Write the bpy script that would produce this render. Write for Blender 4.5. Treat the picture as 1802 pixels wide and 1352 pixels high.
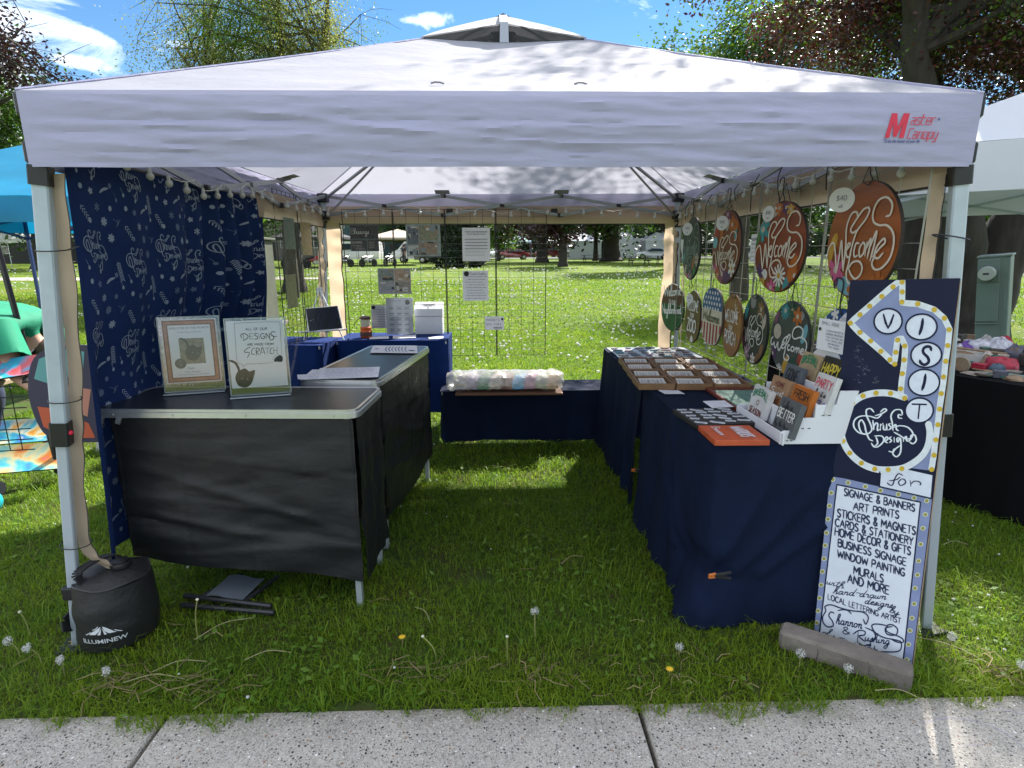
import bpy, math, random
import numpy as np
from mathutils import Vector, noise as mnoise

# ------------------------------------------------------------------ camera, sky, sun, exposure
SC = bpy.context.scene
COL = SC.collection
for o in list(bpy.data.objects):
 bpy.data.objects.remove(o)
PITCH, YAW, ROLL = .22588, .02456, -.00344
CAMP = np.array([-.04278, -1.9235, 1.46944])
FWD = np.array([math.sin(YAW)*math.cos(PITCH), math.cos(YAW)*math.cos(PITCH), -math.sin(PITCH)])
RGT = np.array([math.cos(YAW), -math.sin(YAW), 0.])
UPV = np.cross(RGT, FWD)
_c, _s = math.cos(ROLL), math.sin(ROLL)
RG2, UP2 = _c*RGT+_s*UPV, -_s*RGT+_c*UPV
from mathutils import Matrix
cd = bpy.data.cameras.new('camera')
cam = bpy.data.objects.new('camera', cd)
COL.objects.link(cam)
cam.matrix_world = Matrix(((RG2[0], UP2[0], -FWD[0], CAMP[0]), (RG2[1], UP2[1], -FWD[1], CAMP[1]),
                           (RG2[2], UP2[2], -FWD[2], CAMP[2]), (0, 0, 0, 1)))
cd.sensor_width = 36
cd.lens = 992.166/1802*36
cd.clip_start = .05
cd.clip_end = 2000
SC.camera = cam

SUNV = Vector((.50, .92, 1.0)).normalized()          # towards the sun
EL = math.asin(SUNV.z)
AZ = math.atan2(SUNV.x, SUNV.y)
FILL_CLOUD_OFF = (-.6, 19.4, -10.6)  # offset that keeps the added fill clouds mostly out of the view
w = bpy.data.worlds.new('World')
SC.world = w
w.use_nodes = True
nt = w.node_tree
nt.nodes.clear()
def N(t, **k):
 n = nt.nodes.new(t)
 for a, b in k.items():
  setattr(n, a, b)
 return n
sky = N('ShaderNodeTexSky', sky_type='NISHITA')
sky.sun_disc = False
sky.sun_elevation = EL
sky.sun_rotation = AZ
sky.air_density = 1.0
sky.dust_density = .0
sky.ozone_density = 2.6
tc = N('ShaderNodeTexCoord')
# clouds: broken fair-weather wisps, drawn from noise on the view direction, plus a few banks and added fill fields
nz = N('ShaderNodeTexNoise')
nz.inputs['Scale'].default_value = 5.0
nz.inputs['Detail'].default_value = 9
nz.inputs['Roughness'].default_value = .62
nz.inputs['Distortion'].default_value = .6
mp = N('ShaderNodeMapping')
mp.inputs['Scale'].default_value = (1.0, 1.0, 3.4)
nt.links.new(tc.outputs['Generated'], mp.inputs[0])
nt.links.new(mp.outputs[0], nz.inputs['Vector'])
nb = N('ShaderNodeTexNoise')         # broad cloud fields added mostly out of view, white fill for the shade
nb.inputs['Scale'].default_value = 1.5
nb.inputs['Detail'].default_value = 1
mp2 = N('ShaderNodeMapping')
mp2.inputs['Location'].default_value = FILL_CLOUD_OFF
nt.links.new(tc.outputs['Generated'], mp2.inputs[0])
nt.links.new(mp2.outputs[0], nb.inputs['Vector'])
def vm(op, a, b):
 n = N('ShaderNodeVectorMath', operation=op)
 for i, v in enumerate((a, b)):
  if v is None: continue
  if isinstance(v, (tuple, list, np.ndarray)): n.inputs[i].default_value = tuple(v)
  else: nt.links.new(v, n.inputs[i])
 return n
def mth(op, a, b=None, clamp=False):
 n = N('ShaderNodeMath', operation=op, use_clamp=clamp)
 for i, v in enumerate((a, b)):
  if v is None: continue
  if isinstance(v, (int, float)): n.inputs[i].default_value = v
  else: nt.links.new(v, n.inputs[i])
 return n.outputs[0]
def pdir(x, y):
 d = FWD + RG2*(x-901)/992.166 + UP2*(676-y)/992.166
 return d/np.linalg.norm(d)
banks = [((145, 60), 24, 70), ((122, 108), 19, 60), ((60, -10), 14, 60), ((740, 38), 9, 75), ((1370, 105), 16, 30),
         ((560, -190), 4, 9), ((1100, -260), 3.4, 8), ((1500, -60), 6, 14), ((-260, 60), 5, 12), ((2100, 120), 4, 10), ((1000, -520), 2.2, 5)]
acc = None
for (px, py), sx, sz in banks:
 c = pdir(px, py)
 s = vm('SUBTRACT', tc.outputs['Generated'], c)
 m = vm('MULTIPLY', s.outputs[0], (sx, sx, sz))
 l = N('ShaderNodeVectorMath', operation='LENGTH')
 nt.links.new(m.outputs[0], l.inputs[0])
 g = mth('SUBTRACT', 1.0, l.outputs['Value'], True)
 acc = g if acc is None else mth('MAXIMUM', acc, g)
accs = mth('MULTIPLY', acc, .54)
fill_fld = mth('MULTIPLY', mth('SUBTRACT', nb.outputs['Fac'], .395), 3.4)
fill_fld = mth('MINIMUM', fill_fld, .34)
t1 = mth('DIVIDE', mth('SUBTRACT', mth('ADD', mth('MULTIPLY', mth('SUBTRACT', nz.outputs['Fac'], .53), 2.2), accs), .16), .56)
t2 = mth('DIVIDE', mth('SUBTRACT', mth('ADD', mth('SUBTRACT', nz.outputs['Fac'], .5), fill_fld), .16), .34)
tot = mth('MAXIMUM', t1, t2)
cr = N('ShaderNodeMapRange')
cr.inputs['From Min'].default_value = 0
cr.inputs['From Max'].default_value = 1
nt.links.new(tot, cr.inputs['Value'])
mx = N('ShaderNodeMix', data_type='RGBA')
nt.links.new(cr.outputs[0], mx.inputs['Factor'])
hsv = N('ShaderNodeHueSaturation')
hsv.inputs['Saturation'].default_value = 1.22
hsv.inputs['Value'].default_value = 1.0
nt.links.new(sky.outputs[0], hsv.inputs['Color'])
nt.links.new(hsv.outputs[0], mx.inputs['A'])
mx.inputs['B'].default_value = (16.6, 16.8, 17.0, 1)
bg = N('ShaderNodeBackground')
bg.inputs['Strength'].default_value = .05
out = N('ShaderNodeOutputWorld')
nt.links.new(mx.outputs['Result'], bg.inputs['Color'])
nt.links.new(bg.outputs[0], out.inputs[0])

sl = bpy.data.lights.new('sun', 'SUN')
sl.energy = 4.0
sl.angle = math.radians(.55)
sl.color = (1, .95, .87)
so = bpy.data.objects.new('sun', sl)
COL.objects.link(so)
so.rotation_euler = (-SUNV).to_track_quat('-Z', 'Y').to_euler()
so.location = (6, 10, 14)
SC.view_settings.view_transform = 'Standard'
SC.view_settings.look = 'None'
SC.view_settings.gamma = 1
SC.view_settings.use_curve_mapping = False
SC.view_settings.exposure = 1.82
SC.cycles.max_bounces = 7
SC.cycles.diffuse_bounces = 3
SC.cycles.glossy_bounces = 3
SC.cycles.transmission_bounces = 6
SC.cycles.transparent_max_bounces = 16
SC.cycles.caustics_reflective = False
SC.cycles.caustics_refractive = False

# ------------------------------------------------------------------ materials
MATS = {}
def M(name, col, rough=.6, metal=0., spec=.5, var=.0, vscale=8., bump=0., bscale=60., trans=0., sheen=0., island=0., col2=None,
      alpha=1., coat=0., detail=4, stretch=(1, 1, 1), emis=None):
 if name in MATS: return MATS[name]
 m = bpy.data.materials.new(name)
 m.use_nodes = True
 t = m.node_tree
 b = t.nodes['Principled BSDF']
 o = t.nodes['Material Output']
 b.inputs['Base Color'].default_value = (*col, 1)
 b.inputs['Roughness'].default_value = rough
 b.inputs['Metallic'].default_value = metal
 b.inputs['Specular IOR Level'].default_value = spec
 if sheen: b.inputs['Sheen Weight'].default_value = sheen
 if coat: b.inputs['Coat Weight'].default_value = coat
 if emis:
  b.inputs['Emission Color'].default_value = (*col, 1)
  b.inputs['Emission Strength'].default_value = emis
 src = None
 if var or bump:
  c = t.nodes.new('ShaderNodeTexCoord')
  mpp = t.nodes.new('ShaderNodeMapping')
  mpp.inputs['Scale'].default_value = stretch
  t.links.new(c.outputs['Object'], mpp.inputs[0])
 if var or island:
  mix = t.nodes.new('ShaderNodeMix'); mix.data_type = 'RGBA'
  c2 = col2 if col2 else tuple(x*(1-var) for x in col)
  mix.inputs['A'].default_value = (*col, 1)
  mix.inputs['B'].default_value = (*c2, 1)
  if var:
   n = t.nodes.new('ShaderNodeTexNoise')
   n.inputs['Scale'].default_value = vscale
   n.inputs['Detail'].default_value = detail
   t.links.new(mpp.outputs[0], n.inputs['Vector'])
   mr = t.nodes.new('ShaderNodeMapRange')
   mr.inputs['From Min'].default_value = .32
   mr.inputs['From Max'].default_value = .68
   t.links.new(n.outputs['Fac'], mr.inputs['Value'])
   f = mr.outputs[0]
  if island:
   g = t.nodes.new('ShaderNodeNewGeometry')
   if var:
    a = t.nodes.new('ShaderNodeMath'); a.operation = 'MULTIPLY_ADD'
    t.links.new(g.outputs['Random Per Island'], a.inputs[0]); a.inputs[1].default_value = island
    s_ = t.nodes.new('ShaderNodeMath'); s_.operation = 'MULTIPLY'
    t.links.new(f, s_.inputs[0]); s_.inputs[1].default_value = 1-island
    t.links.new(s_.outputs[0], a.inputs[2])
    f = a.outputs[0]
   else:
    f = g.outputs['Random Per Island']
  t.links.new(f, mix.inputs['Factor'])
  src = mix.outputs['Result']
  t.links.new(src, b.inputs['Base Color'])
 if bump:
  n2 = t.nodes.new('ShaderNodeTexNoise')
  n2.inputs['Scale'].default_value = bscale
  n2.inputs['Detail'].default_value = 6
  t.links.new(mpp.outputs[0], n2.inputs['Vector'])
  bp = t.nodes.new('ShaderNodeBump')
  bp.inputs['Strength'].default_value = bump
  bp.inputs['Distance'].default_value = .01
  t.links.new(n2.outputs['Fac'], bp.inputs['Height'])
  t.links.new(bp.outputs[0], b.inputs['Normal'])
 sh = b.outputs[0]
 if trans:
  tr = t.nodes.new('ShaderNodeBsdfTranslucent')
  tr.inputs['Color'].default_value = (*col, 1)
  if src: t.links.new(src, tr.inputs['Color'])
  ms = t.nodes.new('ShaderNodeMixShader')
  ms.inputs[0].default_value = trans
  t.links.new(sh, ms.inputs[1]); t.links.new(tr.outputs[0], ms.inputs[2])
  sh = ms.outputs[0]
 if alpha < 1:
  tp = t.nodes.new('ShaderNodeBsdfTransparent')
  ms = t.nodes.new('ShaderNodeMixShader')
  ms.inputs[0].default_value = alpha
  t.links.new(tp.outputs[0], ms.inputs[1]); t.links.new(sh, ms.inputs[2])
  sh = ms.outputs[0]
 t.links.new(sh, o.inputs['Surface'])
 MATS[name] = m
 return m
def glassy(name, tint=(.95, .97, .98), refl=.10):
 if name in MATS: return MATS[name]
 m = bpy.data.materials.new(name); m.use_nodes = True
 t = m.node_tree; t.nodes.clear()
 o = t.nodes.new('ShaderNodeOutputMaterial'); tp = t.nodes.new('ShaderNodeBsdfTransparent')
 tp.inputs[0].default_value = (*tint, 1)
 gl = t.nodes.new('ShaderNodeBsdfGlossy'); gl.inputs['Roughness'].default_value = .06
 fr = t.nodes.new('ShaderNodeFresnel'); fr.inputs[0].default_value = 1.45
 ad = t.nodes.new('ShaderNodeMath'); ad.operation = 'ADD'; ad.inputs[1].default_value = refl
 t.links.new(fr.outputs[0], ad.inputs[0])
 ms = t.nodes.new('ShaderNodeMixShader')
 t.links.new(ad.outputs[0], ms.inputs[0]); t.links.new(tp.outputs[0], ms.inputs[1]); t.links.new(gl.outputs[0], ms.inputs[2])
 t.links.new(ms.outputs[0], o.inputs[0])
 MATS[name] = m
 return m

# ------------------------------------------------------------------ geometry helpers
ORG = {}
def V(*a): return np.array(a, float)
def unit(v):
 v = np.asarray(v, float); n = np.linalg.norm(v)
 return v/n if n > 1e-12 else v
class Fr:
 """a local frame: origin and three axes"""
 def __init__(s, o, x=(1, 0, 0), y=(0, 1, 0), z=(0, 0, 1)):
  s.o, s.x, s.y, s.z = V(*o), unit(x), unit(y), unit(z)
 def __call__(s, a, b=0, c=0): return s.o + s.x*a + s.y*b + s.z*c
def rotz(o, deg):
 a = math.radians(deg)
 return Fr(o, (math.cos(a), math.sin(a), 0), (-math.sin(a), math.cos(a), 0))
W0 = Fr((0, 0, 0))
class G:
 def __init__(s): s.v = []; s.f = []; s.m = []; s.mi = 0
 def add(s, vs, fs):
  k = len(s.v); s.v += [tuple(map(float, p)) for p in vs]
  s.f += [tuple(i+k for i in f) for f in fs]; s.m += [s.mi]*len(fs)
  return s
 def box(s, lo, hi, F=W0):
  p = [F(x, y, z) for z in (lo[2], hi[2]) for y in (lo[1], hi[1]) for x in (lo[0], hi[0])]
  return s.add(p, [(0, 2, 3, 1), (4, 5, 7, 6), (0, 1, 5, 4), (2, 6, 7, 3), (0, 4, 6, 2), (1, 3, 7, 5)])
 def bbox(s, lo, hi, b=.004, F=W0):
  """box with chamfered edges"""
  x0, y0, z0 = lo; x1, y1, z1 = hi
  b = min(b, (x1-x0)*.45, (y1-y0)*.45, (z1-z0)*.45)
  def ring(z, i): return [F(x0+b*(i or 1) if 0 else x0+i+b, y0+i, z), F(x1-i-b, y0+i, z), F(x1-i, y0+i+b, z), F(x1-i, y1-i-b, z), F(x1-i-b, y1-i, z), F(x0+i+b, y1-i, z), F(x0+i, y1-i-b, z), F(x0+i, y0+i+b, z)]
  r = ring(z0, b*.6)+ring(z0+b, 0)+ring(z1-b, 0)+ring(z1, b*.6)
  fs = [tuple(range(7, -1, -1)), tuple(range(24, 32))]
  for k in range(3):
   for i in range(8):
    j = (i+1) % 8; fs.append((k*8+i, k*8+j, k*8+8+j, k*8+8+i))
  return s.add(r, fs)
 def tube(s, pts, r, n=6, caps=True, flat=None):
  pts = [np.asarray(p, float) for p in pts]
  rs = r if isinstance(r, (list, tuple, np.ndarray)) else [r]*len(pts)
  vs = []; u = None
  for i, p in enumerate(pts):
   t = unit(pts[min(i+1, len(pts)-1)] - pts[max(i-1, 0)])
   if u is None:
    u = np.cross(t, (0, 0, 1.)) if abs(t[2]) < .95 else np.cross(t, (1., 0, 0))
   u = unit(u - t*np.dot(u, t)); w_ = np.cross(t, u)
   for k in range(n):
    a = 2*math.pi*(k+.5)/n
    vs.append(p + (u*math.cos(a) + w_*math.sin(a)*(flat or 1))*rs[i])
  fs = []
  for i in range(len(pts)-1):
   for k in range(n):
    l = (k+1) % n; fs.append((i*n+k, i*n+l, (i+1)*n+l, (i+1)*n+k))
  if caps:
   fs.append(tuple(range(n-1, -1, -1))); fs.append(tuple(range((len(pts)-1)*n, len(pts)*n)))
  return s.add(vs, fs)
 def bar(s, a, b, w_, h, up=(0, 0, 1)):
  a, b = V(*a), V(*b); t = unit(b-a); u = unit(np.cross(t, up)); v = np.cross(u, t)
  F = Fr(a, t, u, v)
  return s.box((0, -w_/2, -h/2), (np.linalg.norm(b-a), w_/2, h/2), F)
 def lathe(s, prof, F=W0, n=24):
  vs = []
  for r, z in prof:
   for k in range(n):
    a = 2*math.pi*k/n; vs.append(F(r*math.cos(a), r*math.sin(a), z))
  fs = []
  for i in range(len(prof)-1):
   for k in range(n):
    l = (k+1) % n; fs.append((i*n+k, i*n+l, (i+1)*n+l, (i+1)*n+k))
  if prof[0][0] > 1e-5: fs.append(tuple(range(n-1, -1, -1)))
  if prof[-1][0] > 1e-5: fs.append(tuple(range((len(prof)-1)*n, len(prof)*n)))
  return s.add(vs, fs)
 def prism(s, poly, z0, z1, F=W0):
  n = len(poly)
  vs = [F(x, y, z0) for x, y in poly]+[F(x, y, z1) for x, y in poly]
  fs = [tuple(range(n-1, -1, -1)), tuple(range(n, 2*n))]+[(i, (i+1) % n, n+(i+1) % n, n+i) for i in range(n)]
  return s.add(vs, fs)
 def grid(s, fn, nu, nv, closed=False):
  vs = [fn(i/nu, j/nv) for j in range(nv+1) for i in range(nu+1)]
  fs = [(j*(nu+1)+i, j*(nu+1)+i+1, (j+1)*(nu+1)+i+1, (j+1)*(nu+1)+i) for j in range(nv) for i in range(nu)]
  return s.add(vs, fs)
 def ball(s, c, r, n=8, m_=6, sq=(1, 1, 1)):
  vs = []
  for j in range(m_+1):
   th = math.pi*j/m_
   for i in range(n):
    a = 2*math.pi*i/n
    vs.append((c[0]+r*sq[0]*math.sin(th)*math.cos(a), c[1]+r*sq[1]*math.sin(th)*math.sin(a), c[2]+r*sq[2]*math.cos(th)))
  fs = [(j*n+i, (j+1)*n+i, (j+1)*n+(i+1) % n, j*n+(i+1) % n) for j in range(m_) for i in range(n)]
  return s.add(vs, fs)
 def build(s, name, mat, parent=None, smooth=False, org=None, label=None):
  if not s.v: return None
  me = bpy.data.meshes.new(name)
  o3 = ORG.get(parent.name, V(0, 0, 0)) if parent is not None else (V(*org) if org is not None else V(0, 0, 0))
  v = np.array(s.v, float) - o3
  me.from_pydata([tuple(p) for p in v], [], s.f)
  for m_ in (mat if isinstance(mat, (list, tuple)) else [mat]): me.materials.append(m_)
  if isinstance(mat, (list, tuple)): me.polygons.foreach_set('material_index', s.m)
  if smooth:
   me.polygons.foreach_set('use_smooth', [True]*len(me.polygons))
   if smooth != 2:
    try: me.set_sharp_from_angle(angle=math.radians(smooth if smooth > 2 else 40))
    except Exception: pass
  me.update()
  o = bpy.data.objects.new(name, me)
  COL.objects.link(o)
  if parent is not None: o.parent = parent
  else: o.location = tuple(o3)
  ORG[o.name] = o3
  if label: o['label'] = label
  return o
def thing(name, label, cat, loc=(0, 0, 0), group=None):
 o = bpy.data.objects.new(name, None)
 COL.objects.link(o); o.location = loc; o.empty_display_size = .05
 o['label'] = label; o['category'] = cat
 if group: o['group'] = group
 ORG[o.name] = V(*loc)
 return o
def tag(o, label, cat, group=None):
 o['label'] = label; o['category'] = cat
 if group: o['group'] = group
 return o
def kind(o, k='structure'):
 o['kind'] = k; return o
def dup(o, loc=None, rz=None, label=None, parent=None, top=True):
 c = o.copy(); COL.objects.link(c)
 if loc is not None: c.location = loc
 if rz is not None: c.rotation_euler = (0, 0, rz)
 if label: c['label'] = label
 if parent is not None: c.parent = parent
 for ch in o.children: dup(ch, parent=c)
 return c

def cr_(pts, k=6):
 """Catmull-Rom through 2D/3D points"""
 P = [np.asarray(p, float) for p in pts]
 if len(P) < 3: return P
 P = [2*P[0]-P[1]]+P+[2*P[-1]-P[-2]]
 o = []
 for i in range(1, len(P)-2):
  a, b, c, d = P[i-1:i+3]
  for j in range(k):
   t = j/k
   o.append(.5*((2*b)+(-a+c)*t+(2*a-5*b+4*c-d)*t*t+(-a+3*b-3*c+d)*t**3))
 o.append(P[-2]); return o
_zc = [0]
def ribbon(g, pts, wd, mapf, taper=True, z=.0012, cal=0.):
 """a brush stroke: strip of quads along pts; mapf(x,y,h) -> 3D. cal: broad-nib contrast"""
 n = len(pts)
 if n < 2: return
 L = []
 for i, p in enumerate(pts):
  t = pts[min(i+1, n-1)]-pts[max(i-1, 0)]
  l = math.hypot(*t[:2]) or 1e-9
  nx, ny = -t[1]/l, t[0]/l
  e = 1.
  if taper: e = min(1., .55+.45*min(i, n-1-i)/2.)
  if cal: e *= 1-cal*(1-abs(t[1]/l))
  L.append((p, nx*wd/2*e, ny*wd/2*e, t[0]/l*wd*.3, t[1]/l*wd*.3))
 _zc[0] = (_zc[0]+1) % 37
 vs = []
 p, ax, ay, tx, ty = L[0]
 h0 = z+_zc[0]*2.2e-5
 vs += [mapf(p[0]+ax*.4-tx, p[1]+ay*.4-ty, h0), mapf(p[0]-ax*.4-tx, p[1]-ay*.4-ty, h0)]
 for i, (p, ax, ay, tx, ty) in enumerate(L):
  h = h0+i*1.2e-5
  vs += [mapf(p[0]+ax, p[1]+ay, h), mapf(p[0]-ax, p[1]-ay, h)]
 p, ax, ay, tx, ty = L[-1]
 vs += [mapf(p[0]+ax*.4+tx, p[1]+ay*.4+ty, h), mapf(p[0]-ax*.4+tx, p[1]-ay*.4+ty, h)]
 g.add(vs, [(2*i, 2*i+1, 2*i+3, 2*i+2) for i in range(len(vs)//2-1)])
def blob(g, poly, mapf, z=.001):
 _zc[0] = (_zc[0]+1) % 37
 h = z+_zc[0]*2.2e-5
 vs = [mapf(x, y, h) for x, y in poly]
 g.add(vs, [tuple(range(len(vs)))])
def circ(cx, cy, r, n=16, ry=None, a0=0.):
 return [(cx+r*math.cos(a0+2*math.pi*i/n), cy+(ry or r)*math.sin(a0+2*math.pi*i/n)) for i in range(n)]
def flower(g, cx, cy, r, mapf, n=8, z=.001, inner=.45):
 poly = []
 for i in range(n*4):
  a = 2*math.pi*i/(n*4)
  poly.append((cx+r*(inner+(1-inner)*abs(math.sin(a*n/2))**.6)*math.cos(a), cy+r*(inner+(1-inner)*abs(math.sin(a*n/2))**.6)*math.sin(a)))
 _zc[0] = (_zc[0]+1) % 37
 h = z+_zc[0]*2.2e-5
 vs = [mapf(cx, cy, h)]+[mapf(x, y, h) for x, y in poly]
 k = len(poly)
 g.add(vs, [(0, 1+i, 1+(i+1) % k) for i in range(k)])
def rect2(g, x0, y0, x1, y1, mapf, z=.001):
 g.add([mapf(x0, y0, z), mapf(x1, y0, z), mapf(x1, y1, z), mapf(x0, y1, z)], [(0, 1, 2, 3)])
def plane_map(F, sx=1., sy=None):
 """2D art -> plane x,y of frame F with normal z"""
 sy = sx if sy is None else sy
 return lambda x, y, h: F(x*sx, y*sy, h)

import mathutils.geometry as mg_
def fillpoly(g, pts, mf, z):
 tri = mg_.tessellate_polygon([[Vector((x, y, 0)) for x, y in pts]])
 g.add([mf(x, y, z) for x, y in pts], [tuple(t_) for t_ in tri])
# single-stroke lettering.  '~' = smooth stroke
GL = {
'A': (.7, "0,0 .35,1 .7,0|.13,.36 .57,.36"), 'B': (.55, "0,0 0,1|~0,1 .4,.97 .48,.77 .35,.56 0,.53|~0,.53 .45,.5 .57,.27 .4,.03 0,0"),
'C': (.6, "~.6,.85 .38,1 .1,.83 0,.5 .1,.15 .38,0 .6,.15"), 'D': (.62, "0,0 0,1|~0,1 .4,.93 .6,.5 .4,.07 0,0"),
'E': (.5, "0,0 0,1|0,1 .5,1|0,.52 .42,.52|0,0 .5,0"), 'F': (.5, "0,0 0,1|0,1 .5,1|0,.52 .42,.52"),
'G': (.64, "~.6,.85 .38,1 .1,.83 0,.5 .1,.15 .38,0 .6,.15 .62,.45|.62,.45 .36,.45"), 'H': (.6, "0,0 0,1|.6,0 .6,1|0,.52 .6,.52"),
'I': (.06, "0,0 0,1"), 'J': (.4, "~.4,1 .4,.25 .25,0 .02,.14"), 'K': (.56, "0,0 0,1|.55,1 0,.45|.16,.58 .56,0"),
'L': (.48, "0,1 0,0|0,0 .48,0"), 'M': (.76, "0,0 .04,1 .38,.3 .72,1 .76,0"), 'N': (.6, "0,0 0,1 .6,0 .6,1"),
'O': (.68, "~.34,1 .08,.85 0,.5 .08,.15 .34,0 .6,.15 .68,.5 .6,.85 .34,1"), 'P': (.52, "0,0 0,1|~0,1 .4,.97 .52,.74 .4,.5 0,.46"),
'Q': (.68, "~.34,1 .08,.85 0,.5 .08,.15 .34,0 .6,.15 .68,.5 .6,.85 .34,1|.45,.25 .7,-.1"),
'R': (.56, "0,0 0,1|~0,1 .4,.97 .52,.76 .4,.54 0,.5|.22,.5 .56,0"), 'S': (.5, "~.48,.86 .27,1 .05,.85 .1,.62 .4,.42 .48,.2 .27,0 0,.12"),
'T': (.6, "0,1 .6,1|.3,1 .3,0"), 'U': (.6, "~0,1 0,.25 .3,0 .6,.25 .6,1"), 'V': (.64, "0,1 .32,0 .64,1"),
'W': (.9, "0,1 .22,0 .45,.8 .68,0 .9,1"), 'X': (.6, "0,0 .6,1|0,1 .6,0"), 'Y': (.6, "0,1 .3,.5 .6,1|.3,.5 .3,0"), 'Z': (.55, "0,1 .55,1 0,0 .55,0"),
'&': (.6, "~.6,0 .12,.75 .28,1 .42,.78 .06,.3 .2,0 .42,.05 .58,.4"), '-': (.35, "0,.45 .35,.45"), '$': (.5, "~.48,.8 .27,.93 .05,.8 .1,.6 .4,.42 .48,.2 .27,.06 0,.17|.25,1.08 .25,-.08"),
'0': (.5, "~.25,1 .03,.75 .03,.25 .25,0 .47,.25 .47,.75 .25,1"), '4': (.5, "0.4,0 .4,1 0,.3 .5,.3"), '3': (.45, "~0,.9 .25,1 .42,.8 .2,.55|~.2,.55 .45,.4 .4,.1 .2,0 0,.1"),
'1': (.3, "0,.8 .2,1|.2,1 .2,0"), '7': (.5, "0,1 .5,1 .15,0"), '6': (.48, "~.4,.95 .1,.6 .02,.25 .22,0 .44,.15 .4,.4 .2,.48 .04,.3"), '2': (.5, "~.02,.8 .25,1 .46,.78 .3,.4 0,0|0,0 .5,0"),
'.': (.08, "0,0 .05,.03"), "'": (.08, "0,1 0,.8"), ' ': (.3, ""),
'a': (.42, "~.28,.36 .16,.42 .04,.3 .05,.08 .17,.02 .28,.2 .3,.4|~.3,.4 .29,.1 .34,0 .42,.1"),
'b': (.36, "~0,.1 .16,.6 .18,.98 .08,.9 .05,.3 .05,.02|~.05,.1 .2,0 .3,.2 .22,.4 .08,.3"),
'c': (.34, "~.3,.34 .2,.42 .05,.3 .04,.1 .16,0 .34,.1"), 'd': (.46, "~.28,.36 .16,.42 .04,.3 .05,.08 .17,.02 .28,.2 .36,1|~.33,.6 .3,.1 .36,0 .46,.1"),
'e': (.36, "~0,.08 .18,.22 .28,.36 .18,.43 .06,.28 .08,.08 .22,0 .36,.1"), 'f': (.32, "~0,.1 .2,.6 .3,.92 .2,1 .12,.7 .1,-.35 .16,-.42 .2,-.1 .12,.05 .32,.12|0,.42 .28,.46"),
'g': (.42, "~.28,.36 .16,.42 .04,.3 .05,.08 .17,.02 .28,.2 .3,.4|~.3,.4 .28,-.2 .18,-.5 .02,-.42 .1,-.2 .42,.1"),
'h': (.4, "~0,.1 .16,.6 .2,.95 .1,.98 .05,.8 .05,0|~.05,.2 .16,.42 .25,.34 .25,.06 .31,0 .4,.1"),
'i': (.2, "~.03,.4 .04,.08 .1,0 .2,.1|.06,.58 .08,.61"), 'l': (.28, "~0,.08 .18,.5 .26,.9 .18,1 .08,.8 .08,.15 .16,0 .28,.1"),
'm': (.56, "~0,.36 .06,.4 .06,0|~.06,.2 .18,.42 .25,.34 .24,0|~.24,.2 .37,.42 .44,.34 .44,.06 .49,0 .56,.1"),
'n': (.4, "~0,.36 .06,.4 .06,0|~.06,.2 .18,.42 .26,.34 .26,.06 .31,0 .4,.1"), 'o': (.4, "~.2,.42 .05,.32 .05,.1 .16,0 .28,.12 .28,.32 .2,.42 .28,.34 .4,.36"),
'p': (.4, "~0,.36 .06,.4 .06,-.45|~.06,.25 .2,.42 .3,.25 .22,.03 .08,.05"), 'r': (.32, "~0,.34 .07,.44 .1,.36 .2,.36 .2,.08 .25,0 .32,.08"),
's': (.3, "~0,.06 .14,.4 .18,.44 .2,.2 .1,0 0,.04 .12,0 .3,.08"), 't': (.28, "~.12,.85 .08,.12 .14,0 .28,.1|-.04,.6 .26,.64"),
'u': (.42, "~0,.4 .01,.1 .1,0 .2,.1 .25,.4|~.25,.4 .26,.08 .32,0 .42,.1"), 'w': (.5, "~0,.4 .02,.1 .1,0 .19,.12 .2,.38|~.2,.38 .22,.1 .3,0 .38,.12 .4,.4 .5,.34"),
'y': (.42, "~0,.4 .01,.1 .1,0 .2,.1 .26,.4|~.26,.4 .25,-.2 .16,-.48 .02,-.4 .1,-.2 .42,.1"), 'v': (.36, "~0,.4 .1,0 .28,.4 .36,.34"),
}
def strokes(s, slant=0., track=.16):
 x = 0; out = []
 for ch in s:
  wd, d = GL.get(ch, GL[' '])
  for st in d.split('|'):
   if not st: continue
   sm = st[0] == '~'
   if sm: st = st[1:]
   p = [np.array([float(q) for q in a.split(',')]) for a in st.split()]
   p = cr_(p, 5) if sm else [q for a, b in zip(p, p[1:]) for q in (a, a*.67+b*.33, a*.34+b*.66)]+[p[-1]]
   out.append([np.array([x+q[0]+slant*q[1], q[1]]) for q in p])
  x += wd+(0 if ch.islower() and track == 0 else track)
 return out, max(x-track, .01)
def letter(g, s, mapf, x0, y0, h, width=None, wt=.12, slant=0., track=.16, center=False, arc=0., jit=0., cal=0., rot=0., z=.0012):
 """write s; mapf in metres; x0,y0 baseline start (or centre); h = cap height"""
 st, wd = strokes(s, slant, track)
 sx = h if width is None else width/wd
 W_ = wd*sx
 xo = x0-(W_/2 if center else 0)
 rnd = random.Random(hash(len(s))+int(h*1e5))
 ca, sa = math.cos(rot), math.sin(rot)
 for q in st:
  dj = rnd.uniform(-jit, jit)*h
  pts = []
  for p in q:
   X = p[0]*sx; Y = p[1]*h+dj
   if arc:
    u = X/W_*2-1; Y += arc*(1-u*u)
   pts.append(np.array([xo+X*ca-Y*sa, y0+X*sa+Y*ca]))
  ribbon(g, pts, wt*h, mapf, z=z, cal=cal)
def trace(g, data, mapf, wt, z=.0012, cal=0., k=6):
 for st in data.split('|'):
  p = [np.array([float(q) for q in a.split(',')]) for a in st.split()]
  if len(p) < 2: continue
  ribbon(g, cr_(p, k), wt, mapf, z=z, cal=cal)
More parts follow.
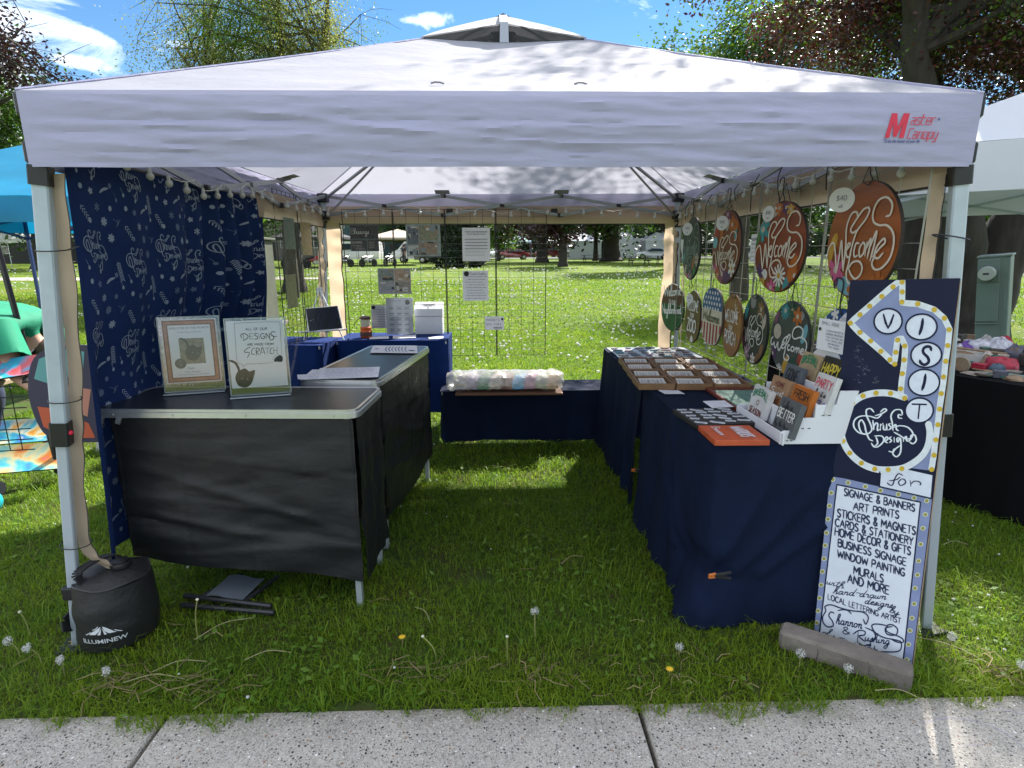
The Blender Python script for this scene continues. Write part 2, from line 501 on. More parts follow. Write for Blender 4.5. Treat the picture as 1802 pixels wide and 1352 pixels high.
def bfont(g, s, mapf, x0, y0, h, width=None, shear=0., bold=0., center=False, z=.0012, xs=1.):
 """printed type from the built-in font, flat faces"""
 cu = bpy.data.curves.new('t', 'FONT'); cu.body = s; cu.size = 1.; cu.shear = shear; cu.offset = bold; cu.resolution_u = 2
 cu.fill_mode = 'FRONT'
 o = bpy.data.objects.new('t', cu); COL.objects.link(o)
 dg = bpy.context.evaluated_depsgraph_get()
 me = bpy.data.meshes.new_from_object(o.evaluated_get(dg))
 vs = [(v.co.x, v.co.y) for v in me.vertices]; fs = [tuple(p.vertices) for p in me.polygons]
 bpy.data.objects.remove(o); bpy.data.curves.remove(cu); bpy.data.meshes.remove(me)
 if not vs: return
 x_0 = min(a for a, b in vs); x_1 = max(a for a, b in vs)
 sy = h/.73; sx = sy*xs if width is None else width/(x_1-x_0)
 xo = x0-(x_1-x_0)*sx/2*(1 if center else 0)-x_0*sx
 g.add([mapf(xo+a*sx, y0+b*sy, z) for a, b in vs], fs)
THRUSH = ("447,905 425,882 398,890 400,930 425,985 432,1025 405,1048 370,1045 352,1010 348,975 365,955 385,985 395,1030 415,1080 440,1095|"
 "400,1048 350,1040 315,1000 320,955 360,930 420,932 465,945 490,930 500,915|455,930 500,915 530,895 515,885 490,905|"
 "440,960 445,1000 445,1022|445,1002 460,978 472,985 470,1025 485,1020|490,985 490,1025|490,997 507,980|510,990 512,1020 528,1020 532,985|532,985 535,1025|"
 "555,982 545,990 560,1010 545,1025|635,925 625,895 585,895 560,930 568,980 573,1028|573,1005 590,990 596,1022 610,1030|630,930 610,925 610,945 632,950|"
 "580,1008 620,998 670,1010 703,1048 692,1080 655,1085 615,1060 580,1040|460,1065 472,1110 450,1132|450,1062 500,1065 512,1095 480,1130 450,1135 430,1110|"
 "525,1098 540,1082 530,1070 518,1095 536,1110|562,1070 550,1080 563,1095 550,1108|580,1075 582,1106|612,1075 598,1085 605,1105 620,1080 626,1130 620,1180 595,1202 572,1180 590,1150 622,1128|"
 "545,1165 570,1170 580,1150|640,1075 642,1102|642,1087 660,1070 665,1100 690,1088 692,1065 715,1060 726,1095 705,1118 680,1105")
WELC = ("935,942 912,880 915,760 935,700 962,680 985,740 1025,945|1025,945 1032,800 1036,662 1062,800 1085,922|1085,922 1080,700 1068,560 1085,470 1112,430 1145,435 1155,470|"
 "1085,755 1112,715 1120,690 1100,695 1092,760 1110,805 1140,790|1175,575 1130,600 1108,575 1125,530 1190,425 1230,405 1248,430 1225,500 1165,590 1138,720 1128,860 1118,940 1140,1015 1172,1030|"
 "1128,905 1160,850 1215,840 1248,885 1240,950 1200,985 1160,950 1135,905|1197,692 1172,690 1160,750 1172,800 1198,790|1228,680 1206,735 1216,800 1245,770 1247,705 1228,680|"
 "1262,680 1258,792|1258,745 1287,658 1290,700 1280,812|1284,745 1326,598 1322,700 1306,832|1322,800 1370,730 1402,690 1388,660 1345,720 1335,790 1365,812 1400,770|"
 "1380,490 1412,478 1415,400 1370,345 1310,360 1280,440 1292,520 1340,553 1400,560 1452,620 1467,720 1450,820 1400,890 1350,897 1325,850 1342,790")
# ------------------------------------------------------------------ ground
RS = np.random.RandomState(7)
def ground_mat():
 m = bpy.data.materials.new('lawn_soil'); m.use_nodes = True
 t = m.node_tree; b = t.nodes['Principled BSDF']; b.inputs['Roughness'].default_value = .9
 b.inputs['Specular IOR Level'].default_value = .15
 c = t.nodes.new('ShaderNodeTexCoord')
 def noise(s, d=5):
  n = t.nodes.new('ShaderNodeTexNoise'); n.inputs['Scale'].default_value = s; n.inputs['Detail'].default_value = d
  t.links.new(c.outputs['Object'], n.inputs['Vector']); return n.outputs['Fac']
 def ramp(f, stops):
  r = t.nodes.new('ShaderNodeValToRGB'); t.links.new(f, r.inputs[0])
  e = r.color_ramp.elements
  e[0].position, e[0].color = stops[0][0], (*stops[0][1], 1)
  e[1].position, e[1].color = stops[-1][0], (*stops[-1][1], 1)
  for p, cl in stops[1:-1]:
   x = e.new(p); x.color = (*cl, 1)
  return r.outputs[0]
 a = ramp(noise(.35), [(.35, (.085, .15, .014)), (.5, (.12, .19, .016)), (.65, (.16, .21, .02))])
 f = ramp(noise(14), [(.3, (.45, .45, .45)), (.7, (1.25, 1.25, 1.25))])
 x = t.nodes.new('ShaderNodeMix'); x.data_type = 'RGBA'; x.blend_type = 'MULTIPLY'; x.inputs['Factor'].default_value = 1
 t.links.new(a, x.inputs['A']); t.links.new(f, x.inputs['B'])
 t.links.new(x.outputs['Result'], b.inputs['Base Color'])
 n2 = t.nodes.new('ShaderNodeTexNoise'); n2.inputs['Scale'].default_value = 9; n2.inputs['Detail'].default_value = 10; n2.inputs['Roughness'].default_value = .75
 t.links.new(c.outputs['Object'], n2.inputs['Vector'])
 bp = t.nodes.new('ShaderNodeBump'); bp.inputs['Strength'].default_value = .9; bp.inputs['Distance'].default_value = .12
 t.links.new(n2.outputs['Fac'], bp.inputs['Height']); t.links.new(bp.outputs[0], b.inputs['Normal'])
 return m
g = G()
def rise(y):
 y = np.asarray(y, float); return .0125*np.clip(y-6, 0, 125)*np.clip((y-6)/10, 0, 1)
YS = [4.2, 6, 8, 10, 12, 14, 16, 20, 26, 40, 60, 90, 131, 700]
g.add([(x, y, float(rise(y))) for y in YS for x in (-400, 400)], [(2*i, 2*i+1, 2*i+3, 2*i+2) for i in range(len(YS)-1)])
g.add([(-400, -40, -.06), (400, -40, -.06), (400, -.2, -.06), (-400, -.2, -.06)], [(0, 1, 2, 3)])
kind(g.build('lawn_ground', ground_mat()))
g = G(); g.add([(-400, -.35, 0), (400, -.35, 0), (400, 4.2, 0), (-400, 4.2, 0)], [(0, 1, 2, 3)])
kind(g.build('lawn_soil', M('thatch_soil', (.040, .080, .014), .95, spec=.1, var=1, vscale=5, col2=(.060, .055, .022), bump=1., bscale=30, detail=8)))
g = G(); g.add([(-400, -40, -.004), (400, -40, -.004), (400, -2.0, -.004), (-400, -2.0, -.004)], [(0, 1, 2, 3)])
kind(g.build('verge_ground', ground_mat()))

def concrete():
 m = bpy.data.materials.new('exposed_aggregate_concrete'); m.use_nodes = True
 t = m.node_tree; b = t.nodes['Principled BSDF']; b.inputs['Roughness'].default_value = .88
 c = t.nodes.new('ShaderNodeTexCoord')
 def vor(s, r=1.0):
  v = t.nodes.new('ShaderNodeTexVoronoi'); v.inputs['Scale'].default_value = s; v.inputs['Randomness'].default_value = r
  t.links.new(c.outputs['Object'], v.inputs['Vector']); return v
 def mr(f, a, bb, lo=0., hi=1.):
  n = t.nodes.new('ShaderNodeMapRange'); n.inputs['From Min'].default_value = a; n.inputs['From Max'].default_value = bb
  n.inputs['To Min'].default_value = lo; n.inputs['To Max'].default_value = hi
  t.links.new(f, n.inputs['Value']); return n.outputs[0]
 def mix(f, a, bb, mode='MIX'):
  x = t.nodes.new('ShaderNodeMix'); x.data_type = 'RGBA'; x.blend_type = mode
  if isinstance(f, float): x.inputs['Factor'].default_value = f
  else: t.links.new(f, x.inputs['Factor'])
  for i, v in (('A', a), ('B', bb)):
   if isinstance(v, tuple): x.inputs[i].default_value = (*v, 1)
   else: t.links.new(v, x.inputs[i])
  return x.outputs['Result']
 n = t.nodes.new('ShaderNodeTexNoise'); n.inputs['Scale'].default_value = 3.5; n.inputs['Detail'].default_value = 8
 t.links.new(c.outputs['Object'], n.inputs['Vector'])
 n.inputs['Distortion'].default_value = .4
 base = mix(mr(n.outputs['Fac'], .35, .65), (.46, .42, .36), (.57, .52, .445))
 # darker damp stains and dirt towards the lawn edge
 n4 = t.nodes.new('ShaderNodeTexNoise'); n4.inputs['Scale'].default_value = 9; n4.inputs['Detail'].default_value = 10; n4.inputs['Roughness'].default_value = .7
 t.links.new(c.outputs['Object'], n4.inputs['Vector'])
 sx = t.nodes.new('ShaderNodeSeparateXYZ'); t.links.new(c.outputs['Object'], sx.inputs[0])
 ed = mr(sx.outputs[1], -.50, -.335, 0., .55)
 am = t.nodes.new('ShaderNodeMath'); am.operation = 'MULTIPLY_ADD'; t.links.new(n4.outputs['Fac'], am.inputs[0]); am.inputs[1].default_value = 1.2; t.links.new(ed, am.inputs[2])
 base = mix(mr(am.outputs[0], .72, 1.15, 0., .62), base, (.15, .125, .09))
 n3 = t.nodes.new('ShaderNodeTexNoise'); n3.inputs['Scale'].default_value = 160; n3.inputs['Detail'].default_value = 3
 t.links.new(c.outputs['Object'], n3.inputs['Vector'])
 base = mix(mr(n3.outputs['Fac'], .3, .7), mix(.5, base, (.12, .11, .10)), mix(.35, base, (.6, .58, .55)))
 hts = []
 for s, thr, lo, hi in ((95., .30, .25, .9), (190., .30, .2, .7)):
  v = vor(s)
  sp = t.nodes.new('ShaderNodeSeparateColor'); t.links.new(v.outputs['Color'], sp.inputs[0])
  size = mr(sp.outputs[0], 0, 1, .12, .42)
  ins = t.nodes.new('ShaderNodeMath'); ins.operation = 'LESS_THAN'
  t.links.new(v.outputs['Distance'], ins.inputs[0]); t.links.new(size, ins.inputs[1])
  r = t.nodes.new('ShaderNodeValToRGB'); r.color_ramp.interpolation = 'CONSTANT'
  t.links.new(sp.outputs[1], r.inputs[0]); e = r.color_ramp.elements
  e[0].position = 0; e[0].color = (.035, .035, .038, 1); e[1].position = .22; e[1].color = (.20, .185, .17, 1)
  for p, cl in ((.5, (.33, .30, .26)), (.72, (.13, .12, .115)), (.80, (.5, .48, .45)), (.93, (.75, .74, .72)), (.965, (.28, .17, .11))):
   x = e.new(p); x.color = (*cl, 1)
  base = mix(ins.outputs[0], base, r.outputs[0])
  hts.append(ins.outputs[0])
 t.links.new(base, b.inputs['Base Color'])
 bp = t.nodes.new('ShaderNodeBump'); bp.inputs['Strength'].default_value = .35; bp.inputs['Distance'].default_value = .003
 t.links.new(n3.outputs['Fac'], bp.inputs['Height']); t.links.new(bp.outputs[0], b.inputs['Normal'])
 return m
CONC = concrete()
side = bpy.data.objects.new('sidewalk', None); COL.objects.link(side); kind(side); ORG['sidewalk'] = V(0, 0, 0)
for k in range(-5, 6):
 x0 = .413+1.55*(k-1)
 g = G(); g.bbox((x0+.007, -1.86, -.055), (x0+1.55-.007, -.336, .004), .007)
 g.build('slab', CONC, side)
# chalk scribble on the right hand slab
g = G(); mf = lambda x, y, h: (x, y, .0045+h)
for st in ([(1.30, -.44), (1.42, -.425), (1.52, -.47), (1.54, -.56), (1.50, -.64)], [(1.50, -.41), (1.6, -.40), (1.70, -.44), (1.78, -.52)], [(1.36, -.53), (1.44, -.52)]):
 p = cr_([np.array(q) for q in st], 8); p = [q+RS.uniform(-.002, .002, 2) for q in p]
 for kk in range(3): ribbon(g, [q+RS.uniform(-.004, .004, 2) for q in p], .0035, mf, z=.0004)
g.build('chalk_mark', M('chalk', (.55, .52, .58), .95, alpha=.35), side)
# far path across the park and the street beyond
PATHM = M('path_concrete', (.42, .38, .31), .9, var=.25, vscale=1.5)
g = G()
pp = [(-80, 31), (-17, 27.0), (-8.2, 27.6), (-8.2, 28.9), (-17, 29.6), (-80, 34.5)]
g.add([(x, y, float(rise(y))+.012) for x, y in pp], [(0, 1, 4, 5), (1, 2, 3, 4)])
kind(g.build('park_path', PATHM))
g = G(); g.add([(x, y, float(rise(y))+.01) for x, y in ((-300, 78), (300, 78), (300, 90), (-300, 90))], [(0, 1, 2, 3)])
kind(g.build('street_road', M('asphalt', (.055, .055, .058), .85, var=.3, vscale=2)))

# ------------------------------------------------------------------ grass blades
BLK = []      # ground areas without blades (table interiors etc.): x0,x1,y0,y1
def blades(n, xr, yr, h, wd, lean=.5, fn=None, nseg=2):
 x = RS.uniform(*xr, n); y = RS.uniform(*yr, n)
 # clumping
 cl = np.sin(x*9.1+3*np.sin(y*7.3))*np.sin(y*8.7+2*np.sin(x*5.9))
 hh = h*(RS.uniform(.45, 1.15, n)+.22*cl)
 if fn is not None:
  k = fn(x, y); x, y, hh, cl = x[k], y[k], hh[k], cl[k]; n = len(x)
 a = RS.uniform(0, 2*np.pi, n); le = np.abs(RS.normal(lean, .33, n)); b = a+RS.normal(0, .5, n)
 w_ = wd*RS.uniform(.6, 1.3, n)
 dx, dy = np.cos(a), np.sin(a)
 ux, uy = -np.sin(b)*w_/2, np.cos(b)*w_/2
 z0 = -.003
 P = np.zeros((n, 5, 3))
 P[:, 0] = np.c_[x-ux, y-uy, np.full(n, z0)]; P[:, 1] = np.c_[x+ux, y+uy, np.full(n, z0)]
 m1 = .5
 mx_, my_ = x+dx*hh*le*.32, y+dy*hh*le*.32
 P[:, 2] = np.c_[mx_+ux*.8, my_+uy*.8, hh*.62]; P[:, 3] = np.c_[mx_-ux*.8, my_-uy*.8, hh*.62]
 P[:, 4] = np.c_[x+dx*hh*le*1.0, y+dy*hh*le*1.0, hh*np.clip(1.05-le*.45, .3, 1)]
 return P
def exclude(x, y):
 k = np.ones(len(x), bool)
 for x0, x1, y0, y1 in BLK: k &= ~((x > x0) & (x < x1) & (y > y0) & (y < y1))
 return k
BLK += [(1.0, 2.0, .5, 2.2)]
def edge(x, y):
 return exclude(x, y) & (y > -.362+.045*np.sin(x*5+1)*np.sin(x*2.1)+.022*np.sin(x*23+1)+.014*np.sin(x*61)) & ((np.sin(x*2.6+3*np.sin(y*1.9))*np.sin(y*3.1+x*.8) < .86) | (RS.uniform(0, 1, len(x)) < .45))
Z = [blades(140000, (-3.1, 3.3), (-.46, 1.5), .038, .0032, .8, edge), blades(9000, (-3.1, 3.3), (-.42, 2.2), .085, .0040, 1.15, edge), blades(6000, (-3.1, 3.3), (-.42, -.20), .05, .0040, 1.3, edge),
     blades(115000, (-4.6, 4.6), (1.5, 4.2), .045, .0048, .65, exclude),
     blades(105000, (-8, 9), (4.2, 9), .048, .010, .6),
     blades(80000, (-17, 22), (9, 26), .055, .030, .6)]
P = np.concatenate(Z); n = len(P)
P[:, :, 2] += rise(P[:, :1, 1])
me = bpy.data.meshes.new('grass')
me.vertices.add(n*5); me.vertices.foreach_set('co', P.reshape(-1))
base = np.arange(n)*5
L = np.stack([base, base+1, base+2, base+3, base+3, base+2, base+4], 1).reshape(-1)
me.loops.add(n*7); me.loops.foreach_set('vertex_index', L.astype(np.int32))
me.polygons.add(n*2)
ls = np.stack([np.arange(n)*7, np.arange(n)*7+4], 1).reshape(-1)
me.polygons.foreach_set('loop_start', ls.astype(np.int32))
me.update(calc_edges=True)
GRASS = M('grass_blade', (.100, .235, .020), .42, spec=.25, var=1, vscale=1.7, island=.55, col2=(.26, .35, .016), trans=.5, detail=3)
me.materials.append(GRASS)
o = bpy.data.objects.new('grass', me); COL.objects.link(o)
tag(kind(o, 'stuff'), 'green lawn grass around and beneath the booth', 'grass')
# broad clover and plantain leaves among the blades
def leafpatch(n, xr, yr, r0, r1, fn, name, mat, zz=(.004, .03)):
 x = RS.uniform(*xr, n); y = RS.uniform(*yr, n); k = fn(x, y); x, y = x[k], y[k]; n = len(x)
 g = G(); vs = []; fs = []
 for i in range(n):
  a = RS.uniform(0, 6.28); r = RS.uniform(r0, r1); z = RS.uniform(*zz)
  t = V(math.cos(a), math.sin(a), RS.uniform(-.2, .5)); s = V(-math.sin(a), math.cos(a), RS.uniform(-.3, .3))
  c = V(x[i], y[i], z)
  k0 = len(vs)
  vs += [c, c+t*r*.5+s*r*.28, c+t*r, c+t*r*.5-s*r*.28]; fs.append((k0, k0+1, k0+2, k0+3))
 g.v = [tuple(p) for p in vs]; g.f = fs; g.m = [0]*len(fs)
 return g.build(name, mat)
def patchy(x, y):
 return edge(x, y) & (np.sin(x*3.1+1)*np.sin(y*2.7+x)+RS.uniform(-.6, .6, len(x)) > .25)
o = leafpatch(9000, (-3.1, 3.2), (-.36, 2.6), .014, .04, patchy, 'clover_leaves', M('clover', (.09, .19, .02), .5, island=1, col2=(.15, .25, .04), trans=.3, spec=.2))
tag(kind(o, 'stuff'), 'small clover and weed leaves in the lawn', 'clover')
g = G()
for k in range(420):
 x = RS.uniform(-3.1, 3.2); y = RS.uniform(-.36, -.12) if k < 330 else RS.uniform(-.1, 1.8)
 if k < 330 and math.sin(x*2.3+.5)+RS.uniform(-1, 1) < .15: continue
 a = RS.uniform(0, 6.28); l = RS.uniform(.02, .09); z = RS.uniform(.008, .04)
 g.tube([(x, y, z), (x+l*.5*math.cos(a), y+l*.5*math.sin(a), z+RS.uniform(0, .008)), (x+l*math.cos(a+.3), y+l*math.sin(a+.3), z*.8)], RS.uniform(.0007, .0016), 3, False)
for k in range(150):
 cx_, cy_ = ((-1.35, -.22), (-1.15, -.26), (-.35, -.2), (.05, -.24), (1.65, -.22), (1.8, -.3))[k % 6]
 x, y = cx_+RS.normal(0, .10), max(-.40, cy_+RS.normal(0, .035)); a = RS.normal(.2, .9); l = RS.uniform(.03, .13); z = RS.uniform(.015, .045)
 g.tube([(x, y, z), (x+l*.5*math.cos(a), y+l*.5*math.sin(a), z+RS.uniform(0, .02)), (x+l*math.cos(a+.3), y+l*math.sin(a+.3), z*.7)], RS.uniform(.0010, .0020), 3, False)
o = g.build('dry_clippings', M('straw', (.34, .27, .13), .9, island=1, col2=(.14, .10, .05)))
tag(kind(o, 'stuff'), 'dry straw coloured clippings along the sidewalk edge', 'clippings')

# white clover and dandelion clocks out on the lawn
def icos(n_sub=1):
 bm_ = bpy.data.meshes.new('x')
 import bmesh
 b = bmesh.new(); bmesh.ops.create_icosphere(b, subdivisions=n_sub, radius=1); b.to_mesh(bm_); b.free()
 v = np.array([q.co[:] for q in bm_.vertices]); f = np.array([p.vertices[:] for p in bm_.polygons]); bpy.data.meshes.remove(bm_)
 return v, f
IV, IF = icos(1)
def heads(n, fn_xy, r, zr, name, mat):
 x, y = fn_xy(n)
 n = len(x)
 rr = RS.uniform(.55, 1.15, n)*(r if np.isscalar(r) else r(y)); z = RS.uniform(*zr, n)+rr*.5+rise(y)
 P = IV[None]*rr[:, None, None]*np.array([1, 1, .8])+np.stack([x, y, z], 1)[:, None]
 F = IF[None]+(np.arange(n)*len(IV))[:, None, None]
 me = bpy.data.meshes.new(name)
 nf = F.shape[0]*F.shape[1]
 me.vertices.add(n*len(IV)); me.vertices.foreach_set('co', P.reshape(-1))
 me.loops.add(nf*3); me.loops.foreach_set('vertex_index', F.reshape(-1).astype(np.int32))
 me.polygons.add(nf); me.polygons.foreach_set('loop_start', (np.arange(nf)*3).astype(np.int32))
 me.update(calc_edges=True); me.materials.append(mat)
 o = bpy.data.objects.new(name, me); COL.objects.link(o); return kind(o, 'stuff')
def fieldxy(n):
 y = 3.3+(RS.uniform(0, 1, n)**1.25)*38; x = RS.uniform(-1, 1, n)*(y*.95+3)
 d = np.sin(x*.9+2*np.sin(y*.55))*np.sin(y*.8+1.3*np.sin(x*.45))+RS.uniform(-1.1, 1.1, n)
 k = (d > -.1) & ~((x < -5) & (y > 14) & (y < 27) & (RS.uniform(0, 1, n) < .5))
 return x[k], y[k]
SEED = M('seed_head', (.80, .80, .76), .9, island=1, col2=(.6, .6, .55), trans=.35)
o = heads(9000, fieldxy, lambda y: .015+.0011*y, (.03, .10), 'dandelion_clocks', SEED)
tag(o, 'white dandelion clocks and clover heads scattered over the sunny lawn', 'dandelions')
def nearxy(n):
 x = RS.uniform(-3.2, 3.3, n); y = RS.uniform(-.3, 3.2, n)
 k = exclude(x, y) & ((np.abs(x) > 1.7) | (RS.uniform(0, 1, n) < .25)); return x[k], y[k]
o = heads(330, nearxy, .007, (.0, .035), 'clover_flowers', SEED)
tag(o, 'tiny white clover flowers dotted in the grass beside the booth', 'clover flowers')

# single dandelions that stand out along the sidewalk edge
DST = M('dandelion_stem', (.30, .30, .10), .6, trans=.2); DHD = M('dandelion_fluff', (.75, .75, .72), 1., trans=.4)
DRY = M('bare_receptacle', (.66, .64, .5), .8); YEL = M('dandelion_yellow', (.75, .48, .02), .6)
def dandelion(x, y, h, dx, dy, kind_, label):
 t = thing('dandelion', label, 'dandelion', (x, y, 0), 'dandelions at the edge of the lawn')
 top = V(x+dx, y+dy, h)
 g = G(); g.tube(cr_([V(x, y, 0), V(x+dx*.2, y+dy*.2, h*.6), top], 5), .0022, 5); g.build('stem', DST, t, True)
 g = G()
 if kind_ == 'clock':
  for i in range(120):
   d = unit(RS.normal(0, 1, 3)); r = .0165*(1+.1*math.sin(i*1.7+x*40))*(1 if math.sin(x*57+d[0]*2.2+d[1]) > -.55 else .45)
   g.tube([top+d*.003, top+d*r], .00025, 3, caps=False)
   s = unit(np.cross(d, (0, .3, 1))); q = np.cross(d, s); e = top+d*r
   g.add([e-s*.0022, e-q*.0022, e+s*.0022, e+q*.0022], [(0, 1, 2, 3)])
  g.build('seed_head', DHD, t)
 elif kind_ == 'bare':
  g.ball(top, .006, 8, 5, (1, 1, .8)); g.build('receptacle', DRY, t, True)
 else:
  flower(g, 0, 0, .014, lambda a, b, c: (top[0]+a, top[1]+b, top[2]+c-.3*(a*a+b*b)/.014), n=12, inner=.6); g.build('flower_head', YEL, t)
 return t
dd = [(-1.72, -.10, .10, -.02, -.02, 'clock', 'fluffy dandelion clock just left of the canopy foot'),
      (-1.60, -.155, .075, .0, 0, 'clock', 'fluffy dandelion clock in front of the black weight bag, nearest its left side'),
      (-1.83, -.06, .085, -.03, 0, 'clock', 'fluffy dandelion clock at the left edge of the photo beside the sidewalk'),
      (-1.88, .05, .13, -.02, 0, 'bare', 'bare dandelion stalk bending left, far left of the lawn edge'),
      (-1.42, -.20, .06, 0, 0, 'clock', 'ragged dandelion clock below the weight bag lettering'),
      (-1.22, .02, .19, .02, .0, 'bare', 'tall bare dandelion stalk standing right of the weight bag'),
      (-.28, -.12, .10, -.05, .02, 'bare', 'bare dandelion stalk leaning left in the open lawn'),
      (-.02, -.13, .115, .0, .0, 'bare', 'upright bare dandelion stalk near the middle of the lawn edge'),
      (.09, -.01, .12, .0, .02, 'clock', 'pale small dandelion clock on a straight stem in the middle of the aisle'),
      (-.42, -.03, .05, 0, 0, 'yellow', 'yellow dandelion flower in the grass in front of the dark counter'),
      (.55, -.23, .05, 0, 0, 'yellow', 'orange yellow dandelion flower near the second sidewalk joint'),
      (1.03, -.20, .075, 0, 0, 'clock', 'dandelion clock in the grass in front of the concrete block, left one'),
      (1.17, -.26, .06, .0, 0, 'clock', 'dandelion clock against the face of the concrete block'),
      (1.60, -.17, .11, 0, 0, 'clock', 'dandelion clock standing right of the leaning sign foot'),
      (1.95, .55, .10, 0, 0, 'clock', 'dandelion clock beside the right edge of the VISIT sign'),
      (1.80, -.25, .05, 0, 0, 'clock', 'dandelion clock at the right end of the lawn edge'),
      (.62, -.12, .05, 0, 0, 'clock', 'small white dandelion head right of the aisle near the sidewalk')]
for a in dd: dandelion(*a)
# loose dry stalks lying on the grass
for i, (x, y, l, an, lab) in enumerate([(-1.35, -.22, .20, .1, 'pale dry stalk lying on the grass below the weight bag'), (-1.28, -.17, .17, .35, 'second dry stalk crossing the pale one below the weight bag'),
 (-1.22, .0, .22, .7, 'long curved dry stalk lying right of the weight bag'), (-.98, -.12, .16, .3, 'dry stalk lying left of the counter foot near the sidewalk'),
 (.25, .50, .14, .6, 'brown dry stalk lying in the middle of the aisle'), (1.22, -.33, .15, -.3, 'pale curved stalk lying below the concrete block'),
 (1.52, -.05, .30, -.75, 'long pale stalk lying right of the sign foot'), (-.4, .18, .12, -.9, 'short pale stalk lying beside the black counter leg'), (2.2, .62, .14, .1, 'pale stalk lying in the shaded grass right of the sign')]):
 g = G(); d = V(math.cos(an), math.sin(an), 0); s = V(-d[1], d[0], 0)
 g.tube(cr_([V(x, y, .03), V(x, y, .04)+d*l*.5+s*l*.08, V(x, y, .022)+d*l], 6), .0016, 5)
 tag(g.build('dry_stalk', M('dry_stalk', (.36, .32, .17), .8, var=.3, vscale=40), smooth=True, org=(x, y, .03)), lab, 'stalk')
# ------------------------------------------------------------------ the white pop-up canopy
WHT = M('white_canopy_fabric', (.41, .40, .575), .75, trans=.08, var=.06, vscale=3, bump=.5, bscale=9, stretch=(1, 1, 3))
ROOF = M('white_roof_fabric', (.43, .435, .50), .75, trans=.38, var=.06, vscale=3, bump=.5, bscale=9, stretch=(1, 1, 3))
TAN = M('tan_netting_trim', (.68, .52, .37), .85, trans=.5, var=.12, vscale=5, bump=.3, bscale=30)
STEEL = M('grey_steel', (.44, .51, .57), .42, metal=.1, spec=.5, var=.1, vscale=20)
TRUSSM = M('truss_steel', (.32, .34, .36), .4, metal=.5, var=.1, vscale=20)
BLKP = M('black_plastic', (.012, .012, .014), .42)
NET = M('dark_netting', (.03, .03, .03), .8, alpha=.26)
tent = thing('canopy_tent', 'large white pop-up canopy with red logo, standing over the craft booth', 'canopy', (0, 1.525, 0))
HW = 1.515; DEP = 3.05
ZE = 1.965; ZP = 2.735
def roofz(x, y):
 """height of the fabric at x,y"""
 r = max(abs(x)/HW, abs(y-DEP/2)/(DEP/2)); r = min(r, 1)
 z = ZE+(ZP-.05-ZE)*(1-r)
 # edge of slope at the hips stays taut, middle sags
 t = min(abs(x)/HW, abs(y-DEP/2)/(DEP/2))/max(r, 1e-6)
 sag = .030*math.sin(math.pi*min(r, 1))*(1-t*t)
 lift = -.035*math.sin(math.pi*r)*t**6
 return z - sag + lift*.3
def wr(x, y, a=.006, s=2.2):
 return a*mnoise.noise(Vector((x*s, y*s*3.4, 3.3)))+.010*max(0, .9-abs(mnoise.noise(Vector((x*1.3+y*.9, y*4.2-x*.6, 7.)))*4))**2*.6+a*.5*mnoise.noise(Vector((x*s*4+y*7, y*s*6, 1.3)))
R0 = .25      # vent radius fraction
g = G()
for side_ in range(4):
 def f(u, v, k=side_):
  r = 1-(1-R0)*v; a = (2*u-1)
  p = {0: (a*r, -r), 1: (r, a*r), 2: (-a*r, r), 3: (-r, -a*r)}[k]
  x, y = p[0]*HW, DEP/2+p[1]*DEP/2
  return (x, y, roofz(x, y)+wr(x+5*k, y)*(1 if 0 < v < 1 and 0 < u < 1 else .3))
 g.grid(f, 44, 26)
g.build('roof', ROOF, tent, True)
# hip seams
for sx in (-1, 1):
 for sy in (-1, 1):
  g = G(); g.tube([(sx*HW*r, DEP/2+sy*DEP/2*r, roofz(sx*HW*r, DEP/2+sy*DEP/2*r)+.002) for r in np.linspace(.25, 1, 14)], .005, 5)
  g.build('hip_seam', WHT, tent, True)
# roof vent: raised cap on four ribs with dark mesh between
def capz(a, k):
 return None
g = G(); gm = G(); gs = G()
RC = .265
for k in range(4):
 c, s = [(0, -1), (1, 0), (0, 1), (-1, 0)][k]
 def at_(a, r, z):
  p = (a, -1*r) if k == 0 else (r, a) if k == 1 else (-a, r) if k == 2 else (-r, -a)
  return V(p[0]*HW, DEP/2+p[1]*DEP/2, z)
 zc_ = roofz(RC*HW, DEP/2-RC*DEP/2)+.012
 def f(u, v):
  r = RC*(1-v); a = (2*u-1)*r
  z = zc_+(ZP+.005-zc_)*v**.92 + (1-v)**3*.06*(1-abs(2*u-1))
  return at_(a, r, z)
 g.grid(f, 14, 8)
 def fm(u, v):
  a = (2*u-1)*RC; zt = zc_+.06*(1-abs(2*u-1))-.004
  zb = roofz(*at_(a, RC, 0)[:2])-.006
  return at_(a, RC*.985, zb+(zt-zb)*v)
 gm.grid(fm, 14, 2)
 F = Fr(at_(0, RC+.006, zc_-.03), (at_(1, 0, 0)-at_(0, 0, 0)), (0, 0, 1), (at_(0, 1, 0)-at_(0, 0, 0)))
 # the rib strap that runs from the cap's top down over the opening
 p0, p1, p2 = at_(0, 0.0, ZP+.010), at_(0, RC*1.0, zc_+.066), at_(0, RC*1.02, roofz(*at_(0, RC*1.02, 0)[:2])+.004)
 ax = unit(at_(1, 0, 0)-at_(0, 0, 0))
 for a, b in ((p0, p1), (p1, p2)):
  gs.add([a-ax*.02, a+ax*.02, b+ax*.022, b-ax*.022], [(0, 1, 2, 3)])
g.build('vent_cap', M('vent_cap_fabric', (.42, .42, .45), .8, trans=.2), tent, True)
gm.build('vent_mesh', M('vent_mesh', (.02, .02, .022), .8, alpha=.85), tent)
gs.build('vent_strap', M('strap_fabric', (.40, .42, .50), .8), tent)
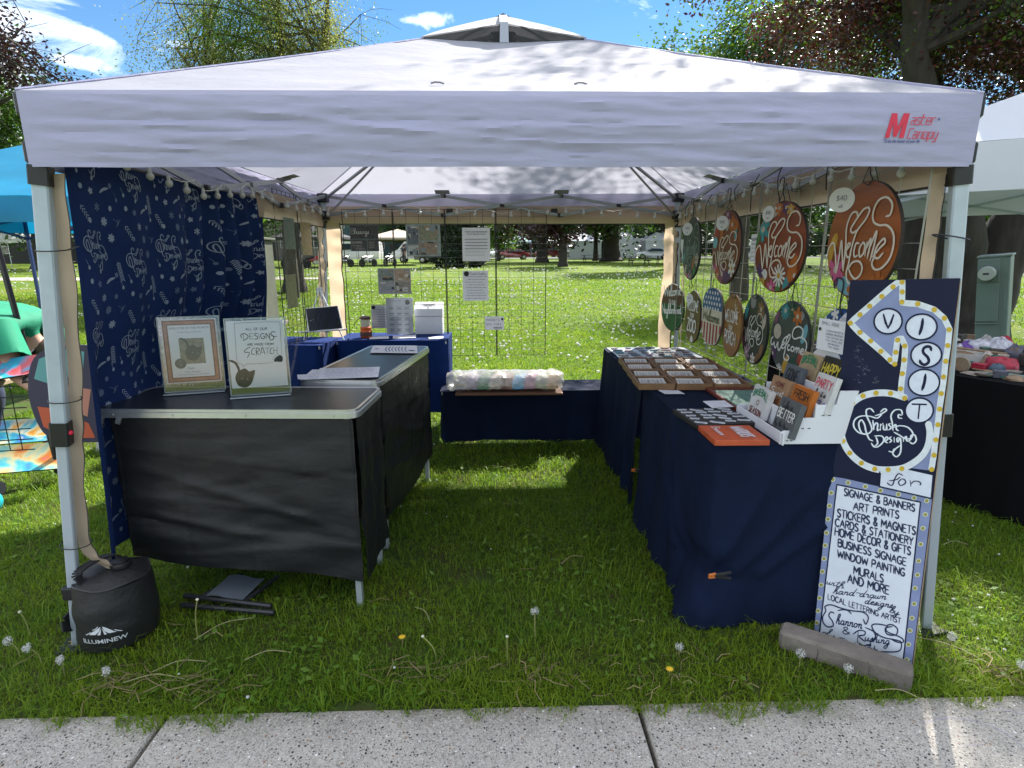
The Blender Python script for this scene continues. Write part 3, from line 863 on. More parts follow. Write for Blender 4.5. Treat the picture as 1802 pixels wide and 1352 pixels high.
# valances
def valance(fn_base, nrm, seed, name, zb0=1.742, zb1=1.742):
 def f(u, v):
  p = fn_base(u); zt = ZE+.0; zb = zb0+(zb1-zb0)*u
  d = .010*mnoise.noise(Vector((u*2.2+seed, v*2.5+u*1.5, seed)))+.006*mnoise.noise(Vector((u*7+seed, v*9-u*10, 2.)))
  d += .004*mnoise.noise(Vector((u*16-v*14+seed, v*12+u*30, 5.)))
  for k_ in range(5):       # long pulled creases fanning from the corners
   a_ = (u if k_ % 2 == 0 else 1-u); c_ = .30+.13*k_; q_ = v-c_-(.28-.10*k_)*a_-.05*math.sin(a_*5+k_+seed)
   d += .008*math.exp(-(q_/.035)**2)*math.exp(-a_*(1.6+.4*k_))*(1 if k_ % 2 else -1)
  rd = 1-abs(mnoise.noise(Vector((u*3.1+v*1.4+seed, v*5-u*2.3, 9.)))); d += .003*max(0, rd-.80)/.2
  if name == 'front_valance': d *= 1-.92*math.exp(-((u-.925)/.05)**4)*math.exp(-((v-.45)/.34)**4)
  e = (1-min(1., abs(2*u-1)**8))
  out = .010+.012*math.sin(math.pi*v)
  p = V(p[0], p[1], zt+(zb-zt)*v)
  if v > .999: p[2] += .003*mnoise.noise(Vector((u*9, seed, 0)))
  return p+V(*nrm)*(d*e*min(1, v*6)+out*e)
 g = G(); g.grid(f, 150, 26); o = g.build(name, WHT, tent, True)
 g = G(); g.grid(lambda u, v: f(u, .935+.065*v)+V(*nrm)*.0016, 110, 1); g.build('hem', WHT, tent, True)
 return f
VF = valance(lambda u: (-HW+2*HW*u, 0), (0, -1, 0), 1.7, 'front_valance', 1.742, 1.744)
valance(lambda u: (HW, DEP*u), (1, 0, 0), 4.1, 'side_valance')
valance(lambda u: (-HW, DEP*(1-u)), (-1, 0, 0), 8.1, 'side_valance')
valance(lambda u: (HW-2*HW*u, DEP), (0, 1, 0), 12.1, 'rear_valance')
# little flap of a loose tie on the left corner
g = G(); g.add([(-1.525, .10, 1.90), (-1.60, .14, 1.86), (-1.565, .16, 1.84), (-1.64, .2, 1.82), (-1.53, .2, 1.80)], [(0, 1, 2), (0, 2, 4), (2, 3, 4)]); g.build('corner_flap', WHT, tent)
# printed logo on the valance
RED = M('logo_red', (.62, .03, .07), .6)
BLUP = M('logo_blue_print', (.03, .05, .22), .6)
def vmap(px, py, h):       # valance point from photo-like sheet coordinates
 x, z = 1.195+(px-1547)*.001789, 1.902-(py-190)*.00180
 u = (x+HW)/(2*HW); v = (ZE-z)/(ZE-1.743)
 p = VF(min(max(u, 0), 1), min(max(v, 0), 1)); return p+V(0, -1, 0)*(h+.0022)
g = G()
g.mi = 0
def poly_(pts, **k): blob(g, pts, vmap, **k)
# the large slanted M as four bars
fillpoly(g, [(1549, 231), (1557, 190), (1567, 190), (1570, 213), (1579, 190), (1590, 190), (1584, 231), (1575, 231), (1579, 206), (1570, 229), (1564, 229), (1561, 206), (1557, 231)], vmap, .001)
g.mi = 0
G_ = g
def sq(g, s, x0, y0, h, wd, wt):
 """square-cornered techno letters"""
 S = {'a': "0,1 1,1 1,0 0,0 0,.55 1,.55", 's': "1,1 0,1 0,.5 1,.5 1,0 0,0", 't': "0,1.5 0,0 .8,0|0,1 .8,1", 'e': "1,0 0,0 0,1 1,1 1,.5 0,.5", 'r': "0,0 0,1 .9,1",
         'C': "1,1.5 0,1.5 0,0 1,0", 'n': "0,0 0,1 1,1 1,0", 'o': "0,0 0,1 1,1 1,0 0,0", 'p': "0,-.5 0,1 1,1 1,0 0,0", 'y': "0,1 0,0 1,0|1,1 1,-.5 .1,-.5"}
 x = x0
 for ch in s:
  for st in S[ch].split('|'):
   P_ = [[float(q) for q in a.split(',')] for a in st.split()]
   P_ = [np.array([x+a*wd+(b*h*.25), y0-b*h]) for a, b in P_]
   ribbon(g, P_, wt, vmap, taper=False, z=.0012)
  x += wd*1.42
sq(g, 'aster', 1593, 208.5, 11.5, 6.6, 1.8)
sq(g, 'Canopy', 1590, 231.5, 10.8, 6.8, 1.8)
g.build('logo_lettering', RED, tent)
g = G(); bfont(g, '"To be the master of your life', lambda x, y, h: vmap(1547+x, 239-y, h), 0, 0, 6, width=68, shear=.35, bold=.012)
trace(g, "1645,197 1647,199 1645,201 1643,199 1645,197", vmap, .7)
bfont(g, 'R', lambda x, y, h: vmap(1643.7+x, 200.4-y, h), 0, 0, 2.6, bold=.01)
g.build('logo_motto', BLUP, tent)
# grommet ties on the roof
g = G()
for x in (-.24, .24):
 y = .14; g.tube([(x-.02, y, roofz(x, y)+.004), (x-.005, y, roofz(x, y)+.008), (x+.012, y, roofz(x, y)+.007), (x+.025, y, roofz(x, y)+.003)], .003, 5)
g.build('roof_tie', M('grey_cord', (.2, .2, .22), .7), tent)

# frame -----------------------------------------------------------
def leg(x, y, fx, fy, zs=.87):
 top = V(x, y, 1.90); ft = V(fx, fy, .02)
 d = unit(ft-top)
 def zt(z): return top+d*((top[2]-z)/-d[2])
 a = math.radians(18)*(1 if x < 0 else -1)
 u = unit(np.cross(d, (math.sin(a), -math.cos(a), 0)))
 def sq_(g, z0, z1, s, ch=.22):
  pa, pb = zt(z0), zt(z1); v = np.cross(u, d)
  prof = [(-1, -1+ch), (-1+ch, -1), (1-ch, -1), (1, -1+ch), (1, 1-ch), (1-ch, 1), (-1+ch, 1), (-1, 1-ch)]
  vs = [p+u*a_*s/2+v*b_*s/2 for p in (pa, pb) for a_, b_ in prof]
  g.add(vs, [tuple(range(8)), tuple(range(15, 7, -1))]+[(i, (i+1) % 8, 8+(i+1) % 8, 8+i) for i in range(8)])
 g = G(); sq_(g, zs, 1.90, .046); lg = g.build('leg', STEEL, tent)
 g = G(); sq_(g, .0, zs+.1, .034); g.build('inner_leg', M('inner_leg_steel', (.42, .47, .52), .4, metal=.15), lg)
 g = G(); sq_(g, zs-.055, zs+.03, .056, .15); g.build('collar', BLKP, lg)
 g = G(); p = zt(zs-.01)+V(.034 if x < 0 else -.034, -.005, 0); g.ball(p, .009, 8, 6); g.build('release_button', M('red_button', (.7, .01, .05), .4), lg, True)
 g = G(); sq_(g, 1.69, 1.75, .058, .15); g.build('bracket', BLKP, lg)
 g = G(); F = rotz((fx, fy, 0), 12); g.bbox((-.06, -.05, .0), (.06, .05, .012), .003, F); g.build('foot_plate', BLKP, lg)
 return zt
LT = leg(-1.487, 0.03, -1.675, .02)
leg(1.487, 0.03, 1.66, .02)
leg(-1.487, 3.02, -1.60, 3.04)
leg(1.487, 3.02, 1.58, 3.04)
# zip ties and strap on the front left leg
for z in (1.49, .98, .43):
 c = LT(z)+V(.02, 0, 0)
 g = G(); g.tube([c+V(.055*math.cos(a), .034*math.sin(a), .006*math.sin(a)) for a in np.linspace(0, 6.28, 15)], .0022, 5)
 g.build('zip_tie', BLKP, tent)
g = G()
g.tube([LT(1.49)+V(.075, -.01, 0), LT(1.49)+V(.12, -.02, .01)], .002, 4)
g.build('zip_tie', BLKP, tent)
g = G(); c = LT(.24); F = Fr(c, (1, 0, 0), (0, 1, 0), (.0, 0, 1)); g.bbox((-.03, -.027, -.03), (.06, .027, .02), .004, F); g.build('weight_strap', BLKP, tent)
g = G()
c = V(1.495, 0, 1.52)
g.tube([c+V(.06*math.cos(a)-.01, .034*math.sin(a), -.01*math.cos(a)) for a in np.linspace(0, 6.28, 15)], .0026, 5); g.build('zip_tie', BLKP, tent)
# scissor trusses: three X pairs a side
def truss(A_, B_, inset):
 A_, B_ = V(*A_), V(*B_); n = 6; zt_, zb_ = 1.945, 1.79
 d = unit(B_-A_)
 pts = [A_+(B_-A_)*i/n for i in range(n+1)]
 nn = V(-d[1], d[0], 0)
 ctr = V(0, DEP/2, 0)-(A_+B_)/2
 inn = nn*(1 if nn[0]*ctr[0]+nn[1]*ctr[1] > 0 else -1)
 for i in range(0, n, 2):
  a, b = pts[i], pts[i+2]
  za, zb = (zt_ if True else 0), zb_
  for (z0, z1, off) in ((1, 0, .010), (0, 1, -.010)):
   pa = V(a[0], a[1], zt_ if z0 else zb_)+nn*off; pb = V(b[0], b[1], zt_ if z1 else zb_)+nn*off
   g = G(); g.bar(pa, pb, .013, .024); g.build('truss_bar', TRUSSM, tent)
  m = (a+b)/2
  g = G(); F = Fr((m[0], m[1], (zt_+zb_)/2), d, nn, (0, 0, 1)); g.bbox((-.022, -.018, -.013), (.022, .018, .013), .004, F); g.build('truss_joint', BLKP, tent)
 for i in (2, 4):
  a = pts[i]
  for z in (zt_, zb_):
   g = G(); F = Fr((a[0], a[1], z), d, nn, (0, 0, 1)); g.bbox((-.022, -.015, -.016), (.022, .015, .016), .004, F); g.build('truss_joint', BLKP, tent)
  g = G(); F = Fr((a[0]+inn[0]*.07, a[1]+inn[1]*.07, zt_+.020), d, inn, (0, 0, 1)); g.add([F(-.06, -.045, -.008), F(.06, -.045, -.008), F(.06, .045, .014), F(-.06, .045, .014)], [(0, 1, 2, 3)])
  g.bar((a[0], a[1], zt_), (a[0]+inn[0]*.07, a[1]+inn[1]*.07, zt_+.018), .02, .02)
  g.build('roof_pad', M('pad_grey', (.30, .31, .33), .6), tent)
ci = 1.465
truss((-ci, .045), (ci, .045), .05) if False else None
for a, b in (((-ci, .045, 0), (ci, .045, 0)), ((-ci, 3.0, 0), (ci, 3.0, 0)), ((-ci, .045, 0), (-ci, 3.0, 0)), ((ci, .045, 0), (ci, 3.0, 0))):
 truss(a, b, {True: .0, False: .0}[True])
for sx in (-1, 1):
 for y in (.04, 3.01):
  for z in (1.93, 1.79):
   g = G(); g.bbox((sx*1.487-.045, y-.04, z-.035), (sx*1.487+.045, y+.04, z+.035), .008)
   g.build('corner_bracket', BLKP, tent)
  yy = -1 if y < 1 else 1
  g = G(); p0 = V(sx*1.44, y-yy*.04, 1.93); p1 = V(sx*.78, DEP/2+yy*.78, 2.20); hub = V(sx*.05, DEP/2+yy*.05, 2.62)
  g.tube([p0, p1, hub], .013, 6); g.build('roof_strut', TRUSSM, tent)
  g = G(); g.tube([V(sx*1.45, y-yy*.03, 1.78), p1], .009, 6); g.build('strut_brace', TRUSSM, tent)
g = G(); g.bbox((-.07, DEP/2-.07, 2.56), (.07, DEP/2+.07, 2.64), .01); g.build('centre_hub', BLKP, tent)
# netting side walls: tan header bands, tan corner strips, dark mesh
def band(p0, p1, nrm, z0, z1, seed, name='header_band', sag=.0):
 p0, p1 = V(*p0), V(*p1)
 def f(u, v):
  p = p0+(p1-p0)*u
  return V(p[0], p[1], z0+(z1-z0)*v-sag*math.sin(math.pi*u)*v)+V(*nrm)*(.012*mnoise.noise(Vector((u*6+seed, v*2, seed)))+.01)
 g = G(); g.grid(f, 60, 6); g.build(name, TAN, tent, True)
 g = G(); g.grid(lambda u, v: f(u, 1+(-.0+.05*v))+V(*nrm)*.001, 60, 1); g.build('band_binding', M('dark_binding', (.05, .045, .04), .8), tent, True)
band((-1.495, 3.035, 0), (1.495, 3.035, 0), (0, -1, 0), 1.865, 1.722, 2)
band((-1.5, 1.66, 0), (-1.5, 3.03, 0), (1, 0, 0), 1.86, 1.70, 5, sag=.0)
band((1.5, .03, 0), (1.5, 3.03, 0), (-1, 0, 0), 1.86, 1.70, 9, sag=.0)
for x in (-.44, .44):
 g = G(); g.bbox((x-.028, 3.02, 1.80), (x+.028, 3.03, 1.845), .002); g.build('velcro_patch', BLKP, tent)
def strip(pts, wd, seed, ax=(1, 0, 0), wob=1., name='corner_strip'):
 pts = cr_([V(*p) for p in pts], 8)
 n = len(pts)-1
 def f(u, v):
  i = min(int(v*n), n-1); t = v*n-i; p = pts[i]*(1-t)+pts[i+1]*t
  a = V(*ax)
  wv = mnoise.noise(Vector((v*9+seed, u*1.3, seed)))
  return p+a*wd*(u-.5)*(1+.12*wv*wob)+V(-a[1], a[0], 0)*(.016*wv*wob+.008*wob*math.sin(v*60+seed)*u)
 g = G(); g.grid(f, 4, 90); g.build(name, TAN, tent, True)
 g = G(); g.grid(lambda u, v: f(1+u*.09, v)+V(0, -.002, 0), 1, 90); g.build('strip_binding', M('dark_binding', (.05, .045, .04), .8), tent, True)
strip([(-1.468, .05, 1.73), (-1.496, .05, 1.40), (-1.54, .05, .97), (-1.575, .05, .75), (-1.605, .05, .42), (-1.56, .06, .33), (-1.50, .08, .28)], .048, 3, wob=.55)
strip([(1.455, .06, 1.73), (1.468, .06, 1.38), (1.50, .06, .9), (1.56, .06, .3)], .048, 7, wob=.25)
strip([(-1.415, 3.0, 1.73), (-1.42, 3.0, 1.3), (-1.43, 3.0, .6), (-1.45, 3.0, .1)], .115, 11)
strip([(-1.50, 2.93, 1.73), (-1.52, 2.93, 1.3), (-1.56, 2.93, .6), (-1.58, 2.93, .1)], .08, 13, ax=(.3, 1, 0))
strip([(1.43, 3.0, 1.73), (1.44, 3.0, 1.4), (1.425, 3.0, .8), (1.42, 3.0, .1)], .11, 17)
strip([(1.525, 2.9, 1.73), (1.53, 2.9, 1.4), (1.54, 2.9, .8), (1.55, 2.9, .1)], .10, 19, ax=(.3, 1, 0))
def netwall(p0, p1, z0, z1, seed):
 p0, p1 = V(*p0), V(*p1); d = unit(p1-p0); nn = V(-d[1], d[0], 0)
 g = G(); g.grid(lambda u, v: V(*(p0+(p1-p0)*u)[:2], z0+(z1-z0)*v)+nn*(.02*mnoise.noise(Vector((u*5+seed, v*.6, 1)))), 40, 6); g.build('netting', NET, tent, True)
netwall((-1.55, 1.82, 0), (-1.58, 3.0, 0), 1.74, .06, 2)
netwall((1.53, .10, 0), (1.56, 3.0, 0), 1.74, .06, 4)
# ------------------------------------------------------------------ cloth
NAVY = M('navy_cloth', (.0055, .012, .038), .85, spec=.15, var=.25, vscale=5, bump=.4, bscale=220)
NAVL = M('royal_blue_cloth', (.006, .028, .14), .85, spec=.15, var=.2, vscale=5, bump=.4, bscale=220)
def drape(path, z0, z1, amp, seed, freq=5., closed=False, z1f=None, bunch=None, flare=.0, nv=16, step=.016):
 """skirt hanging from path (2D polyline, left to right seen from outside); folds swell downwards"""
 P = [V(*p, 0) for p in path]; L = [0]
 for a, b in zip(P, P[1:]): L.append(L[-1]+np.linalg.norm(b-a))
 T_ = L[-1]; nu = int(T_/step)
 def pos(s):
  for i in range(len(P)-1):
   if s <= L[i+1] or i == len(P)-2:
    t = (s-L[i])/(L[i+1]-L[i]); p = P[i]*(1-t)+P[i+1]*t
    d0 = unit(P[i+1]-P[i]); n0 = V(d0[1], -d0[0], 0)
    # blend normals near the corners
    r = .07
    if t*(L[i+1]-L[i]) < r and i > 0:
     dp = unit(P[i]-P[i-1]); n1 = V(dp[1], -dp[0], 0); k = .5*(1-t*(L[i+1]-L[i])/r); n0 = unit(n0*(1-k)+n1*k)
    if (1-t)*(L[i+1]-L[i]) < r and i < len(P)-2:
     dp = unit(P[i+2]-P[i+1]); n1 = V(dp[1], -dp[0], 0); k = .5*(1-(1-t)*(L[i+1]-L[i])/r); n0 = unit(n0*(1-k)+n1*k)
    return p, n0
 def f(u, v):
  s = u*T_; p, n = pos(s)
  w_ = mnoise.noise(Vector((s*freq, seed, v*.5)))+.5*mnoise.noise(Vector((s*freq*2.3, seed+3, v*.9)))
  sharp = abs(w_)**.8*(1 if w_ > 0 else -1)
  d = amp*(v**.8)*(sharp+.35)+flare*v
  zb = z1 if z1f is None else z1f(s)
  z = z0+(zb-z0)*v
  if bunch: 
   dd, dz = bunch(s, v); d += dd; z += dz
  if v == 0: d = 0
  return p+n*max(d, -.004)+V(0, 0, z)
 g = G(); g.grid(f, nu, nv); return g
def topsheet(g, x0, x1, y0, y1, z, seed, F=W0, r=.012):
 g.grid(lambda u, v: F(x0+(x1-x0)*u, y0+(y1-y0)*v, z+.0025*mnoise.noise(Vector((u*6+seed, v*6, seed)))), 40, 14)

# right hand table: two folding tables end to end under one long cloth
t = thing('display_table', 'long navy clothed display table down the right side holding wooden signs and trays', 'table', (1.06, 1.2, 0))
g = G(); g.bbox((.80, .125, .725), (1.355, 1.10, .755), .006); g.build('tabletop', M('table_plastic', (.6, .6, .58), .6), t)
g = G(); g.bbox((.80, 1.13, .725), (1.375, 2.32, .755), .006); g.build('tabletop', M('table_plastic', (.6, .6, .58), .6), t)
for x, y in ((.83, .18), (1.3, .18), (.83, 1.0), (1.3, 1.0), (.83, 1.25), (1.3, 1.25), (.83, 2.2), (1.3, 2.2)):
 g = G(); g.tube([(x, y, 0), (x, y, .725)], .014, 8); g.build('leg', STEEL, t)
g = G(); topsheet(g, .765, 1.365, .09, 1.115, .762, 2); g2 = G(); topsheet(g2, .765, 1.40, 1.135, 2.36, .764, 4)
tc1 = g.build('tablecloth', NAVY, None, True, org=(1.06, .6, .76)); tag(tc1, 'dark navy cloth on the near half of the right table, clipped at its front corner', 'tablecloth', 'navy cloths over the selling tables')
def bunch(s, v):
 # the front corner is gathered by a clip, with a loose bundle at the ground
 e = math.exp(-((s-1.53)/.13)**2)
 sw = sum(.022*math.exp(-(((s-1.53)*(1 if k % 2 else -1)-.05*k-(.70-v)*(.30+.12*k))/.022)**2)*min(1, v*2)*(v < .72) for k in range(1, 6))
 return (sw-.050*e*math.exp(-((v-.69)/.08)**2)+.075*e*max(0, v-.72)/.28+.022*e*mnoise.noise(Vector((s*30, v*24, 1)))*(v > .7), .0)
gd = drape([(.765, 1.115), (.765, .14), (.79, .095), (1.40, .09)], .762, .010, .058, 3.1, 4.2, bunch=lambda s, v: bunch(s+.55, v), flare=.006, nv=34, z1f=lambda s: .012)
gd.build('skirt', NAVY, tc1, 2)
g2o = g2.build('tablecloth', NAVY, None, True, org=(1.08, 1.7, .76)); tag(g2o, 'dark navy cloth on the far half of the right table under the sticker sheet', 'tablecloth', 'navy cloths over the selling tables')
gd = drape([(1.40, 2.36), (.80, 2.36), (.765, 2.33), (.765, 1.13)], .764, .010, .048, 7.7, 4.6, flare=.012, nv=20)
gd.build('skirt', NAVY, g2o, 2)
def clamp(p, label, s=1.):
 F = Fr(p, (1, 0, .05), (0, 1, 0), (0, 0, 1))
 t = thing('spring_clamp', label, 'clamp', p, 'clamps gathering the tablecloth')
 g = G()
 for sg in (-1, 1):
  g.tube([F(-.005*s, 0, 0), F(.02*s, -.006, .006*sg*s), F(.055*s, -.008, .014*sg*s)], [.008*s, .008*s, .006*s], 6)
 g.build('handle', BLKP, t, True)
 g = G(); g.tube([F(-.03*s, -.004, .004), F(-.003*s, 0, .006)], .006*s, 6); g.tube([F(-.03*s, -.004, -.004), F(-.003*s, 0, -.006)], .006*s, 6)
 g.build('jaw', M('orange_jaw', (.55, .16, .03), .5), t, True)
clamp((.80, .035, .245), 'black clamp with orange tips gathering the cloth at the front corner of the right table')
clamp((.735, 1.08, .27), 'black clamp on the aisle side of the right table where the two cloths meet', .8)

# rear left tables
def clothed(name, lab, clab, x0, x1, y0, y1, z, seed, mat, rot=0, hem=.03, legs=True, zf=None, amp=.03, grp=None):
 c = V((x0+x1)/2, (y0+y1)/2, 0)
 F = rotz(c, rot); a, b = (x1-x0)/2, (y1-y0)/2
 t = thing(name, lab, 'table', tuple(c))
 g = G(); g.bbox((-a+.01, -b+.01, z-.035), (a-.01, b-.01, z-.006), .005, F); g.build('tabletop', M('table_plastic', (.6, .6, .58), .6), t)
 for sx in (-1, 1):
  for sy in (-1, 1):
   g = G(); p = F(sx*(a-.03), sy*(b-.03), 0); g.tube([p, p+V(0, 0, z-.03)], .012, 8); g.build('leg', STEEL, t)
 g = G(); topsheet(g, -a, a, -b, b, z, seed, F)
 o = g.build('tablecloth', mat, None, True, org=tuple(c+V(0, 0, z))); tag(o, clab, 'tablecloth', 'navy cloths over the selling tables')
 pts = [F(-a, b), F(-a, -b+.03), F(-a+.03, -b), F(a-.03, -b), F(a, -b+.03), F(a, b)]
 gd = drape([p[:2] for p in pts], z, hem, amp, seed, 4.5, z1f=zf, nv=16); gd.build('skirt', mat, o, 2)
 return t
clothed('side_table', 'blue clothed table against the left wall beyond the dark counters', 'blue cloth on the table against the left wall with the tablet on it', -1.86, -1.37, 2.38, 2.83, .80, 11, NAVL, -6)
clothed('checkout_table', 'blue clothed table at the back left holding the white box and price sheets', 'blue cloth on the back table under the white box and price sheets', -1.35, -.45, 2.58, 3.06, .80, 17, NAVL, 0, hem=.20)
clothed('low_bench_table', 'low navy clothed bench along the back of the booth', 'navy cloth sagging in swags over the low bench at the back', -.50, .86, 2.36, 2.74, .43, 23, NAVY, 0, zf=lambda s: .008+.03*abs(math.sin((s-.4)*3.6)), amp=.034)

# ------------------------------------------------------------------ the two dark folding counters
ALU = M('aluminium_rim', (.62, .63, .64), .32, metal=.75, var=.08, vscale=30)
LAM = M('black_laminate', (.022, .024, .027), .30, spec=.5, var=.3, vscale=3, bump=.05, bscale=300)
SKIRT = M('black_polyester', (.006, .0068, .0095), .55, var=.3, vscale=2.5, bump=.35, bscale=14, stretch=(1, 1, 1.6))
def counter(name, F, L_, D_, z, label, seed, sk=(.2, .14), vis_legs=(0, 1, 2, 3)):
 t = thing(name, label, 'table', tuple(F.o))
 r = .045
 def rr(x0, y0, x1, y1, r, n=5):
  o = []
  for cx, cy, a0 in ((x1-r, y0+r, -90), (x1-r, y1-r, 0), (x0+r, y1-r, 90), (x0+r, y0+r, 180)):
   for i in range(n+1):
    a = math.radians(a0+90*i/n); o.append((cx+r*math.cos(a), cy+r*math.sin(a)))
  return o
 outer = rr(0, 0, L_, D_, r); inner = rr(.014, .014, L_-.014, D_-.014, r-.012)
 g = G(); g.prism(inner, z-.026, z-.003, F); g.build('tabletop', LAM, t)
 g = G(); n = len(outer)
 prof = [(inner, z-.002), (outer, z), (outer, z-.010), (rr(-.004, -.004, L_+.004, D_+.004, r+.003), z-.013), (rr(-.004, -.004, L_+.004, D_+.004, r+.003), z-.034), (inner, z-.036)]
 vs = [F(x, y, zz) for poly, zz in prof for x, y in poly]
 g.add(vs, [(k*n+i, k*n+(i+1) % n, (k+1)*n+(i+1) % n, (k+1)*n+i) for k in range(len(prof)-1) for i in range(n)])
 rim = g.build('rim', ALU, t, 35)
 g = G()
 for x in (.09, .33, .62, L_-.09):
  p = F(x, -.0045, z-.022); Fl = Fr(p, F.x, F.z, -F.y); g.lathe([(.0001, .0035), (.004, .003), (.005, 0)][::-1], Fl, 10)
 g.build('rivet', M('rivet', (.5, .5, .5), .3, metal=.8), rim, True)
 for i, (x, y) in enumerate(((.095, .035), (L_-.05, .035), (L_-.05, D_-.035), (.095, D_-.035))):
  g = G(); a = F(x, y, 0); g.bar(F(x, y, 0), F(x, y, z-.036), .024, .024, F.x); g.build('leg', M('leg_aluminium', (.40, .44, .46), .4, metal=.3), t)
 def f(u, v, e):
  if e == 0: p = lambda s: (L_*s, .012); n_ = (0, -1)
  elif e == 1: p = lambda s: (L_-.012, D_*s); n_ = (1, 0)
  else: p = lambda s: (.012, D_*(1-s)); n_ = (-1, 0)
  x, y = p(.02+.96*u if e else .065+.915*u)
  if e == 2: x = .07
  lo = sk[0]+(sk[1]-sk[0])*u if e == 0 else (sk[1] if e == 1 else sk[0])
  hem_ = lo+.012*math.sin(u*7+seed)*(1 if 0 < u < 1 else 0)-(.006*math.sin(math.pi*u) if e == 0 else 0)
  zz = z-.040+(hem_-(z-.040))*v
  w_ = .012*mnoise.noise(Vector((u*2.2+seed, v*4.2+u*1.6, e)))+.007*mnoise.noise(Vector((u*5-v*3+seed, v*9+u*4, e+2.)))
  # long diagonal tension folds
  w_ += .010*math.exp(-((v-.30-.42*u)/.035)**2)*math.sin(math.pi*u)*v*1.5 if e == 0 else .004*math.sin(u*17+v*2)
  w_ += .009*math.exp(-((v-.62-.25*u)/.03)**2)*math.sin(math.pi*min(1, u*1.4)) if e == 0 else 0
  for k_ in range(6):     # sharper crossing creases
   q_ = (v-.12-.15*k_)-(.22*math.sin(k_*2.3))*(u-.5); w_ += .0045*math.exp(-(q_/.012)**2)*(.4+.6*math.sin(u*4+k_*1.9)**2)*(1 if k_ % 2 else -1)
  w_ += .0035*math.exp(-((u-.52-.02*v)/.008)**2)-.003*math.exp(-((u-.26)/.006)**2)-.003*math.exp(-((u-.78)/.006)**2)
  w_ *= min(1, v*5)
  return F(x+n_[0]*(w_+.004), y+n_[1]*(w_+.004), zz)
 for e in (0, 1, 2):
  g = G(); g.grid(lambda u, v: f(u, v, e), 90 if e != 2 else 20, 50); g.build('skirt', SKIRT, t, True)
 for s_ in (.012, .988): g = G(); g.grid(lambda u, v: f(s_+.006*(u-.5), v, 0)+F.y*-.0015, 1, 34); g.build('seam', M('seam_black', (.01, .01, .012), .8), t)
 return t
FA = rotz((-1.655, .264, 0), -3.0)
ta = counter('counter_table', FA, 1.06, .40, .880, 'black topped folding counter nearest the camera with dark fabric skirt and metal rim', 3, (.235, .135))
a_ = math.radians(7.0)
FB = Fr((-.603, .635, 0), (math.sin(a_), math.cos(a_), 0), (-math.cos(a_), math.sin(a_), 0))
tb = counter('counter_table', FB, 1.02, .385, .902, 'dark topped folding counter running back into the booth behind the nearer one', 8, (.17, .17))
# small metal catches under the near rim
for x in (.045, .115): g = G(); g.bar(FA(x, -.004, .848), FA(x-.01, -.004, .822), .008, .018, (1, 0, 0)); g.build('catch', ALU, ta)
# folded stool under the counter
t = thing('folded_stool', 'folded black metal camp stool lying in the grass under the near counter', 'stool', (-1.2, .25, 0))
TB = M('black_tube', (.03, .032, .035), .35, metal=.4)
g = G()
g.tube([(-1.40, .27, .045), (-1.00, .19, .040)], .011, 8); g.tube([(-1.39, .225, .03), (-.98, .165, .026)], .012, 8)
g.build('frame', TB, t, True)
g = G(); g.tube([(-1.33, .26, .04), (-1.22, .42, .05)], .010, 8); g.tube([(-1.13, .22, .04), (-1.05, .40, .05)], .010, 8); g.build('leg', TB, t, True)
g = G(); g.grid(lambda u, v: (-1.30+.17*u+.03*v, .25+.16*v-.03*u, .055+.006*math.sin(u*6)), 6, 4); g.build('seat', M('grey_webbing', (.09, .11, .13), .8), t, True)

# ------------------------------------------------------------------ acrylic stands
def hom(src, dst=((0, 1), (1, 1), (1, 0), (0, 0))):
 A_ = []
 for (x, y), (u, v) in zip(src, dst):
  A_.append([x, y, 1, 0, 0, 0, -u*x, -u*y]); A_.append([0, 0, 0, x, y, 1, -v*x, -v*y])
 h = np.linalg.solve(np.array(A_, float), np.array(dst, float).reshape(-1))
 H = np.append(h, 1).reshape(3, 3)
 def f(x, y):
  q = H@V(x, y, 1); return q[0]/q[2], q[1]/q[2]
 return f
PAPER = M('white_paper', (.82, .83, .88), .7)
INK = M('black_ink', (.012, .012, .014), .6)
ACR = glassy('clear_acrylic', (.985, .985, .995), .01)
ACE = M('acrylic_edge', (.55, .62, .64), .15, alpha=.65)
def lean(F, deg):
 a = math.radians(deg); y = F.y; z = F.z
 return Fr(F.o, F.x, z*math.cos(a)+y*math.sin(a), np.cross(F.x, z*math.cos(a)+y*math.sin(a)))
def stand(p, rot, wd, ht, label, zt):
 t = thing('acrylic_sign_holder', label, 'sign holder', (p[0], p[1], zt))
 F0 = rotz((p[0], p[1], zt), rot)
 Fl = lean(Fr(F0(0, .035, .006), F0.x, F0.y, F0.z), 5)     # x right, y up the sheet, z towards viewer
 Fl.z = unit(np.cross(Fl.x, Fl.y))
 g = G(); g.box((0, 0, -.003), (wd, ht, -.001), Fl); g.box((0, 0, .001), (wd, ht, .003), Fl); g.build('panel', ACR, t)
 g = G(); g.bbox((0, .0, 0), (wd, .085, .004), .001, F0); g.build('base', ACR, t)
 g = G()
 for a, b in (((0, 0), (wd, 0)), ((wd, 0), (wd, ht)), ((wd, ht), (0, ht)), ((0, ht), (0, 0))):
  pa, pb = Fl(a[0], a[1], 0), Fl(b[0], b[1], 0); g.tube([pa, pb], .0026, 4)
 g.tube([F0(0, 0, .002), F0(wd, 0, .002)], .0035, 4); g.tube([F0(0, .085, .002), F0(wd, .085, .002)], .003, 4)
 g.build('edge', ACE, t)
 return t, Fl
h1, S1 = stand((-1.487, .470, 0), 17, .240, .325, 'clear acrylic holder with copper bordered certificate sheet, left one on the near counter', .881)
h2, S2 = stand((-1.170, .400, 0), 16, .238, .325, 'clear acrylic holder with hand lettered speech bubble sheet, right one on the near counter', .881)
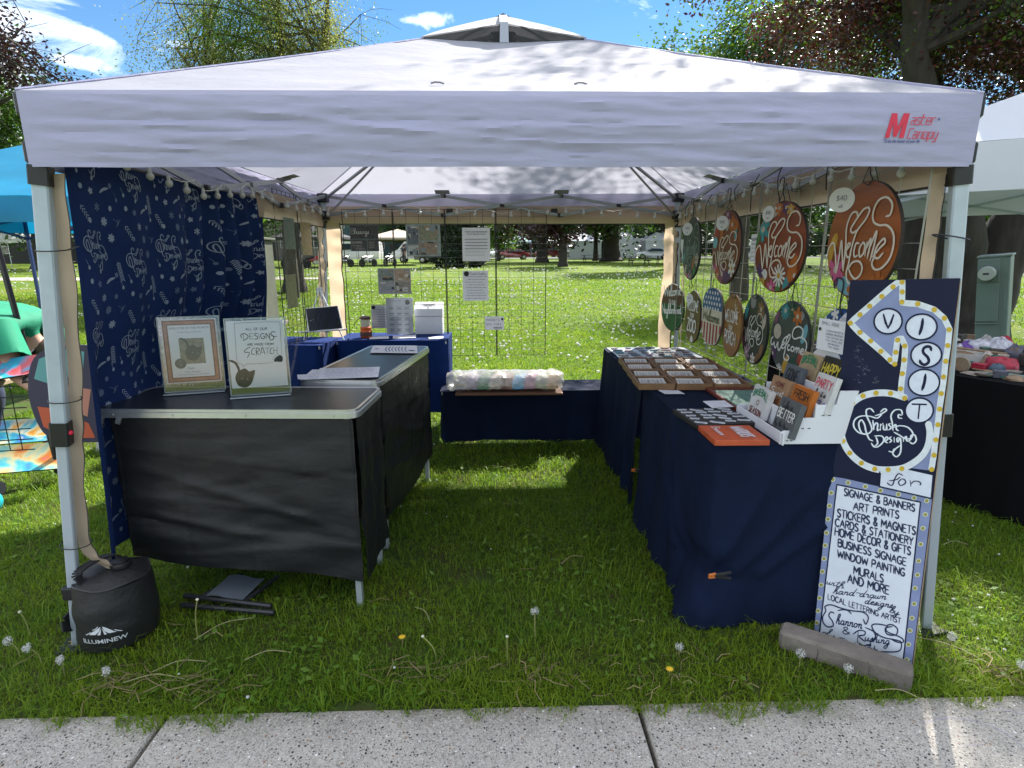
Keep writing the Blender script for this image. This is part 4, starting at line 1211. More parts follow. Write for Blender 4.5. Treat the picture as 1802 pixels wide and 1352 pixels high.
def sheet(F, x0, y0, x1, y1, parent, mat=PAPER, z=.0006, name='paper'):
 g = G(); g.box((x0, y0, z-.0004), (x1, y1, z), F); return g.build(name, mat, parent)
sheet(S1, .012, .036, .228, .315, h1)
m1 = hom([(110, 180), (765, 140), (800, 870), (190, 925)])
def mp1(x, y, h): u, v = m1(x, y); return S1(.012+.216*u, .036+.279*v, .0008+h)
COP = M('copper_border', (.58, .25, .15), .45, var=.3, vscale=60); COPD = M('copper_dark', (.20, .075, .05), .5)
g = G()
fr = lambda a, b: [S1(.012+.216*u, .036+.279*v, b) for u, v in a]
def framering(g, i, o, h):
 O = [(o, o*.78), (1-o, o*.78), (1-o, 1-o*.78), (o, 1-o*.78)]; I = [(i, i*.78), (1-i, i*.78), (1-i, 1-i*.78), (i, 1-i*.78)]
 vs = [S1(.012+.216*u, .036+.279*v, .0008+h) for u, v in O+I]
 g.add(vs, [(k, (k+1) % 4, 4+(k+1) % 4, 4+k) for k in range(4)])
framering(g, .12, .02, .0006); g.build('copper_border', COP, h1)
g = G(); framering(g, .045, .03, .0012); framering(g, .115, .098, .0012); g.build('border_line', COPD, h1)
GRY = M('grey_ink', (.16, .17, .24), .6)
def P1(u, v, h): return S1(.012+.216*u, .036+.279*v, .0008+h)
g = G()
bfont(g, 'EMPLOYEE OF THE MONTH', P1, .5, .845, .034, width=.70, center=True); bfont(g, 'Outstanding contributions', P1, .5, .79, .02, width=.44, center=True)
bfont(g, 'Clark', P1, .46, .215, .035, width=.13, center=True); bfont(g, 'Paper Manager', P1, .49, .165, .02, width=.28, center=True); bfont(g, 'Supervising all paper and card activities', P1, .5, .125, .018, width=.56, center=True)
g.build('lettering', GRY, h1)
g = G(); rect2(g, .29, .30, .74, .70, P1, .0008); g.build('photo', M('photo_beige', (.38, .33, .24), .6, var=.4, vscale=80), h1)
# cat shaped planter silhouettes (flat print)
def cat(g, mp_, x, y, s):
 hd = [(0, 0), (-.28, .1), (-.42, .38), (-.40, .62), (-.28, .80), (.05, .96), (.28, .82), (.55, .90), (.52, .62), (.40, .25), (.2, .05)]
 pts = cr_([np.array(p) for p in hd+[hd[0]]], 4)
 blob(g, [(x+a*s, y-b*s) for a, b in pts[:-1]], mp_, z=.0014)
 ribbon(g, cr_([np.array((x+a*s, y-b*s)) for a, b in ((-.22, .72), (-.30, 1.0), (-.45, 1.22), (-.72, 1.32))], 6), .12*s, mp_, z=.0014)
g = G(); cat(g, mp1, 485, 655, 195); g.build('planter_print', M('planter_grey', (.10, .105, .085), .6), h1)
g = G(); blob(g, circ(345, 690, 66, 20, 58), mp1, z=.0014); g.build('seal_print', M('seal_grey', (.13, .125, .115), .5), h1)
g = G(); trace(g, "318,700 335,675 350,690 345,705 375,690|330,715 350,712 365,715|325,665 345,655 368,665", mp1, 3, z=.0022)
trace(g, "478,560 486,556 492,562|540,575 547,570 552,576", mp1, 6, z=.0022); g.build('seal_lettering', M('grey_light', (.4, .39, .37), .6), h1)
sheet(S2, .006, .030, .228, .315, h2)
m2 = hom([(903, 195), (1580, 150), (1650, 905), (985, 980)])
def mp2(x, y, h): u, v = m2(x, y); return S2(.006+.222*u, .030+.285*v, .0008+h)
g = G()
trace(g, "1055,668 1040,640 1012,250 1012,225 1035,213 1300,190 1525,180 1548,190 1553,215 1575,560|1055,668 1075,685 1110,690 1118,720 1158,682 1250,676 1480,652", mp2, 3.2, k=4)
def W2(x, y, h, s, width, wt=.11, **k): 
 letter(g, s, lambda a, b, hh: mp2(x+a, y-b-a*.06*-1*-1, hh), 0, 0, h, width=width, wt=wt, **k)
W2(1145, 290, 26, 'ALL OF OUR', 255, .2); W2(1165, 468, 26, 'ARE MADE FROM', 312, .22)
trace(g, "1115,335 1120,405|1095,385 1090,345 1130,330 1165,345 1175,365 1150,395 1115,408|1192,330 1195,390|1192,330 1235,325|1193,358 1230,355|1195,390 1240,385|1285,325 1262,322 1255,345 1285,358 1285,385 1250,388|1303,322 1308,384|1370,325 1340,322 1325,350 1340,380 1370,372 1370,352 1350,352|1392,380 1388,318 1430,370 1425,312|1500,300 1465,295 1442,320 1470,345 1478,375 1450,392 1425,380|1450,340 1490,350 1515,345", mp2, 9)
trace(g, "1205,482 1150,510 1130,545 1190,550 1165,612|1255,490 1225,510 1220,560 1255,565|1275,580 1272,500 1305,495 1308,520 1278,535 1310,570|1322,565 1345,480 1375,560|1330,540 1365,535|1378,490 1432,482|1405,487 1408,555|1462,480 1440,500 1440,545 1468,548|1478,475 1480,550|1518,465 1520,555|1480,515 1518,508", mp2, 8)
cat(g, mp2, 1125, 960, 235)
blob(g, [(1480, 640), (1495, 600), (1530, 572), (1555, 560), (1582, 575), (1588, 610), (1578, 640)], mp2, z=.0016)
trace(g, "1500,605 1475,580|1495,620 1460,612|1515,585 1500,565|1540,570 1532,548", mp2, 5)
g.build('lettering', M('charcoal_ink', (.022, .020, .020), .6), h2)
g = G(); trace(g, "1098,855 1105,850 1112,857|1165,860 1172,855 1178,862", mp2, 6, z=.003); g.build('planter_eyes', M('grey_light', (.4, .39, .37), .6), h2)

# papers on the counters
def flatsheet(label, pts, z, lines=0, group=None, dark=False, stack=1, seed=0):
 c = np.mean(np.array([(*p, 0) for p in pts], float), 0)
 t = thing('paper_sheet', label, 'paper', (c[0], c[1], z), group)
 m = hom([(0, 1), (1, 1), (1, 0), (0, 0)], tuple(pts))
 def f(u, v, h=0): x, y = m(u, v); return V(x, y, z+h+.0015*math.sin(3*u+seed)*u*v)
 g = G(); g.grid(lambda u, v: f(u, v, .0015), 6, 6); g.grid(lambda u, v: f(u, v, 0), 6, 6); g.build('paper', PAPER, t, True)
 if lines:
  g = G(); r = random.Random(seed)
  for i in range(lines):
   y = .9-.8*i/max(1, lines-1)
   x0 = r.uniform(.06, .15); x1 = r.uniform(.6, .95)
   xs = x0
   while xs < x1:
    l = r.uniform(.03, .1); ribbon(g, [np.array((xs, y)), np.array((xs+l*.5, y+.004)), np.array((xs+l, y))], .022, lambda a, b, h: f(a, b, .002+h), z=.0002); xs += l+.025
  g.build('print', GRY, t)
 return t, f
pa, fa = flatsheet('laminated price sheet lying at the far end of the back counter', [(-.84, 1.655), (-.56, 1.64), (-.515, 1.355), (-.80, 1.385)], .905, 0)
g = G()
for i in range(7):
 trace(g, f"{.35+.07*i:.2f},{.80:.2f} {.32+.07*i:.2f},.45 {.36+.07*i:.2f},.15", lambda a, b, h: fa(a, b, .002+h), .022, z=.0003)
blob(g, circ(.88, .3, .07), lambda a, b, h: fa(a, b, .002+h)); blob(g, circ(.12, .5, .05), lambda a, b, h: fa(a, b, .002+h))
g.build('print', GRY, pa)
flatsheet('white order form at the near end of the back counter, overlapping another', [(-.955, .925), (-.655, .955), (-.612, .70), (-.88, .665)], .905, 9, seed=3)
flatsheet('second sheet tucked under the order form on the back counter', [(-.985, .90), (-.80, .905), (-.78, .69), (-.965, .66)], .9035, 6, seed=5)
flatsheet('small leaflet peeking out at the junction of the two dark counters', [(-1.02, .78), (-.90, .80), (-.87, .70), (-.98, .675)], .9025, 3, seed=8)
flatsheet('loose white sheet in front of the lantern on the back table', [(-1.12, 2.78), (-.96, 2.80), (-.93, 2.66), (-1.08, 2.63)], .804, 3, seed=9)
flatsheet('white flyers fanned in front of the white box on the back table', [(-.93, 2.83), (-.74, 2.86), (-.72, 2.70), (-.90, 2.66)], .804, 3, seed=11)
flatsheet('white folded note at the right end of the back table', [(-.62, 2.72), (-.50, 2.76), (-.49, 2.66), (-.60, 2.62)], .804, 0, seed=12)

# ------------------------------------------------------------------ things on the rear tables
t = thing('donation_box', 'white metal box with slanted lid standing at the right end of the back table', 'box', (-.63, 2.98, .803))
g = G(); Fb = rotz((-.755, 2.93, .803), 0)
wb, db = .235, .15
side_poly = [(0, 0), (db, 0), (db, .262), (.075, .262), (0, .205)]
Fs = Fr(Fb.o, (0, 1, 0), (0, 0, 1), (1, 0, 0)); WB = M('white_box_paint', (.62, .64, .68), .5)
g.prism([(0, 0), (db, 0), (db, .150), (0, .150)], 0, wb, Fs); g.build('body', WB, t)
g = G(); g.prism([(-.004, .154), (db+.003, .154), (db+.003, .262), (.07, .262), (-.004, .215)], -.003, wb+.003, Fs); g.build('lid', WB, t)
g = G()
ln = unit(V(0, .074, .047)); Fsl = Fr(Fb(0, -.004, .215), (1, 0, 0), ln, np.cross((1, 0, 0), ln))
rect2(g, .07, .052, .165, .064, lambda a, b, h: Fsl(a, b, h), .0012); g.build('slot', INK, t)
g = G(); trace(g, ".08,.035 .10,.045 .11,.03 .13,.045 .15,.035", lambda a, b, h: Fsl(a, b, h), .004); g.ball(Fsl(.118, .015, .003), .004); g.build('lettering', INK, t)
# orange lantern / jar
t = thing('camping_lantern', 'small lantern with orange base and clear top beside the price sheets', 'lantern', (-1.135, 2.75, .803))
Fl_ = Fr((-1.135, 2.75, .803), (1, 0, 0), (0, 1, 0), (0, 0, 1))
g = G(); g.lathe([(.042, 0), (.048, .01), (.048, .05), (.044, .055), (.044, .085), (.04, .09)], Fl_, 20); g.build('base', M('lantern_orange', (.62, .10, .01), .4), t, 35)
g = G(); g.lathe([(.0485, .012), (.0492, .02), (.0492, .045), (.0485, .05)], Fl_, 20); g.build('grip_band', M('lantern_brown', (.10, .04, .03), .5), t, 35)
g = G(); g.lathe([(.037, .09), (.038, .15)], Fl_, 20); g.build('globe', M('frosted_plastic', (.55, .50, .46), .3, alpha=.7), t, True)
g = G(); g.lathe([(.038, .15), (.044, .155), (.044, .168), (.03, .175), (.0, .177)], Fl_, 20); g.build('cap', M('lantern_brown', (.10, .04, .03), .5), t, 35)
g = G(); g.tube(cr_([V(-1.175, 2.75, .965), V(-1.215, 2.74, .93), V(-1.225, 2.74, .90), V(-1.20, 2.745, .885)], 5), .003, 6); g.build('handle', INK, t, True)
# price sheets in holders
def upsheet(name, label, cat_, F, wd, ht, art, logo=None, rows=7, seed=0, holder=False, mat=PAPER, group=None, z=0):
 t = thing(name, label, cat_, tuple(F.o), group)
 g = G(); g.grid(lambda u, v: F(wd*u, ht*v, .002*math.sin(u*3+seed)), 5, 5); g.build('paper', mat, t, True)
 if holder:
  g = G(); g.box((-.006, -.006, .004), (wd+.006, ht+.006, .006), F); g.build('sleeve', ACR, t)
 r = random.Random(seed); g = G(); mf = lambda x, y, h: F(x, y, .0028+h)
 if rows:
  for i in range(rows):
   y = ht*(.80-.72*i/max(1, rows-1)); xs = wd*r.uniform(.1, .2); xe = wd*r.uniform(.75, .9)
   while xs < xe:
    l = wd*r.uniform(.04, .14); ribbon(g, [np.array((xs, y)), np.array((xs+l*.5, y)), np.array((xs+l, y))], ht*.014, mf, taper=False); xs += l+wd*.03
 if art: art(g, mf, wd, ht)
 g.build('print', GRY, t)
 if logo:
  g = G(); blob(g, circ(wd*logo[0], ht*logo[1], wd*logo[2]), mf, z=.0022); g.build('logo_disc', INK, t)
 return t
def boxes(g, mf, wd, ht):
 for i in range(5):
  for j in range(3):
   x, y = wd*(.1+.28*j), ht*(.08+.15*i)
   for a, b in (((x, y), (x+wd*.22, y)), ((x, y+ht*.08), (x+wd*.22, y+ht*.08))):
    ribbon(g, [np.array(a), np.array(b)], wd*.008, mf, taper=False)
   ribbon(g, [np.array((x+wd*.03, y+ht*.04)), np.array((x+wd*.18, y+ht*.04))], ht*.02, mf, taper=False)
 bfont(g, 'Custom Signs', mf, wd*.4, ht*.91, ht*.035, center=True)
Fp = lean(rotz((-.985, 2.86, .812), 0), 6); Fp.z = unit(np.cross(Fp.x, Fp.y))
upsheet('price_sheet', 'larger printed price sheet with boxes in a clear stand next to the white box', 'paper', Fp, .225, .305, boxes, (.80, .88, .09), 0, 1, True)
Fp = lean(rotz((-1.118, 2.90, .86), 0), 6); Fp.z = unit(np.cross(Fp.x, Fp.y))
upsheet('price_sheet', 'smaller price sheet behind the lantern, left of the larger sheet', 'paper', Fp, .15, .195, None, (.13, .90, .11), 8, 2, True)
g = G(); g.tube([(-1.05, 2.93, .86), (-1.05, 2.98, .803)], .003, 5)
# easel with tablet
t = thing('tablet_easel', 'small white wire easel holding up the dark tablet on the side table', 'easel', (-1.43, 2.60, .803))
WW = M('white_metal', (.62, .63, .64), .4)
ap = V(-1.505, 2.80, 1.20)
for e in ((-1.60, 2.60, .805), (-1.28, 2.60, .805), (-1.50, 2.98, .805)):
 g = G(); g.tube([ap, e], .006, 6); g.build('leg', WW, t, True)
g = G(); g.bbox((ap[0]-.028, ap[1]-.012, ap[2]-.035), (ap[0]+.028, ap[1]+.012, ap[2]+.01), .006); g.build('head', WW, t)
g = G(); g.tube([(-1.635, 2.585, .872), (-1.235, 2.555, .895)], .007, 6); g.build('ledge', WW, t, True)
g = G(); g.ball((-1.635, 2.55, .815), .009); g.ball((-1.235, 2.56, .815), .009); g.build('rubber_foot', BLKP, t, True)
t = thing('tablet', 'black screened tablet leaning on the white easel', 'tablet', (-1.42, 2.60, .88))
m = hom([(0, 1), (1, 1), (1, 0), (0, 0)], ((-1.585, 1.055), (-1.325, 1.075), (-1.275, .90), (-1.545, .875)))
def tabf(u, v, h): x, z = m(u, v); return V(x, 2.575+.08*(z-.88)/.18*1.0-h, z)
def slab_(g, i, h0, h1):
 c = [(i, i), (1-i, i), (1-i, 1-i), (i, 1-i)]
 vs = [tabf(u, v, h0) for u, v in c]+[tabf(u, v, h1) for u, v in c]
 g.add(vs, [(0, 3, 2, 1), (4, 5, 6, 7)]+[(k, (k+1) % 4, 4+(k+1) % 4, 4+k) for k in range(4)])
g = G(); slab_(g, 0, -.004, .006); g.build('case', M('tablet_white', (.6, .6, .6), .4), t)
g = G(); slab_(g, .025, .006, .0075); g.build('screen', M('tablet_screen', (.008, .008, .009), .12, spec=.6), t)
# wrapped bundle on the low bench
t = thing('wrapped_bundle', 'clear plastic wrapped bundle of colourful boards lying on the low bench', 'bundle', (.02, 2.35, .433))
g = G(); g.bbox((-.37, 2.20, .433), (.445, 2.52, .447), .003); g.build('board', M('brown_board', (.16, .075, .04), .7), t)
PLA = M('cloudy_plastic', (.78, .76, .73), .18, spec=.8, alpha=.55, var=.25, vscale=18, bump=.8, bscale=12, stretch=(1, 1, 2))
def roll(u, v, s=1.):
 a = 2*math.pi*v
 x = -.44+.90*u
 e = 1-max(0, abs(2*u-1)-.9)*2.5
 r = .082*(1+.12*mnoise.noise(Vector((u*14, math.cos(a)*1.6, math.sin(a)*1.6)))+.10*mnoise.noise(Vector((u*30+v*6, math.cos(a)*4, math.sin(a)*4))))*e*s
 z = .449+max(0, .070+r*math.sin(a)*.93); 
 return V(x, 2.36+r*1.6*math.cos(a)-.0, z)
g = G(); g.grid(roll, 90, 24); g.build('plastic_wrap', PLA, t, 30)
cols = [(.45, .42, .40), (.30, .26, .35), (.10, .22, .13), (.45, .40, .33), (.20, .10, .07), (.12, .35, .55), (.40, .20, .28), (.22, .25, .17), (.40, .28, .16)]
for i, c in enumerate(cols):
 g = G(); x0 = -.36+.088*i
 g.grid(lambda u, v: V(x0+.09*u+.02*math.sin(v*5), 2.36+.118*math.cos(math.pi*(.05+.9*v)), .448+.008+.128*math.sin(math.pi*(.05+.9*v))*(.85+.1*math.sin(i*2+u*3))), 4, 12)
 g.build('painted_board', M('roll_colour_%d' % i, c, .7, var=.5, vscale=25, col2=tuple(min(1, k*1.8) for k in c)), t, True)
# ------------------------------------------------------------------ wire grid panels
WIRE = M('black_wire', (.018, .018, .02), .45)
WIREG = M('galvanised_wire', (.32, .31, .27), .4, metal=.5)
def gridpanel(label, p0, p1, z0, z1, cw, ch, mat, group, r=.0022, rf=.0042):
 p0, p1 = V(*p0, 0), V(*p1, 0); d = unit(p1-p0); L_ = np.linalg.norm(p1-p0); nn = V(-d[1], d[0], 0)
 t = thing('grid_panel', label, 'wire panel', (p0[0], p0[1], z0), group)
 P = lambda a, z, o=0: p0+d*a+V(0, 0, z)+nn*o
 g = G()
 g.tube([P(0, z0), P(0, z1)], rf, 6); g.tube([P(L_, z0), P(L_, z1)], rf, 6); g.tube([P(0, z0), P(L_, z0)], r*1.4, 6); g.tube([P(0, z1), P(L_, z1)], r*1.4, 6)
 g.build('frame', mat, t, True)
 n = max(1, round(L_/cw))
 for i in range(1, n):
  g = G(); g.tube([P(L_*i/n, z0), P(L_*i/n, z1)], r, 5, False); g.build('wire', mat, t, True)
 m_ = round((z1-z0)/ch)
 for i in range(1, m_):
  g = G(); z = z0+(z1-z0)*i/m_; g.tube([P(0, z, .003), P(L_, z, .003)], r*.9, 5, False); g.build('wire', mat, t, True)
 return t
xs = [-1.325, -.907, -.477, -.055, .372]
labs = ['black wire panel at the back, hung with dark photo sheets next to the left post', 'black wire panel at the back behind the lantern, second from the left post',
  'black wire panel at the back above the white box', 'black wire panel at the back nearest the middle of the lawn view']
labs = ['leftmost black wire panel on the back wall beside the tan corner strip', 'black wire panel on the back wall, between the chalkboard photos and the house photos',
  'black wire panel on the back wall directly above the white box', 'rightmost black wire panel on the back wall, carrying the small wrinkled price note']
for i in range(4):
 gridpanel(labs[i], (xs[i]+.004, 2.95), (xs[i+1]-.004, 2.95), .61, 1.835, .105, .055, WIRE, 'black wire panels on the back wall', .0015, .0034)
gridpanel('black wire panel on the left wall near the back post, hung with two photo strips', (-1.49, 1.93), (-1.50, 2.36), .86, 1.89, .085, .11, WIRE, 'black wire panels on the left wall', .0017, .0034)
gridpanel('black wire panel in the far left corner beside the rear post', (-1.49, 2.37), (-1.50, 2.85), .86, 1.88, .085, .11, WIRE, 'black wire panels on the left wall', .0017, .0034)
ys = [2.72, 1.99, 1.335, .66, .055]
labr = ['galvanised wire panel on the right wall nearest the back post', 'galvanised wire panel on the right wall behind the second and third round signs', 'galvanised wire panel on the right wall behind the tall brown Welcome sign', 'galvanised wire panel on the right wall nearest the front right leg']
for i in range(4):
 gridpanel(labr[i], (1.43, ys[i]-.006), (1.43, ys[i+1]+.006), .785, 1.862, .145, .09, WIREG, 'galvanised wire panels on the right wall', .0022, .0036)

# photo strips and price notes hung on the panels
def clipping(label, x0, x1, z0, z1, y, tint, seed, text=None, side=None):
 F = Fr((x0, y, z0), (1, 0, 0), (0, 0, 1), (0, -1, 0)) if side is None else Fr((side, x0, z0), (0, 1, 0), (0, 0, 1), (1, 0, 0))
 wd, ht = x1-x0, z1-z0
 t = thing('photo_sheet', label, 'photo', tuple(F.o))
 g = G(); g.box((0, 0, 0), (wd, ht, .002), F); g.build('photo_backing', M('print_tint_%d' % seed, tint, .3, var=.5, vscale=40, col2=tuple(c*1.7+.02 for c in tint), detail=3), t)
 return t, F, wd, ht
t, F, wd, ht = clipping('dark photo collage of chalkboard signs hung on the back panel by the left post', -1.262, -1.028, 1.50, 1.712, 2.94, (.03, .03, .032), 1)
g = G(); mf = lambda x, y, h: F(x, y, .0022+h)
letter(g, 'Blessings', mf, .01, .140, .045, width=.15, wt=.06, track=0); letter(g, 'CHANGE', mf, .012, .062, .018, width=.085, wt=.12)
for i in range(4): letter(g, 'umenw', mf, .015+.01*i, .045-.012*i+.0, .010, width=.08, wt=.1, track=0)
for i in range(4): letter(g, 'nemo', mf, .150, .07-.015*i, .010, width=.05, wt=.1, track=0)
g.build('lettering', M('chalk_print', (.60, .60, .58), .7), t)
g = G(); 
for a, b, c, d in ((0, .095, wd, .1), (.135, 0, .14, .095), (0, 0, .004, ht), (0, ht-.004, wd, ht)): rect2(g, a, b, c, d, mf, .001)
g.build('border_line', M('teal_grey_print', (.14, .19, .19), .5), t)
def collage(F, wd, ht, t, seed, pals):
 r = random.Random(seed)
 for k, (a, b, c, d, col) in enumerate(pals):
  g = G(); g.box((a*wd, b*ht, .002), (c*wd, d*ht, .0028+.0002*k), F)
  g.build('photo', M('photo_%d_%d' % (seed, k), col, .3, var=.6, vscale=50, col2=tuple(x*1.6+.02 for x in col), detail=3), t)
  for q in range(7):
   cc = r.choice(((.45, .45, .43), (.03, .035, .04), (.20, .24, .27), (.30, .20, .13), (.55, .53, .48))); gg = G(); x0 = r.uniform(a, c-.04)*wd; y0 = r.uniform(b, d-.04)*ht; x1 = min(c*wd, x0+r.uniform(.04, .2)*wd); y1 = min(d*ht, y0+r.uniform(.03, .18)*ht)
   gg.add([F(x0, y0, .003+.0003*k+.0001*q), F(x1, y0+r.uniform(-.005, .005), .003+.0003*k+.0001*q), F(x1-r.uniform(0, .01), y1, .003+.0003*k+.0001*q), F(x0, y1, .003+.0003*k+.0001*q)], [(0, 1, 2, 3)]); gg.build('printed_detail', M('pd_%d' % int(sum(cc)*100), cc, .4), t)
t, F, wd, ht = clipping('bright photo collage of painted house windows hung on the back panel', -.80, -.515, 1.455, 1.715, 2.94, (.16, .20, .20), 2)
collage(F, wd, ht, t, 2, [(.05, .38, .36, .93, (.06, .08, .11)), (.38, .50, .93, .96, (.14, .15, .10)), (.05, .04, .34, .34, (.30, .34, .36)), (.37, .06, .90, .46, (.17, .12, .09))])
t, F, wd, ht = clipping('four photo collage of grey stone and plaques hung low on the back panel', -1.052, -.775, 1.145, 1.36, 2.94, (.25, .26, .25), 3)
collage(F, wd, ht, t, 3, [(.03, .48, .49, .97, (.14, .16, .15)), (.51, .50, .97, .97, (.26, .19, .14)), (.03, .03, .49, .46, (.20, .20, .22)), (.51, .03, .97, .48, (.16, .15, .13))])
t, F, wd, ht = clipping('narrow teal and grey photo strip high on the left wall panel', 2.05, 2.25, 1.51, 1.72, 0, (.10, .14, .12), 4, side=-1.478)
t, F, wd, ht = clipping('cream and brown photo strip high on the left wall panel beside the rear post', 2.39, 2.62, 1.47, 1.71, 0, (.22, .17, .09), 5, side=-1.482)
t, F, wd, ht = clipping('lower photo strip on the left wall panel', 1.99, 2.19, 1.11, 1.34, 0, (.12, .11, .08), 6, side=-1.478)
Fp = Fr((-.335, 2.942, 1.415), (1, 0, 0), (0, 0, 1), (0, -1, 0))
def bold(g, mf, wd, ht):
 bfont(g, 'SHRUSH CUSTOM SIGNAGE', mf, wd*.5, ht*.86, ht*.035, width=wd*.8, bold=.03, center=True) if False else bfont(g, 'YOUR CUSTOM SIGNAGE', mf, wd*.5, ht*.86, ht*.04, width=wd*.8, bold=.03, center=True)
 bfont(g, 'IN ANY SIZE OR COLOR', mf, wd*.5, ht*.795, ht*.035, width=wd*.66, bold=.02, center=True)
 for i in range(6):
  ribbon(g, [np.array((wd*.1, ht*(.66-.095*i))), np.array((wd*.5, ht*(.66-.095*i))), np.array((wd*(.9 if i < 4 else .8), ht*(.66-.095*i)))], ht*(.018 if i < 4 else .008), mf, taper=False)
upsheet('notice_sheet', 'upper white notice with bold centred lines hung on the back panel', 'notice', Fp, .232, .272, bold, None, 0, 4)
Fp = Fr((-.338, 2.942, 1.085), (1, 0, 0), (0, 0, 1), (0, -1, 0))
upsheet('notice_sheet', 'lower white notice with a round black logo hung on the back panel', 'notice', Fp, .216, .252, lambda g, mf, w_, h_: letter(g, 'Custom Graphics', mf, w_*.30, h_*.87, h_*.07, width=w_*.62, wt=.12, track=0), (.15, .90, .10), 9, 5)
Fp = Fr((-.155, 2.942, .835), (1, 0, 0), (0, 0, 1), (0, -1, 0))
upsheet('notice_sheet', 'small wrinkled handwritten note hung lowest on the back panel', 'notice', Fp, .165, .115, lambda g, mf, w_, h_: (letter(g, 'MAGNETS', mf, w_*.08, h_*.66, h_*.16, width=w_*.66, wt=.14), letter(g, '$3 EA  2 FOR $5', mf, w_*.08, h_*.34, h_*.14, width=w_*.8, wt=.14), letter(g, 'nemnam', mf, w_*.45, h_*.1, h_*.2, width=w_*.45, wt=.14, track=0)), (.90, .80, .06), 0, 6)
Fp = Fr((1.405, 1.355, 1.42), (0, -1, 0), (0, 0, 1), (-1, 0, 0))
upsheet('notice_sheet', 'small white notice hung between the second and third round Welcome signs', 'notice', Fp, .115, .155, lambda g, mf, w_, h_: (bfont(g, 'WALL HANGERS', mf, w_*.5, h_*.78, h_*.11, width=w_*.85, bold=.03, center=True), bfont(g, 'custom colors available', mf, w_*.5, h_*.64, h_*.07, width=w_*.8, center=True)), None, 6, 7)

# ------------------------------------------------------------------ round wooden signs
CREAM = M('cream_paint', (.70, .62, .53), .6)
WPAINT = M('white_paint', (.74, .74, .72), .6)
pal = dict(orange=(.48, .13, .015), pink=(.60, .10, .26), teal=(.05, .32, .36), lblue=(.20, .48, .56), purple=(.09, .03, .13), plum=(.22, .07, .16), white=(.72, .72, .70), cream=(.55, .48, .40),
           green=(.06, .24, .06), yellow=(.58, .33, .04), grey=(.28, .28, .29), dgreen=(.02, .10, .06), mauve=(.35, .22, .30), red=(.40, .05, .04), navy=(.02, .05, .12), brown=(.25, .12, .05))
def PM(n): return M('paint_'+n, pal[n], .55, var=.25, vscale=40)
def disc(label, cx, cy, cz, r, base, yaw, art, edge=(.02, .018, .016), rz_=None, tagz=None, hook=True, group='round hand painted wooden signs on the right wall', shape=None, dangle=None, thick=.014, tagrot=0):
 """yaw: direction the face turns to, degrees from -X towards -Y"""
 a = math.radians(yaw)
 nrm = V(-math.cos(a), -math.sin(a), 0); xx = V(math.sin(a), -math.cos(a), 0)      # reading direction
 t = thing('round_sign', label, 'sign', (cx, cy, cz), group)
 F = Fr((cx, cy, cz), xx, (0, 0, 1), nrm)
 poly = shape or circ(0, 0, r, 56)
 g = G(); n = len(poly); sc = lambda k: [(x*k, y*k) for x, y in poly]
 rings = [(sc(.985), -thick), (sc(1), -thick+.002), (sc(1), -.002), (sc(.988), 0)]
 vs = [F(x, y, z) for pl, z in rings for x, y in pl]
 g.add(vs, [tuple(range(n))]+[(k*n+i, k*n+(i+1) % n, (k+1)*n+(i+1) % n, (k+1)*n+i) for k in range(3) for i in range(n)])
 g.build('edge', M('sign_edge_%d' % int(edge[0]*1000), edge, .7), t)
 g = G(); blob(g, sc(.988), lambda x, y, h: F(x, y, .0001)); g.build('face', base, t)
 layers = {}
 art(F, layers, r)
 for k, (gg, mat) in layers.items(): gg.build(k if not k.startswith('_') else 'painted_flower', mat, t)
 if tagz is not None:
  tx, tz, tr = tagz
  g = G(); Ft = Fr(F(tx, tz, .004+tr*abs(math.sin(math.radians(tagrot)))), unit(xx*math.cos(math.radians(tagrot))+nrm*math.sin(math.radians(tagrot))), (0, 0, 1), unit(np.cross(xx*math.cos(math.radians(tagrot))+nrm*math.sin(math.radians(tagrot)), (0, 0, 1.))))
  g.prism(circ(0, 0, tr, 24), 0, .0012, Ft); tg = g.build('price_tag', M('tag_white', (.68, .68, .68), .6), t)
  g = G(); letter(g, '$40', lambda x, y, h: Ft(x, y, .0016+h), 0, -tr*.05, tr*.42, wt=.12, center=True); letter(g, 'sale', lambda x, y, h: Ft(x, y, .0016+h), 0, -tr*.6, tr*.25, wt=.1, center=True, track=0)
  g.build('tag_lettering', GRY, tg)
 # cord and hook
 top = cz+(max(y for x, y in poly))
 if hook:
  kx = F(0, 0, -thick/2)
  hz = dangle or top+.085
  g = G()
  for sx in (-1, 1): g.tube([F(sx*r*.22, top-cz-r*.03, -thick/2), V(kx[0], kx[1], hz)], .0016, 4)
  g.build('hanging_wire', WIRE, t, True)
 return t, top
def swoosh(F, L, r, mat=None, wt=.045, squash=1., dy=0., data=WELC, sc=1.0, dx=0.):
 g = G()
 for st in data.split('|'):
  p = [np.array([float(q) for q in a.split(',')]) for a in st.split()]
  p = [np.array((((q[0]-1198)/298+dx)*sc, (-(q[1]-665)/475*squash+dy)*sc)) for q in p]
  ribbon(g, cr_(p, 6), wt*.95, lambda x, y, h: F(x*r, y*r, .0022+h), cal=.2)
 L['lettering'] = (g, mat or CREAM)
